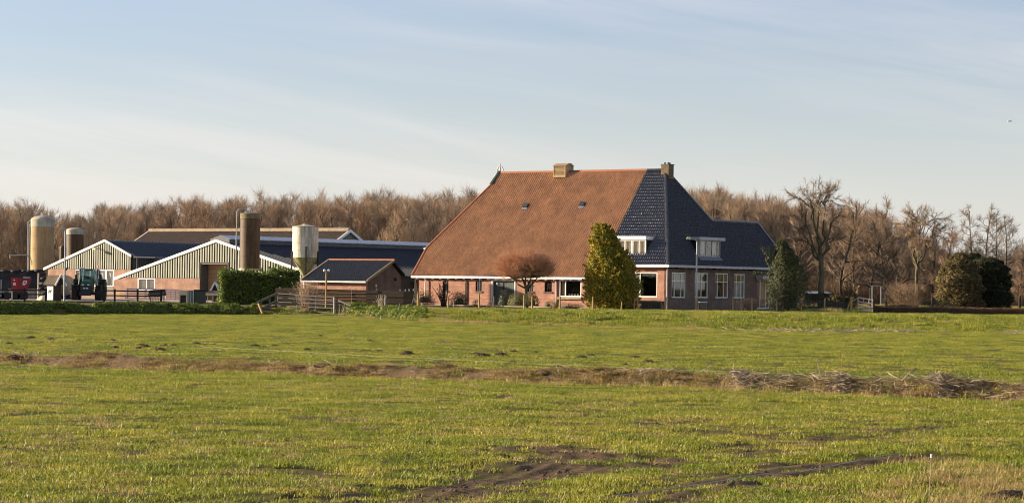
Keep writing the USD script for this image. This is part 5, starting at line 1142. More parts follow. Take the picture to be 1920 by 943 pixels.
for px, p0 in pp:
    b = stand(px, Yo(px)); part(mesh_f, 'post', cyl((b[0], b[1], b[2] - .2), P(px + rng.uniform(-1, .8), p0, Yo(px)), .065, .06, 9), 'wood_post', 40)
wm = []
for z in np.linspace(.05, .85, 7):
    a, b = stand(1195, Yo(1195)), stand(1597, Yo(1597)); wm.append(cyl(a + [0, 0, z], b + [0, 0, z], .007, None, 4))
for px in np.arange(1196, 1597, 2.9):
    a, b = stand(px, Yo(px)), stand(px + 1.6, Yo(px)); wm.append(bar(a, b + [0, 0, .85 + rng.uniform(-.05, .05)], .014))
part(mesh_f, 'wire_mesh', J(*wm), 'wire_dark', kind='stuff')
# lamp post before the house end
q = stand(1305.5, 191.2)
lt = thing('street_lamp', 'tall white lamp post with a small tan lantern before the house end', 'street lamp', (q[0], q[1], 0))
zl = zat(1305, 452, 191.2); rel = lambda px, py: P(px, py, 191.2) - [q[0], q[1], 0]
part(lt, 'pole', cyl((0, 0, -.1), (0, 0, zl), .07, .055, 12), 'grey_paint', 40)
part(lt, 'arm', pipe([(0, 0, zl), rel(1303.5, 449.5), rel(1296, 447)], .045, 8), 'galvanised', 40)
part(lt, 'lantern', J(hexa([rel(1287.5, 448.5) + [0, -.12, 0], rel(1295, 449) + [0, -.12, 0], rel(1295, 449) + [0, .12, 0], rel(1287.5, 448.5) + [0, .12, 0]], [rel(1288.5, 444) + [0, -.08, 0], rel(1295, 444.5) + [0, -.08, 0], rel(1295, 444.5) + [0, .08, 0], rel(1288.5, 444) + [0, .08, 0]])), 'cream')
# garden bench
bn = thing('garden_bench', 'low white bench rail at the shaded house wall', 'bench')
a, b = P(1311, 566, 194.5), P(1326.5, 566, 194.5)
part(bn, 'seat', bx(a[0], b[0], 194.5, 194.9, a[2] - .05, a[2] + .02), 'white_paint')
for p in (a, b): part(bn, 'leg', bx(p[0] - .03, p[0] + .03, 194.55, 194.85, 0, p[2] - .05), 'wood_dark')
# mail box on a bush-side post
q = stand(943.5, 190.5)
mb = thing('box_on_post', 'weathered grey box on a post before the barn door', 'box', q)
zz = zat(943, 553, 190.5) - q[2]
part(mb, 'box', bx(-.18, .18, -.2, .25, zz, zz + .32), 'wood_grey'); part(mb, 'post', bx(-.05, .05, -.05, .05, -.1, zz), 'wood_grey'); part(mb, 'lid', bx(-.21, .35, -.22, .28, zz + .322, zz + .36), 'cap_tan')
# right: red-white hurdle gate, post, swing frame
sg = thing('rusty_gate', 'rusty white tube gate standing open beside the garden hedge', 'gate')
ga, gb_ = 190.6, 189.2
for k in range(4):
    part(sg, 'rail', cyl(P(1609, 558 + k * 7.4, ga), P(1637.5, 562.5 + k * 7.4, gb_), .055, None, 8), 'rust_pink', 40)
for f, p in ((0, 1609), (1, 1637.5)):
    part(sg, 'upright', cyl(P(p, 557.5 + 4.5 * f, ga + (gb_ - ga) * f), P(p, 580.8 + 4.5 * f, ga + (gb_ - ga) * f), .05, None, 8), 'rust_pink', 40)
for k, fs in enumerate(((.35, .7), (.6,), (.35, .75))):
    for f in fs: part(sg, 'upright', cyl(P(1609 + 28.5 * f, 558 + k * 7.4 + 4.5 * f, ga + (gb_ - ga) * f), P(1609 + 28.5 * f, 565.4 + k * 7.4 + 4.5 * f, ga + (gb_ - ga) * f), .04, None, 6), 'rust_pink', 40)
q = stand(1639, 189); part(sg, 'gate_post', bx(q[0] - .06, q[0] + .06, 188.94, 189.06, q[2] - .2, zat(1639, 560, 189)), 'wood_dark')
gp2 = thing('gate_post', 'pair of leaning yellow posts left of the rusty gate', 'posts')
b = stand(1595.5, 190); part(gp2, 'post', cyl((b[0], b[1], b[2] - .2), P(1597, 556.5, 190), .08, .07, 9), 'wood_post', 40)
part(gp2, 'strut', bar(P(1588, 582, 190.1), P(1597, 557.5, 190.1), .08), 'wood_post'); part(gp2, 'rail', bar(P(1597, 566, 190.3), P(1608, 558.5, 190.7), .07), 'wood_post')
sw = thing('goal_frame', 'slim white metal frame standing behind the rusty gate', 'frame')
for a, b in (((1635.5, 575), (1635.5, 536)), ((1651.8, 571), (1651.8, 536.5)), ((1635.5, 536), (1651.8, 536.5))): part(sw, 'tube', cyl(P(*a, 196), P(*b, 196), .032, None, 8), 'galvanised', 40)
# wire over the field with its thin rods, rods and cable near us
fw = thing('electric_fence', 'single thin white wire stretched across the field behind the ditch', 'fence')
pts = [(378, 649.5, 76), (700, 667, 68), (1060, 684, 63.5), (1330, 695.5, 61), (1580, 703.5, 58.5), (1960, 714, 56)]
for a, b in zip(pts[:-1], pts[1:]): part(fw, 'wire', cyl(P(*a), P(*b), .0026, None, 5), 'wire', True)
for px, p0, yy in ((1579.5, 660, 57.8), (380, 646, 76), (1060, 681, 63.5)):
    b = stand(px, yy); part(fw, 'rod', cyl((b[0], yy, b[2] - .1), P(px, p0, yy), .008, .006, 5), 'wood_post')
b = ground(1741, 941)
rd = thing('fence_rod', 'thin rusty fence rod with a white insulator near the right corner', 'fence rod')
part(rd, 'rod', cyl(b - [0, 0, .1], P(1746.5, 850, b[1] + .1), .004, .0035, 6), 'rusty'); part(rd, 'insulator', cyl(P(1746, 857.5, b[1] + .09), P(1746.3, 850.5, b[1] + .09), .011, .009, 8), 'white_paint', 40)
cb = [ground(px, py) + [0, 0, .035] for px, py in ((1110, 941), (1190, 931), (1290, 921), (1360, 906), (1430, 895), (1500, 890), (1560, 878), (1640, 862), (1690, 858))]
single('dropped_cable', pipe(cb, .006, 6), 'cable_grey', 'grey cable lying in the mud near the bottom right', 'cable', True)
a, b = P(332, 940.5, 26.2), P(418, 941.5, 26.2)
single('black_hoop', pipe([a - [0, 0, .06], a, a * .5 + b * .5 + [0, 0, .003], b, b - [0, 0, .06]], .006, 6), 'black_plastic', 'thin black rod lying in the grass at the bottom edge', 'rod', True)
# little pale shed roof far right behind the holly
q = P(1533, 549, 240)
sr_ = thing('garden_shed', 'low pale roofed shed half hidden behind the holly bush', 'shed')
part(sr_, 'roof', hexa([P(1505, 551, 240), P(1560, 551, 240), P(1552, 547, 243), P(1512, 547, 243)], [P(1505, 550.2, 240), P(1560, 550.2, 240), P(1552, 546, 243), P(1512, 546, 243)]), 'lead'); part(sr_, 'wall', pbox(1508, 1557, 551.2, 566, 240.3, 2.5), 'wood_dark')

# ---------------------------------------------------------------- trees
def grow(rs, H, r0, n1, n2, n3, ang=0.75, first=.28, reach=.34, twig=.55, up=.35, wob=.10, fork=False, tips=1.0, top=1.0):
    """A bare tree at the origin. Returns (wood segments, twig segments) as (p0, p1, r0, r1) arrays."""
    wood, tw = [], []
    def limb(p, d, L, r, k, rough):
        pts = [np.array(p, float)]; d = np.array(d, float)
        for i in range(k):
            d = d + rs.normal(0, rough, 3) + [0, 0, up * rough]; d /= np.linalg.norm(d)
            pts.append(pts[-1] + d * L / k)
        return np.array(pts), np.linspace(r, r * .25, k + 1)
    trunks = [limb((0, 0, 0), (0, 0, 1), H * top, r0, 10, wob * .5)]
    if fork:
        a = rs.uniform(0, 6.28)
        trunks.append(limb(trunks[0][0][4], (math.cos(a) * .5, math.sin(a) * .5, .8), H * .5, r0 * .55, 7, wob))
    lv = []
    for pts, rr in trunks:
        wood.append((pts[:-1], pts[1:], rr[:-1], rr[1:]))
        for i in range(n1 if pts is trunks[0][0] else n1 // 2):
            f = first + (1 - first) * (i + rs.uniform(0, .8)) / n1 if pts is trunks[0][0] else rs.uniform(.3, 1)
            f = min(f, .99); x = f * (len(pts) - 1); j = int(x)
            p = pts[j] + (pts[min(j + 1, len(pts) - 1)] - pts[j]) * (x - j)
            a = rs.uniform(0, 6.28); e = ang + rs.normal(0, .15)
            L = H * reach * (1.15 - .75 * f) * rs.uniform(.7, 1.15)
            lv.append((limb(p, (math.cos(a) * math.cos(e), math.sin(a) * math.cos(e), math.sin(e)), L, rr[j] * .55, 5, wob * 1.6), L))
    for (pts, rr), L in lv:
        wood.append((pts[:-1], pts[1:], rr[:-1], rr[1:]))
        for i in range(n2):
            x = rs.uniform(.15, .99) * 5; j = int(x); p = pts[j] + (pts[j + 1] - pts[j]) * (x - j)
            d0 = pts[j + 1] - pts[j]; d0 /= np.linalg.norm(d0)
            d = d0 + rs.normal(0, .55, 3) + [0, 0, up]; d /= np.linalg.norm(d)
            l2 = max(L * rs.uniform(.25, .5), twig * .8)
            q, r2 = limb(p, d, l2, max(rr[j] * .45, .012), 3, wob * 1.8)
            tw.append((q[:-1], q[1:], r2[:-1], r2[1:]))
            for k in range(n3):
                x = rs.uniform(.1, 1.0) * 2.99; j2 = int(x); pp = q[j2] + (q[j2 + 1] - q[j2]) * (x - j2)
                dd = (q[j2 + 1] - q[j2]); dd = dd / np.linalg.norm(dd) + rs.normal(0, .5, 3) + [0, 0, up * .6]; dd /= np.linalg.norm(dd)
                e_ = pp + dd * twig * rs.uniform(.5, 1.2)
                tw.append((pp[None], e_[None], np.array([.0105 * tips]), np.array([.004 * tips])))
    return wood, tw
def joined(segs, n, rs=1.0):
    a = [np.concatenate(c) for c in zip(*segs)]
    return tubes(a[0], a[1], a[2] * rs, a[3] * rs, n)
def tree(name, label, seed, loc, H, wmat, tmat, group=None, cat='tree', s=1, rz=0, **kw):
    rs = np.random.default_rng(seed)
    w, t = grow(rs, H, **kw)
    x = thing(name, label, cat, loc, rz, group, s)
    part(x, 'trunk', joined(w, 7), wmat, True); part(x, 'crown', joined(t, 3), tmat, False)
    return x
rng = np.random.default_rng(77)
WG = 'bare trees of the wood behind the farm'; WL = 'slender bare tree in the dense wood behind the farm'
kinds = []
for k in range(7):
    kw = dict(r0=.14, n1=30, n2=9, n3=6, ang=.62 + .12 * (k % 3), first=.14 + .06 * (k % 2), reach=.25 + .03 * (k % 3), twig=1.0, up=.55, wob=.12, tips=1.05)
    kinds.append(kw)
top_l = [(-120, 380), (0, 378), (40, 374), (75, 378), (108, 406), (150, 388), (215, 374), (250, 384), (300, 372), (350, 368), (400, 372), (460, 366), (500, 361), (560, 367), (640, 364), (720, 359), (800, 362), (850, 356), (930, 358), (1000, 362),
         (1200, 345), (1285, 342), (1310, 346), (1350, 352), (1400, 362), (1450, 370), (1500, 378), (1560, 384), (1620, 388), (1665, 398), (1700, 420), (1760, 452), (1810, 468), (1870, 478), (1920, 480), (2020, 478)]
tx, tyy = zip(*top_l)
protos = []
def forest(rows, lab, grp, cnt_range):
    out = 0
    for r, (Y, step, h, j) in enumerate(rows):
        for px in np.arange(cnt_range[0] + rng.uniform(0, step), cnt_range[1], step):
            if 1010 < px < 1215: continue
            pxx = px + rng.uniform(-.4, .4) * step; yy = Y + rng.uniform(-3, 3)
            tp = P(pxx, np.interp(pxx, tx, tyy) + 4 + j + rng.uniform(0, 16) ** 1.15, yy)
            if 225 < pxx < 700 and yy < 304: continue
            loc = (tp[0], yy, -.1); H = tp[2] * h * .93
            if len(protos) < 7:
                k = len(protos)
                protos.append(tree('wood_tree', lab, 100 + k, loc, 12.0, 'bark', 'twig_brown' if k % 3 else 'twig_grey', grp, s=H / 12.0, rz=rng.uniform(0, 6), **kinds[k]))
            else:
                wd = rng.uniform(.85, 1.3) * max(H / 12.0, .72)
                copy(protos[rng.integers(7)], 'wood_tree', lab, loc, rng.uniform(0, 6.28), (wd, wd, H / 12.0), grp)
            out += 1
    return out
nw = forest([(292, 33, 1.0, 10), (301, 31, 1.0, 2), (311, 30, 1.0, 0), (322, 30, 1.0, 0), (336, 31, 1.02, -1)], WL, WG, (-70, 1990))
# the deeper wood as one mass, and the brushwood at its foot
pos, rz, sc = [], [], []
for Y, step in ((350, 17), (366, 16)):
    for px in np.arange(-140, 2050, step):
        if 1030 < px < 1190: continue
        tp = P(px, np.interp(px, tx, tyy) + 6 + rng.uniform(2, 22), Y); s_ = tp[2] / 12.9
        pos.append((tp[0], Y + rng.uniform(-4, 4), -.1)); rz.append(rng.uniform(0, 6.28)); sc.append((max(s_, .7), max(s_, .7), s_))
def tree_mesh(seed, **kw):
    w, t = grow(np.random.default_rng(seed), 12.0, **kw); return joined(w + t, 3)
scatter('far_wood', [(tree_mesh(150 + k, **{**kinds[k], 'n2': 8, 'n3': 5, 'tips': 1.8}), 'twig_brown' if k != 1 else 'twig_grey', False) for k in range(3)], pos, rz, sc, 'deep bare brown wood closing the view behind the farm', 'wood')
def brush(seed, n, h, w):
    rs = np.random.default_rng(seed); segs = []
    b = rs.normal(0, w, (n, 3)) * [1, 1, 0]; d = rs.normal(0, .35, (n, 3)) + [0, 0, 1]
    m = b + d * (h * rs.uniform(.3, .7, (n, 1))); e = m + (d + rs.normal(0, .45, (n, 3))) * (h * rs.uniform(.2, .5, (n, 1)))
    segs += [(b, m, np.full(n, .016), np.full(n, .010)), (m, e, np.full(n, .010), np.full(n, .004))]
    for _ in range(3):
        f = rs.uniform(.2, 1, (n, 1)); q = m + (e - m) * f; segs.append((q, q + rs.normal(0, .35, (n, 3)) * h * .4 + [0, 0, .1], np.full(n, .008), np.full(n, .003)))
    return joined(segs, 3)
pos, rz, sc = [], [], []
for Y, step, h in ((284, 17, 1.0), (296, 15, 1.3), (306, 15, 1.4), (318, 14, 1.6), (330, 14, 1.8), (345, 14, 2.0)):
    for px in np.arange(-120, 2040, step):
        if 225 < px < 700 and Y < 292: continue
        p = P(px + rng.uniform(-9, 9), 500, Y + rng.uniform(-4, 4)); pos.append((p[0], p[1], -.1)); rz.append(rng.uniform(0, 6.28)); sc.append(h * rng.uniform(.7, 1.4))
scatter('brushwood', [(brush(3, 260, 2.2, .8), 'undergrowth', False), (brush(4, 220, 1.8, .9), 'undergrowth', False)], pos, rz, sc, 'tangled brown undergrowth at the foot of the wood', 'undergrowth')

def oak(label, seed, px, Y, ptop, wpx, r0, fk, aims):
    """A broad tree: a bare stem, then crooked limbs towards the aims that fork again and again."""
    rs = np.random.default_rng(seed); b = np.array(at(px, Y)); wood, tw = [], []
    k = Y / F
    def run(p, q, r, n, rough, r1):
        pts = [np.array(p)]
        for i in range(1, n + 1):
            pts.append(p + (q - p) * i / n + (rs.normal(0, rough, 3) if i < n else 0))
        rr = np.linspace(r, r1, n + 1)
        for i in range(n): wood.append((pts[i], pts[i + 1], rr[i], rr[i + 1]))
        return pts[-1], pts[-1] - pts[-2]
    H = Hof(px, ptop, Y); top = b + [rs.normal(0, .1), 0, H * fk]
    f, _ = run(b - [0, 0, .2], top, r0 * 1.25, 6, .05, r0 * .8)
    def split(p, d, L, r, lv):
        d = d / np.linalg.norm(d); q = p + d * L
        e, dd = run(p, q, r, 3, L * .07, r * .66)
        if lv >= 3:
            for _ in range(16):
                t_ = p + (e - p) * rs.uniform(.15, 1); v = d + rs.normal(0, .75, 3); v /= np.linalg.norm(v); tw.append((t_, t_ + v * rs.uniform(.2, .55), .010, .004))
        if lv >= 5: return
        for _ in range(3 if lv < 3 else 2):
            v = d + rs.normal(0, .72, 3) + [0, 0, .06]; split(p + (e - p) * rs.uniform(.55, 1), v, L * rs.uniform(.66, .9), r * .62, lv + 1)
    for (ax, ay) in aims:
        g = P(ax, ay, Y) + [0, rs.uniform(-1.4, 1.4), 0]; s = b + [0, 0, H * rs.uniform(fk * .85, fk)]
        s[0] = f[0]
        m, dd = run(s, s + (g - s) * .62 + [0, 0, -.15], r0 * .52, 4, .16, r0 * .30)
        split(m, g - m, np.linalg.norm(g - m) * .66, r0 * .28, 2); split(m, (g - m) + rs.normal(0, .6, 3), np.linalg.norm(g - m) * .66, r0 * .24, 2)
    t = thing('oak_tree', label, 'tree')
    sg = lambda L: tuple(np.array(c) for c in zip(*L))
    part(t, 'trunk', tubes(*sg(wood), 7), 'bark_moss', True); part(t, 'crown', tubes(*sg(tw), 3), 'twig_brown')
def at(px, Y): p = stand(px, Y); return (p[0], p[1], p[2] - .05)
def Hof(px, py, Y): return zat(px, py, Y) - zt((px - 960) * Y / F, Y)
oak('tall spreading bare tree with mossy limbs right of the house', 31, 1539, 205, 318, 54, .23, .40, [(1504, 402), (1516, 368), (1532, 358), (1550, 366), (1564, 396), (1558, 436), (1502, 430)])
oak('bare crooked tree with a mossy trunk behind the goal frame', 33, 1719, 226, 371, 46, .18, .40, [(1700, 428), (1710, 406), (1724, 400), (1742, 404), (1750, 424), (1704, 456), (1736, 452)])
AL = ('leftmost slender bare tree of the four above the yew clump', 'tallest slender bare tree of the four above the yew clump', 'third slender bare tree above the yew clump', 'rightmost slender bare tree of the four above the yew clump')
for k, (px, py, Y) in enumerate(((1826, 394, 250), (1850, 391, 247), (1862, 409, 252), (1886, 411, 249))):
    tree('alder_tree', AL[k], 40 + k, at(px, Y), Hof(px, py, Y), 'bark', 'twig_grey', r0=.12, n1=24, n2=8, n3=7, ang=.35, first=.30, reach=.24, twig=.5, up=.3, wob=.10, tips=1.0)
MT = ('bare dark tree just right of the holly bush', 'thin bare tree between the oak and the rusty gate', 'thin upright bare tree above the rusty gate', 'bare tree left of the goal frame', 'low dark spreading tree behind the goal frame', 'bare tree just left of the crooked mossy tree', 'bare tree right of the crooked mossy tree', 'small bare tree left of the yew clump', 'small bare tree at the left edge of the yew clump', 'thin bare tree at the far right edge')
for k, (px, py, Y, d) in enumerate(((1502, 392, 236, 0), (1578, 392, 244, 0), (1604, 374, 250, 0), (1632, 384, 246, 0), (1662, 430, 236, 1), (1690, 412, 244, 0), (1748, 446, 246, 0), (1776, 440, 252, 0), (1800, 455, 248, 1), (1912, 470, 258, 0))):
    tree('thicket_tree', MT[k], 60 + k, at(px, Y), Hof(px, py, Y), 'bark_dark', 'twig_dark' if d else 'twig_brown', r0=.15, n1=24, n2=9, n3=8, ang=.6 - .25 * d, first=.2, reach=.33, twig=.6, up=.3, wob=.14, tips=1.1)
# umbrella tree before the barn wall
rs = np.random.default_rng(8); Yu = 193.2; U = lambda px, py: P(px, py, Yu)
um = thing('umbrella_tree', 'small bare tree with a clipped dome of reddish twigs before the barn wall', 'tree')
b0 = stand(988, Yu); f0 = U(986, 541); wd = [(b0 - [0, 0, .1], f0, .16, .12)]; tw = []
for px, py in ((962, 522), (975, 512), (986, 514), (999, 511), (1008, 520), (1001, 536)):
    m = f0 * .5 + U(px, py) * .5 + rs.normal(0, .06, 3); e = U(px, py) + [0, rs.uniform(-.9, .9), 0]
    wd += [(f0, m, .08, .06), (m, e, .06, .045)]
    for _ in range(125 if py < 530 else 0):
        a, r = rs.uniform(0, 6.28), rs.uniform(0, 1) ** .42
        cx = 981 + 59 * r * math.cos(a); tz = 515 - 50 * math.sqrt(max(0, 1 - r * r * .96)) * rs.uniform(.75, 1) if rs.uniform() < .8 else 512
        tp = U(cx, tz) + [0, 2.3 * r * math.sin(a), 0]; md = e + (tp - e) * .55 + rs.normal(0, .14, 3) + [0, 0, -.1]
        wd.append((e, md, .020, .012)); tw.append((md, tp, .011, .006))
        for _ in range(18):
            f = rs.uniform(.1, 1.05); q = md + (tp - md) * f; d = (tp - e); d = d / np.linalg.norm(d) + rs.normal(0, .55, 3); tw.append((q, q + d * rs.uniform(.15, .42), .009, .004))
sg_ = lambda L: tuple(np.array(c) for c in zip(*L))
part(um, 'trunk', tubes(*sg_(wd), 7), 'bark_moss', True); part(um, 'crown', tubes(*sg_(tw), 3), 'twig_red')

# ---------------------------------------------------------------- leafy plants
def leaves(pts, size, seed, out=None, flat=.4, asp=.5):
    """One small folded leaf at each point, turned mostly outwards."""
    rs = np.random.default_rng(seed); n = len(pts)
    nrm = rs.normal(0, 1, (n, 3)) * (1 - flat * 0) + (0 if out is None else out * 1.1)
    nrm /= np.linalg.norm(nrm, axis=1, keepdims=True)
    t = np.cross(nrm, rs.normal(0, 1, (n, 3))); t /= np.linalg.norm(t, axis=1, keepdims=True); b = np.cross(nrm, t)
    L = size * rs.uniform(.6, 1.3, (n, 1)); w = L * asp
    v = np.stack([pts - t * L * .5, pts + b * w * .5 + nrm * L * .08, pts + t * L * .5, pts - b * w * .5 + nrm * L * .08], 1)
    f = np.array([[0, 1, 2], [0, 2, 3]])
    return v.reshape(-1, 3), (f[None] + (np.arange(n) * 4)[:, None, None]).reshape(-1, 3)
def shell(n, rad, seed, rough=.35, thick=.35, scale=1.6, low=-.2, prof=None):
    """Points filling the outer layer of a lumpy ellipsoid body of radii rad; prof(h) shapes it over its height."""
    rs = np.random.default_rng(seed); d = rs.normal(0, 1, (n, 3)); d /= np.linalg.norm(d, axis=1, keepdims=True)
    d[:, 2] = np.maximum(d[:, 2], low)
    k = 1 + rough * 2 * (fbm(d * scale + seed, 4, seed) - .5)
    k = k * (1 - thick * rs.uniform(0, 1, n) ** 1.6)
    p = d * k[:, None] * np.asarray(rad)
    return p, d
def bush(name, label, px, Y, rad, n, size, mat, seed, cat='shrub', cz=.45, group=None, core=None, **kw):
    b = stand(px, Y); t = thing(name, label, cat, b, 0, group)
    p, d = shell(n, rad, seed, **kw); p = p + [0, 0, rad[2] * cz]
    ok = p[:, 2] > -.05; p, d = p[ok], d[ok]
    part(t, 'foliage', leaves(p, size, seed, d), mat)
    m = lump(rad[0] * .42, rad[1] * .42, rad[2] * .42, seed)
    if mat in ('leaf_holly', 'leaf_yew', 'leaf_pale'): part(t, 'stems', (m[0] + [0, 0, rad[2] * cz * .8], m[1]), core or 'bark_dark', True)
    return t
# golden conifer
rs = np.random.default_rng(21); Yk = 192.0; b = stand(1147, Yk)
cf = thing('golden_conifer', 'big golden conifer clipped to a blunt cone before the house', 'tree', b)
Hc = Hof(1122, 420, Yk); Rc = 49 * Yk / F
def cone_pts(n, H, R, prof, seed, tops, thick=.30, rough=.3):
    rs = np.random.default_rng(seed); h = rs.uniform(0, 1, n) ** .85; a = rs.uniform(0, 6.28, n)
    ph_, pr = zip(*prof); r = np.interp(h, ph_, pr)
    q = np.stack([np.cos(a) * 1.6, np.sin(a) * 1.6, h * 5], 1)
    k = (1 + rough * 2 * (fbm(q * 1.5, 4, seed) - .5)) * (1 - thick * rs.uniform(0, 1, n) ** 2)
    lean = np.interp(h, [0, .5, 1], [0, -.02, tops]) * R
    p = np.stack([np.cos(a) * r * k * R + lean, np.sin(a) * r * k * R, h * H * (1 + .05 * (fbm(q * 2, 3, seed + 1) - .5))], 1)
    out = np.stack([np.cos(a), np.sin(a), np.full(n, .35)], 1)
    return p, out
prof = [(0, .90), (.12, .98), (.30, 1.0), (.45, .90), (.62, .72), (.78, .52), (.9, .34), (.97, .2), (1, .06)]
p1, o1 = cone_pts(34000, Hc, Rc, prof, 21, -.45, thick=.30, rough=.38)
p2, o2 = cone_pts(6000, Hc * .94, Rc * .42, prof, 22, .1); p2 = p2 + [-.1, -.3, 0]; 
ps, os_ = cone_pts(420, Hc * .99, Rc * 1.0, prof, 25, -.45, thick=.05, rough=.48); fr = rs.uniform(0, 1, (420, 30, 1)) ** .7
sp_ = ps[:, None] + (os_ * [1, 1, 1.6])[:, None] * fr * rs.uniform(.12, .38, (420, 1, 1)) + rs.normal(0, .05, (420, 30, 3)) * (1.1 - fr)
part(cf, 'foliage', leaves(np.vstack([p1, p2, sp_.reshape(-1, 3)]), .17, 21, np.vstack([o1, o2, np.repeat(os_, 30, 0)]), asp=.45), 'leaf_gold')
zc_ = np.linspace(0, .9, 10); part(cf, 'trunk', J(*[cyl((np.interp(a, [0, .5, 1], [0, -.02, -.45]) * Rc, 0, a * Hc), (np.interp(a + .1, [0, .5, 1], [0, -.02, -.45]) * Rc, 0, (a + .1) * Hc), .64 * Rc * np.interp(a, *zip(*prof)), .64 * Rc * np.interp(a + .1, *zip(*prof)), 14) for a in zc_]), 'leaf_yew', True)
# holly
Yh = 191.5; b = stand(1478, Yh); ho = thing('holly_tree', 'glossy dark holly at the right end of the house', 'tree', b)
Hh, Rh = Hof(1470, 452, Yh), 41 * Yh / F
prof_h = [(0, .7), (.1, .92), (.3, 1.0), (.5, .9), (.7, .66), (.85, .42), (1, .1)]
p, o = cone_pts(17000, Hh, Rh, prof_h, 31, -.3, thick=.5, rough=.5)
ex, eo = [], []
for (px, py), (qx, qy) in (((1448, 490), (1427, 463)), ((1446, 486), (1440, 464)), ((1450, 484), (1458, 452)), ((1446, 500), (1436, 487)), ((1450, 515), (1412, 511)), ((1470, 470), (1466, 448))):
    A_, B_ = P(px, py, Yh) - b, P(qx, qy, Yh) - b; f = rs.uniform(0, 1, (170, 1)); ex.append(A_ + (B_ - A_) * f + rs.normal(0, .07, (170, 3))); eo.append(rs.normal(0, 1, (170, 3)))
part(ho, 'foliage', leaves(np.vstack([p] + ex), .12, 31, np.vstack([o] + eo), asp=.6), 'leaf_holly')
part(ho, 'trunk', J(cyl((0, 0, -.2), (-.2, 0, Hh * .8), .16, .04, 8), *[cyl((np.interp(a, [0, .5, 1], [0, -.02, -.3]) * Rh, 0, a * Hh), (np.interp(a + .1, [0, .5, 1], [0, -.02, -.3]) * Rh, 0, (a + .1) * Hh), .45 * Rh * np.interp(a, *zip(*prof_h)), .45 * Rh * np.interp(a + .1, *zip(*prof_h)), 12) for a in np.linspace(.05, .75, 8)]), 'bark_dark', True)
# yew and thuja clump
for nm, lab, px, py, w, Y, mt, sd, pr in (('thuja_tree', 'brownish sunlit thuja, left one of the dark evergreen clump', 1800, 475, 45, 216, 'leaf_thuja', 41, [(0, .85), (.15, .98), (.4, 1.0), (.6, .9), (.8, .62), (.93, .35), (1, .1)]), ('yew_tree', 'dark clipped yew, right one of the evergreen clump', 1850, 483, 45, 219, 'leaf_yew', 43, [(0, .98), (.2, 1.0), (.55, 1.0), (.8, .88), (.93, .66), (1, .25)]),
                                      ('yew_tree', 'middle dark yew between the thuja and the clipped yew', 1826, 476, 32, 222, 'leaf_yew', 44, [(0, .98), (.3, 1.0), (.7, .9), (.9, .6), (1, .2)])):
    b = stand(px, Y); H_, R_ = Hof(px, py, Y), w * Y / F; t = thing(nm, lab, 'tree', b)
    p, o = cone_pts(17000, H_, R_, pr, sd, 0, thick=.3, rough=.42)
    part(t, 'foliage', leaves(p, .20, sd, o, asp=.5), mt); part(t, 'trunk', J(*[cyl((0, 0, a * H_), (0, 0, (a + .1) * H_), .6 * R_ * np.interp(a, *zip(*pr)), .6 * R_ * np.interp(a + .1, *zip(*pr)), 12) for a in np.linspace(0, .85, 9)]), 'bark_dark', True)
# laurel hedge
Yl = 188; la, lb2 = P(412, 500, Yl), P(556, 500, Yl + 1.5)
def hedge(name, label, a, b, z0, za, zb, d, n, size, mat, seed, cat='hedge', rough=.25, core='bark_dark'):
    rs = np.random.default_rng(seed); t = thing(name, label, cat)
    f = rs.uniform(0, 1, n); u = rs.uniform(0, 1, n); dirv = b - a; L = np.linalg.norm(dirv[:2]); e = dirv / L; nn = np.array([-e[1], e[0], 0])
    h = za + (zb - za) * f + (1 if rough > .3 else .15) * .9 * (fbm(np.stack([f * L * .7, 0 * f, 0 * f + seed], 1), 3, seed) - .5)
    face = rs.integers(0, 4, n)
    y = np.where(face < 2, -.5 + 0 * u, np.where(face == 2, rs.uniform(-.5, .5, n), rs.uniform(-.5, .5, n))); zz = np.where(face < 2, u, np.where(face == 2, 1.0, u))
    f = np.where(face == 3, np.round(f), f)
    q = np.stack([f * L * .8, zz * 2.2, y * 2], 1); bump_ = (fbm(q * 1.3, 4, seed) - .5) * 2 * rough - rs.uniform(0, 1, n) ** 2 * .25
    p = a + dirv * f[:, None] + nn * (y * d)[:, None]; p[:, 2] = z0 + zz * (h - z0)
    o = np.where((face < 2)[:, None], -nn, np.where((face == 2)[:, None], [0, 0, 1.0], np.where(f > .5, 1, -1)[:, None] * e)); p = p + o * bump_[:, None]
    if rough > .3:
        i_ = rs.choice(np.nonzero(o[:, 2] > .5)[0], 110); dr_ = rs.normal(0, .35, (110, 1, 3)) + [0, 0, 1]
        e_ = (p[i_][:, None] + dr_ * rs.uniform(0, 1, (110, 14, 1)) * rs.uniform(.1, .42, (110, 1, 1)) + rs.normal(0, .04, (110, 14, 3))).reshape(-1, 3)
        p = np.vstack([p, e_]); o = np.vstack([o, np.tile([0, 0, 1.0], (len(e_), 1))])
    part(t, 'foliage', leaves(p, size, seed, o, asp=.5), mat)
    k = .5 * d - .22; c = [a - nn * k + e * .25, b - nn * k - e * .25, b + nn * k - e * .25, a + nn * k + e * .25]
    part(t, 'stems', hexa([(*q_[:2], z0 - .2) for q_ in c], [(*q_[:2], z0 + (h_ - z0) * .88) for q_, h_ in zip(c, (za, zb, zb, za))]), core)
    return t
hedge('laurel_hedge', 'thick glossy laurel hedge below the brown feed silo', la, lb2, 0, zat(412, 506, Yl), zat(556, 513.5, Yl), 2.4, 15000, .17, 'leaf_laurel', 51, rough=.48, core='leaf_yew')
ha, hb = P(1641, 500, 190.5), P(1960, 500, 189.5)
hedge('beech_hedge', 'low trimmed brown hedge along the garden at the right', ha, hb, 0.0, zat(1660, 574.2, 190), zat(1930, 577.5, 190), .6, 16000, .07, 'leaf_beech', 52, rough=.14, core='bark_dark')
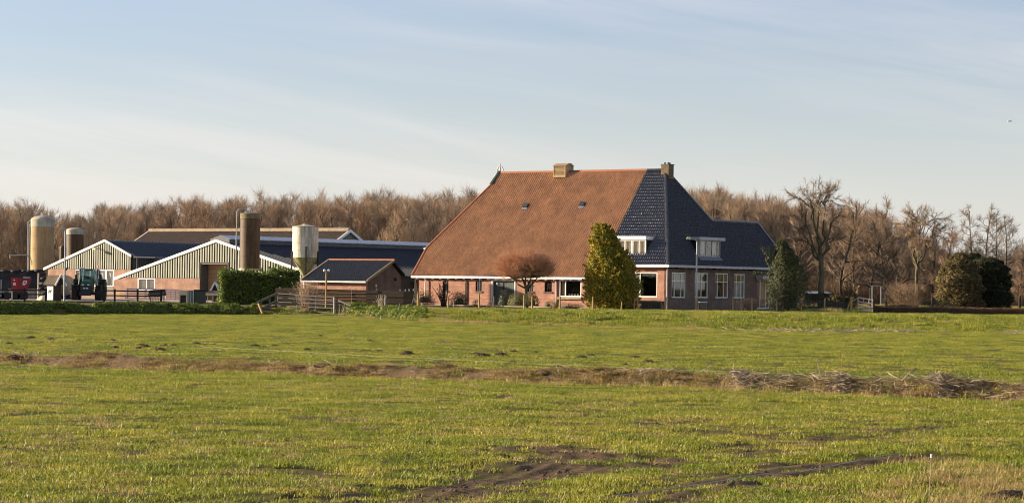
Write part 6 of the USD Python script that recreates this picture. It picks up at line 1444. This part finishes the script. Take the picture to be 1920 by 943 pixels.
hedge('box_hedge', 'low dark hedge below the large window beside the conifer', P(1197, 500, 194.3), P(1246, 500, 194.3), 0, zat(1210, 563, 194.3), zat(1240, 564, 194.3), .6, 2600, .09, 'leaf_shrub', 53, rough=.1)
for nm, lab, px, Y, rad, n, size, mat, sd in (
        ('evergreen_shrub', 'dark low shrub at the left foot of the barn wall', 796, 206, (1.0, .6, .95), 1800, .10, 'leaf_holly', 61), ('heather_shrub', 'small russet shrub at the left foot of the barn wall', 804, 198, (.55, .5, .6), 1500, .06, 'leaf_rust', 62),
        ('evergreen_shrub', 'dark spiky shrub between the thin espalier tree and the downpipe', 862, 196, (.75, .6, .85), 1500, .12, 'leaf_holly', 63), ('hydrangea', 'leggy shrub with pale heads below the box on its post', 950, 191.5, (.72, .6, .9), 1100, .12, 'leaf_shrub', 64),
        ('round_shrub', 'yellowish dome shaped shrub under the umbrella tree', 975, 190.0, (.95, .8, .85), 3800, .09, 'leaf_pale', 65), ('evergreen_shrub', 'dark shrub right of the umbrella tree trunk', 998, 193, (.6, .6, .9), 1600, .10, 'leaf_holly', 66),
        ('flower_clump', 'small clump of pale flowers below the arched window', 1029, 197.5, (.42, .35, .42), 600, .08, 'leaf_pale', 67), ('flower_clump', 'low green plants below the wide window', 1072, 196, (1.0, .4, .3), 1100, .08, 'leaf_shrub', 68), ('flower_clump', 'little pale plant beside the wide window downpipe', 1046, 196.5, (.3, .3, .42), 420, .08, 'leaf_pale', 69),
        ('rust_clump', 'small rust coloured tuft left of the barn door', 919, 190.5, (.3, .3, .32), 500, .06, 'leaf_rust', 70), ('flower_clump', 'green plant at the wall under the second arched window', 892, 202, (.3, .3, .4), 380, .09, 'leaf_shrub', 71),
        ('ivy_mound', 'dark green mound behind the holly and the tall tree', 1555, 202, (2.2, 1.6, 1.15), 4200, .12, 'leaf_yew', 72), ('ivy_mound', 'greyish green low shrub left of the thuja', 1762, 208, (1.7, 1.0, .75), 2600, .10, 'leaf_shrub', 73), ('bramble', 'pale tawny shrub right of the goal frame', 1692, 214, (1.7, 1.2, 1.6), 2600, .10, 'leaf_rust', 74),
        ('bramble', 'golden grass clump behind the dark ivy mound', 1576, 226, (1.5, 1.0, 1.0), 2200, .12, 'blade_dry', 75), ('dark_shrub', 'dark round shrub just left of the rusty gate', 1590, 206, (.9, .8, 1.4), 1900, .11, 'leaf_yew', 76), ('evergreen_shrub', 'low dark shrubs against the plank fence', 672, 181.5, (1.0, .4, .35), 1100, .09, 'leaf_bank', 77)):
    bush(nm, lab, px, Y, rad, n, size, mat, sd, core='leaf_yew' if 'yew' in mat else 'bark_dark')
def twiggy(name, label, px, Y, h, w, n, mat, seed, cat='shrub', r=.012):
    rs = np.random.default_rng(seed); b = stand(px, Y); t = thing(name, label, cat, b)
    q0 = rs.normal(0, w * .18, (n, 3)) * [1, 1, 0]; d = rs.normal(0, 1, (n, 3)) * [w * .55, w * .4, .25 * h] + [0, 0, h * .75]
    m = q0 + d * .55 + rs.normal(0, .06, (n, 3)) * w; e = q0 + d + rs.normal(0, .1, (n, 3)) * w; e[:, 2] = np.clip(e[:, 2], .1, h)
    part(t, 'stems', joined([(q0, m, np.full(n, r), np.full(n, r * .7)), (m, e, np.full(n, r * .7), np.full(n, r * .35))], 4), mat)
    tw = []
    for _ in range(7):
        f = rs.uniform(.1, 1, (n, 1)); q = m + (e - m) * f; tw.append((q, q + rs.normal(0, .16, (n, 3)) * w, np.full(n, r * .5), np.full(n, r * .25)))
    part(t, 'twigs', joined(tw, 3), mat)
    return t
twiggy('bare_shrub', 'bushy brown leafless shrub behind the field gate', 580, 180.5, 2.1, 1.1, 190, 'twig_brown', 81)
twiggy('bare_shrub', 'reddish leafless shrub before the fourth tall window', 1398, 193.5, 1.0, 1.0, 90, 'twig_dark', 82)
twiggy('espalier_tree', 'thin pruned little tree before the left barn wall', 832, 199, 1.9, .55, 34, 'bark_dark', 83, 'tree', .035)
twiggy('bramble', 'leafless tawny bramble behind the goal frame', 1700, 218, 2.4, 1.7, 220, 'twig_brown', 84)
twiggy('bare_shrub', 'dry stalks standing before the plank fence', 714, 178, 1.0, .4, 30, 'reed', 85)
twiggy('bare_shrub', 'small bare shrub at the wall beside the umbrella tree', 1040, 196.5, .7, .4, 30, 'twig_brown', 86)

# ---------------------------------------------------------------- grass, reeds, molehills
def tuft(seed, n, h, w, rad=.5, bend=.5):
    """A square metre of grass: n bent blades."""
    rs = np.random.default_rng(seed)
    c = rs.uniform(-rad, rad, (max(n // 9, 1), 2)); b = c[rs.integers(0, len(c), n)] + rs.normal(0, .045, (n, 2)); b = np.where(rs.uniform(0, 1, (n, 1)) < .45, rs.uniform(-rad, rad, (n, 2)), b)
    a = rs.uniform(0, 6.28, n); L = h * rs.uniform(.45, 1.25, n); t = np.stack([np.cos(a), np.sin(a)], 1); s = np.stack([-t[:, 1], t[:, 0]], 1) * (w * rs.uniform(.6, 1.2, n))[:, None] / 2
    bd = bend * rs.uniform(.2, 1.2, n)
    z = lambda k: (L * k)[:, None]
    p0 = np.concatenate([b, 0 * z(0) - .015], 1)
    mid = np.concatenate([b + t * (L * bd * .45)[:, None], z(.55) * (1 - .18 * bd)[:, None]], 1); tip = np.concatenate([b + t * (L * bd)[:, None], z(.55) * (1 - .18 * bd)[:, None] + (L * .45 * (1 - .5 * bd))[:, None]], 1)
    s3 = np.concatenate([s, 0 * z(0)], 1)
    v = np.stack([p0 - s3, p0 + s3, mid + s3 * .85, mid - s3 * .85, tip], 1)
    f = np.array([[0, 1, 2], [0, 2, 3], [3, 2, 4]])
    return v.reshape(-1, 3), (f[None] + (np.arange(n) * 5)[:, None, None]).reshape(-1, 3)
rng = np.random.default_rng(5)
def field(y0, y1, step, dens_fn, half=.235, zs=(.8, 1.3)):
    pts = []
    for Y in np.arange(y0, y1, step):
        X = np.arange(-Y * half - 8, Y * half + 8, step); pts.append(np.stack([X + rng.uniform(-.5, .5, len(X)) * step, Y + rng.uniform(-.5, .5, len(X)) * step], 1))
    p = np.vstack(pts); keep = rng.uniform(0, 1, len(p)) < dens_fn(p[:, 0], p[:, 1]) * (1 if y0 > 100 else .94); p = p[keep]
    return p
def sod(X, Y):
    return 1 - .96 * np.clip(soil_amount(X, Y) * 1.15, 0, 1)
def place(p, lo, hi):
    z = terrain(p[:, 0], p[:, 1]); q = np.concatenate([p, z[:, None]], 1)
    k = .45 + 1.15 * fbm(np.stack([p[:, 0], p[:, 1], 0 * z], 1) * .9, 3, 31)
    s = rng.uniform(lo, hi, len(p)) * k
    return q, rng.uniform(0, 6.28, len(p)), np.stack([np.full(len(p), 1.0), np.full(len(p), 1.0), s], 1)
infield = lambda X, Y: (base_z(X, Y)[1] <= 0.0)
near = field(20, 62, .33, lambda X, Y: sod(X, Y) * infield(X, Y), .25)
q, r, s = place(near, .75, 1.35)
scatter('meadow_grass', [(tuft(201, 190, .050, .008, .26, 1.2), 'blade', False), (tuft(202, 170, .046, .008, .26, 1.3), 'blade', False), (tuft(203, 190, .056, .0075, .26, 1.1), 'blade', False), (tuft(204, 180, .052, .008, .26, 1.2), 'blade_green', False), (tuft(205, 120, .046, .008, .26, 1.3), 'blade_dry', False)], q, r, s, 'short grass of the near meadow', 'grass', ids=rng.choice(5, len(q), p=[.25, .25, .20, .16, .14]))
mid_ = field(60, 186, .8, lambda X, Y: sod(X, Y) * (base_z(X, Y)[1] <= 0.02), .24)
q, r, s = place(mid_, .75, 1.4)
scatter('meadow_grass', [(tuft(211, 260, .05, .013, .42, 1.2), 'blade', False), (tuft(212, 240, .055, .013, .42, 1.2), 'blade', False), (tuft(213, 250, .05, .013, .42, 1.2), 'blade_green', False)], q, r, s, 'short grass of the far meadow beyond the ditch', 'grass')
bk = field(130, 200, .9, lambda X, Y: ((base_z(X, Y)[1] > 0.0) & (base_z(X, Y)[1] < 1.0) & (960 + F * X / Y > 470)) * 1.0, .24)
q, r, s = place(bk, .6, 1.7)
scatter('bank_grass', [(tuft(221, 260, .085, .018, .5, .9), 'blade_green', False), (tuft(222, 240, .075, .018, .5, .9), 'blade', False), (tuft(223, 240, .09, .018, .5, .9), 'blade', False), (tuft(224, 190, .09, .015, .5, .9), 'blade_dry', False)], q, r, s, 'rough grass on the bank below the farmhouse', 'grass', ids=rng.choice(4, len(q), p=[.36, .34, .22, .08]))
rg = field(189, 285, 1.7, lambda X, Y: ((960 + F * X / Y > 1480) & (base_z(X, Y)[1] >= 1.0)) * 1.0, .24)
q, r, s = place(rg, .8, 1.8)
scatter('garden_grass', [(tuft(231, 220, .16, .02, .8), 'blade_green', False), (tuft(232, 200, .2, .02, .8), 'blade_dry', False)], q, r, s, 'grass of the garden between the trees at the right', 'grass', ids=(rng.uniform(0, 1, len(q)) < .35).astype(int))
# nettles on the left ditch bank
n = 2600; px = rng.uniform(-80, 480, n); fr = rng.uniform(0, 1, n) ** .8
Yb = np.interp(px, _FX, _FY) + (np.interp(px, _TX, _TY) - np.interp(px, _FX, _FY)) * (fr * .95 - .05)
q = np.stack([(px - 960) * Yb / F, Yb, 0 * Yb], 1); q[:, 2] = terrain(q[:, 0], q[:, 1])
keep = fbm(np.stack([q[:, 0] * .8, q[:, 1] * .8, 0 * px], 1), 3, 12) > .36
q = q[keep]
def weed(seed):
    p, d = shell(70, (.26, .26, .20), seed, low=-.1); return leaves(p + [0, 0, .07], .11, seed, d, asp=.65)
scatter('bank_weeds', [(weed(1), 'leaf_bank', False), (weed(2), 'leaf_bank', False), (weed(3), 'leaf_bank', False)], q, rng.uniform(0, 6, len(q)), rng.uniform(.5, 1.15, len(q)), 'lush green weeds covering the bank below the farm road', 'weeds')
n = 500; px = rng.uniform(645, 800, n); Yb = np.interp(px, _FX, _FY) + (np.interp(px, _TX, _TY) - np.interp(px, _FX, _FY)) * rng.uniform(.1, .95, n)
q = np.stack([(px - 960) * Yb / F, Yb, 0 * Yb], 1); q[:, 2] = terrain(q[:, 0], q[:, 1])
scatter('bank_weeds', [(weed(4), 'leaf_bank', False), (weed(5), 'leaf_bank', False)], q, rng.uniform(0, 6, n), rng.uniform(.5, 1.3, n), 'leafy weeds on the bank right of the field gate', 'weeds')
n = 700; px = rng.uniform(790, 1330, n); Yb = np.interp(px, _FX, _FY) + rng.normal(.6, .8, n)
q = np.stack([(px - 960) * Yb / F, Yb, 0 * Yb], 1); q[:, 2] = terrain(q[:, 0], q[:, 1]); q = q[fbm(np.stack([q[:, 0] * .4, q[:, 1] * .4, 0 * px], 1), 3, 50) > .44]
scatter('dry_grass', [(tuft(271, 60, .14, .016, .3, .8), 'blade_dry', False), (tuft(272, 60, .12, .016, .3, .9), 'blade_dry', False)], q, rng.uniform(0, 6, len(q)), rng.uniform(.5, 1.4, len(q)), 'tawny dead grass along the foot of the bank below the house', 'grass')
n = 1900; px = rng.uniform(780, 1980, n); Yb = np.interp(px, _FX, _FY) + (np.interp(px, _TX, _TY) - np.interp(px, _FX, _FY)) * rng.uniform(.03, .55, n)
q = np.stack([(px - 960) * Yb / F, Yb, 0 * Yb], 1); q[:, 2] = terrain(q[:, 0], q[:, 1]); q = q[fbm(np.stack([q[:, 0] * .7, q[:, 1] * .7, 0 * px], 1), 3, 51) > .47]
scatter('bank_grass', [(tuft(281, 90, .24, .02, .26, .8), 'blade_green', False), (tuft(282, 80, .22, .02, .24, .9), 'blade', False)], q, rng.uniform(0, 6, len(q)), rng.uniform(.6, 1.5, len(q)), 'tall grass tussocks on the bank below the garden fence', 'grass')
n = 11000; X = rng.uniform(-22, 19, n); e = rng.uniform(.95, 2.9, n); Yd = 58.5 - .595 * X + e * 1.164
zz = terrain(X, Yd); k_ = fbm(np.stack([X, Yd, 0 * X], 1) * .8, 3, 41) > .40; X, Yd, zz = X[k_], Yd[k_], zz[k_]
scatter('bank_straw', [(tuft(261, 60, .05, .008, .18, 1.2), 'blade_dry', False), (tuft(262, 60, .06, .008, .18, 1.2), 'leaf_rust', False), (tuft(263, 50, .05, .008, .18, 1.0), 'blade', False)], np.stack([X, Yd, zz], 1), rng.uniform(0, 6, len(X)), rng.uniform(.5, 1.2, len(X)), 'short tawny grass covering the face of the ditch bank', 'grass', ids=rng.choice(3, len(X), p=[.55, .3, .15]))
n = 26000; X = rng.uniform(-8, 12, n); Yd = rng.uniform(25, 62, n); k_ = (np.abs(X) < Yd * .23) & (rng.uniform(0, 1, n) < np.clip(soil_amount(X, Yd) * 1.6 - .55, 0, 1)) & (np.abs(ditch_e(X, Yd) - 1.5) > 2); X, Yd = X[k_], Yd[k_]
def clod(seed, s):
    v, f = T(trimesh.creation.icosphere(1, s)); r_ = np.random.default_rng(seed); return v * (1 + r_.normal(0, .22, v.shape)) * [1, 1, .6], f
scatter('mud_clods', [(clod(1, .014), 'soil', False), (clod(2, .022), 'soil', False), (clod(3, .010), 'soil', False)], np.stack([X, Yd, terrain(X, Yd)], 1), rng.uniform(0, 6, len(X)), rng.uniform(.5, 1.5, len(X)), 'crumbled mud in the wheel tracks of the near meadow', 'mud')
tk_ = field(24, 62, .75, lambda X, Y: (fbm(np.stack([X, Y, 0 * X], -1) * .55, 3, 61) > .52) * .5 * infield(X, Y), .25)
q, r, s = place(tk_, .7, 1.5)
scatter('grass_tussocks', [(tuft(291, 70, .095, .008, .13, .9), 'blade_green', False), (tuft(292, 60, .085, .008, .12, 1.0), 'blade', False), (tuft(293, 50, .09, .008, .12, 1.0), 'blade_dry', False)], q, r, s, 'taller tussocks standing in the near meadow', 'grass', ids=rng.choice(3, len(q), p=[.5, .35, .15]))
# dry grass along the ditch and in the near right corner
n = 2100; X = rng.uniform(-22, 19, n); e = rng.normal(.75, .5, n); Yd = 58.5 - .595 * X + e * 1.164
q = np.stack([X, Yd, terrain(X, Yd)], 1)
scatter('dry_grass', [(tuft(241, 26, .16, .009, .13, .7), 'blade_dry', False), (tuft(242, 30, .20, .009, .14, .8), 'blade_dry', False), (tuft(243, 22, .14, .009, .12, .6), 'blade', False)], q, rng.uniform(0, 6, n), rng.uniform(.5, 1.3, n) * (.7 + .3 * (X > 0)), 'straw coloured grass along the edge of the ditch', 'grass')
n = 230; q = []
for _ in range(n):
    px, py = rng.uniform(1640, 1935), rng.uniform(868, 950)
    if rng.uniform() < np.clip((px - 1640) / 180, .1, 1) * np.clip((py - 850) / 60, .2, 1):
        q.append(ground(px, min(py, 943)) if py < 943 else ground(px, 943) - [0, .4, 0])
q = np.array(q); q[:, 2] = terrain(q[:, 0], q[:, 1])
scatter('dry_grass', [(tuft(251, 46, .11, .007, .16, .8), 'blade_dry', False), (tuft(252, 40, .13, .007, .16, .9), 'blade_dry', False)], q, rng.uniform(0, 6, len(q)), rng.uniform(.6, 1.3, len(q)), 'straw coloured grass in the near right corner', 'grass')
# cut reeds thrown on the ditch bank
def reeds(n, X, e0, e1, zs, seed, lmin, lmax, rr):
    rs = np.random.default_rng(seed)
    e = rs.uniform(e0, e1, n); Y = 58.5 - .595 * X + e * 1.164; z = terrain(X, Y) + rs.uniform(0, 1, n) ** 1.5 * zs
    a = rs.normal(-.5, 1.1, n); el_ = rs.normal(0, .26, n); L = rs.uniform(lmin, lmax, n)
    d = np.stack([np.cos(a) * np.cos(el_), np.sin(a) * np.cos(el_), np.sin(el_)], 1) * L[:, None] / 2
    c = np.stack([X, Y, z], 1)
    p0, p1 = c - d, c + d
    for p_ in (p0, p1): p_[:, 2] = np.maximum(p_[:, 2], terrain(p_[:, 0], p_[:, 1]) + .01)
    return tubes(p0, p1, rr * rs.uniform(.7, 1.2, n), rr * .7, 4)
rs = np.random.default_rng(3)
Xr = np.where(rs.uniform(0, 1, 3600) < .85, rs.uniform(4.6, 12.6, 3600), rs.normal(3.6, 1.5, 3600)); Xr = Xr + .5 * np.sin(Xr * 3)
amt = np.clip((Xr - 1.2) / 3.2, .15, 1)
single('cut_reeds', reeds(1500, Xr[:1500], 1.1, 2.6, .20 * amt[:1500], 5, .12, .55, .0062), 'reed', 'pale cut reed stalks heaped on the far bank of the ditch', 'reeds', False, None, 'stuff')
single('cut_reeds', reeds(2400, Xr[:2400] + .2, 1.0, 2.8, .16 * amt[:2400], 6, .1, .45, .006), 'reed_dark', 'dark rotten reed litter under the pale stalks', 'reeds', False, None, 'stuff')
Xl = np.concatenate([rs.normal(-14.6, .9, 200), rs.uniform(-13.5, -9, 26), rs.normal(-5.4, .8, 16), rs.uniform(-4, 2, 60)])
single('cut_reeds', reeds(len(Xl), Xl, 1.3, 2.6, .10, 7, .1, .4, .006), 'reed', 'scattered reed stalks on the left part of the ditch bank', 'reeds', False, None, 'stuff')
n = 300; px = np.concatenate([rs.uniform(1360, 1600, 90), rs.normal(1560, 40, 60), rs.uniform(1580, 1780, 90), rs.normal(1898, 10, 60)]); Yb = np.interp(px, _FX, _FY) + rs.uniform(-.8, 1.4, n)
c_ = np.stack([(px - 960) * Yb / F, Yb, 0 * px], 1); c_[:, 2] = terrain(c_[:, 0], c_[:, 1]) + rs.uniform(0, .12, n); d_ = rs.normal(0, 1, (n, 3)) * [.26, .2, .09]
single('cut_reeds', tubes(c_ - d_, c_ + d_, .012, .009, 4), 'reed', 'line of pale reed litter at the foot of the far bank', 'reeds', False, None, 'stuff')
for k, (a, b, Y, lab) in enumerate((((1542, 716), (1530.5, 672), 57.6, 'long reed stalk sticking up from the heap, leaning left'), ((1690, 714), (1717, 686), 55.6, 'long reed stalk sticking up at a slant to the right'), ((1438, 708), (1437.5, 699), 59.5, 'short upright stub of reed on the bank'), ((1112, 706), (1116, 690), 63.3, 'forked pale stalk at the left end of the reed heap'))):
    single('reed_stalk', cyl(P(*a, Y), P(*b, Y), .014, .008, 6), 'reed', lab, 'reed stalk', True)
# molehills and clods
def clods(seed, n, w, h):
    rs = np.random.default_rng(seed); m = [lump(w, w * .9, h, seed)]
    for _ in range(n):
        a, r = rs.uniform(0, 6.28), math.sqrt(rs.uniform(0, 1)) * w; k = rs.uniform(.012, .034)
        v, f = T(trimesh.creation.icosphere(1, k)); m.append((v * (1 + rs.normal(0, .18, v.shape)) + [r * math.cos(a), r * .9 * math.sin(a), h * max(0, .8 - (r / w) ** 2) + .01], f))
    return J(*m)
mg = 'molehills in the meadow'; ml = 'small dark molehill on the grass beyond the ditch'
mp = []
MH = [(58, 635, 1.1), (96, 637.5, 1.0), (17, 646, 1.0), (211, 639, .8), (216, 651.5, .8), (265, 649, 1.2), (272, 650.5, 1.0), (260, 653, .8), (300, 657, 1.1), (293, 655, .8), (308, 648.5, .7), (325, 649, .9), (369, 646, .9), (386, 647, .7), (400, 647.5, .8), (478, 650, 1.0), (495, 651, .7), (515, 650, .9), (575, 656, .9), (620, 645, .6), (365, 620, .7), (600, 631, .7),
      (693, 640, .8), (763, 664, 1.2), (905, 669, 1.5), (893, 663, .7), (938, 666.5, 1.1), (962, 661, 1.0), (1004, 661.5, .7), (1063, 669.5, .8), (1090, 671, 1.1), (1107, 667.5, .9), (1190, 671.5, 1.2), (1215, 678.5, 1.1), (1172, 685, .8), (960, 681, .7), (1045, 690, .9), (680, 657, .6), (710, 658, .6)]
for k, (px, py, s_) in enumerate(MH):
    g = ground(px, py)
    if len(mp) < 3:
        x = thing('molehill', ml, 'molehill', g, rng.uniform(0, 6), mg, s_); part(x, 'soil', clods(300 + k, 110, .17, .062), 'soil', False); mp.append(x)
    else: copy(mp[k % 3], 'molehill', ml, g, rng.uniform(0, 6), s_ * rng.uniform(.85, 1.15), mg)
for px, py, s_, lab in ((1890, 935, 1.7, 'big dark heap of earth in the near right corner'), (1852, 893, .55, 'dark clod of earth in dry grass near the right corner'), (1882, 892, .5, 'dark clod of earth nearest the big heap'), (1010, 728, .9, 'dark trampled earth just in front of the ditch'), (1203, 738, .8, 'dark clod in front of the ditch right of the middle'), (1215, 743, .8, 'flat dark clods in front of the reed heap'), (1503, 742, .9, 'dark earth lump in front of the reed heap'), (560, 690, 1.3, 'dark earth spoil on the ditch bank left of the middle'), (605, 684, 1.5, 'highest dark spoil heap on the ditch bank'), (640, 690, 1.1, 'dark spoil at the right end of the bank heap'), (30, 668, 1.6, 'dark spoil at the left end of the ditch bank'), (1024, 702, 1.1, 'dark earth lump left of the reed heap')):
    g = ground(px, min(py, 942)); copy(mp[0], 'earth_clod', lab, g - [0, 0, .02], rng.uniform(0, 6), (s_ * 1.3, s_ * .8, s_ * (.75 if py > 880 else .5)), None, 'earth')
# birds in the sky
for px, py, lab in ((1893, 228, 'gull flying high at the right of the sky'), (1220, 0, None)):
    if lab:
        c_ = P(px, py, 230)
        bd = thing('gull', lab, 'bird', c_, .4)
        w_ = .55
        v = np.array([[-.22, 0, 0], [.2, 0, .02], [0, -.07, .02], [0, .07, .02], [-.02, -w_, .12], [-.02, w_, .12], [-.12, -.05, .0], [-.12, .05, 0], [.06, -.05, .03], [.06, .05, .03]])
        body = lump(.24, .07, .07, 5, 2); part(bd, 'body', body, 'white_paint', True)
        for i, j, k_ in ((4, 8, 6), (5, 7, 9)): part(bd, 'wing', J((np.array([v[i], v[j], v[k_]]), np.array([[0, 1, 2]])), (np.array([v[i], v[j], v[k_]]) - [0, 0, .012], np.array([[0, 2, 1]]))), 'grey_paint')
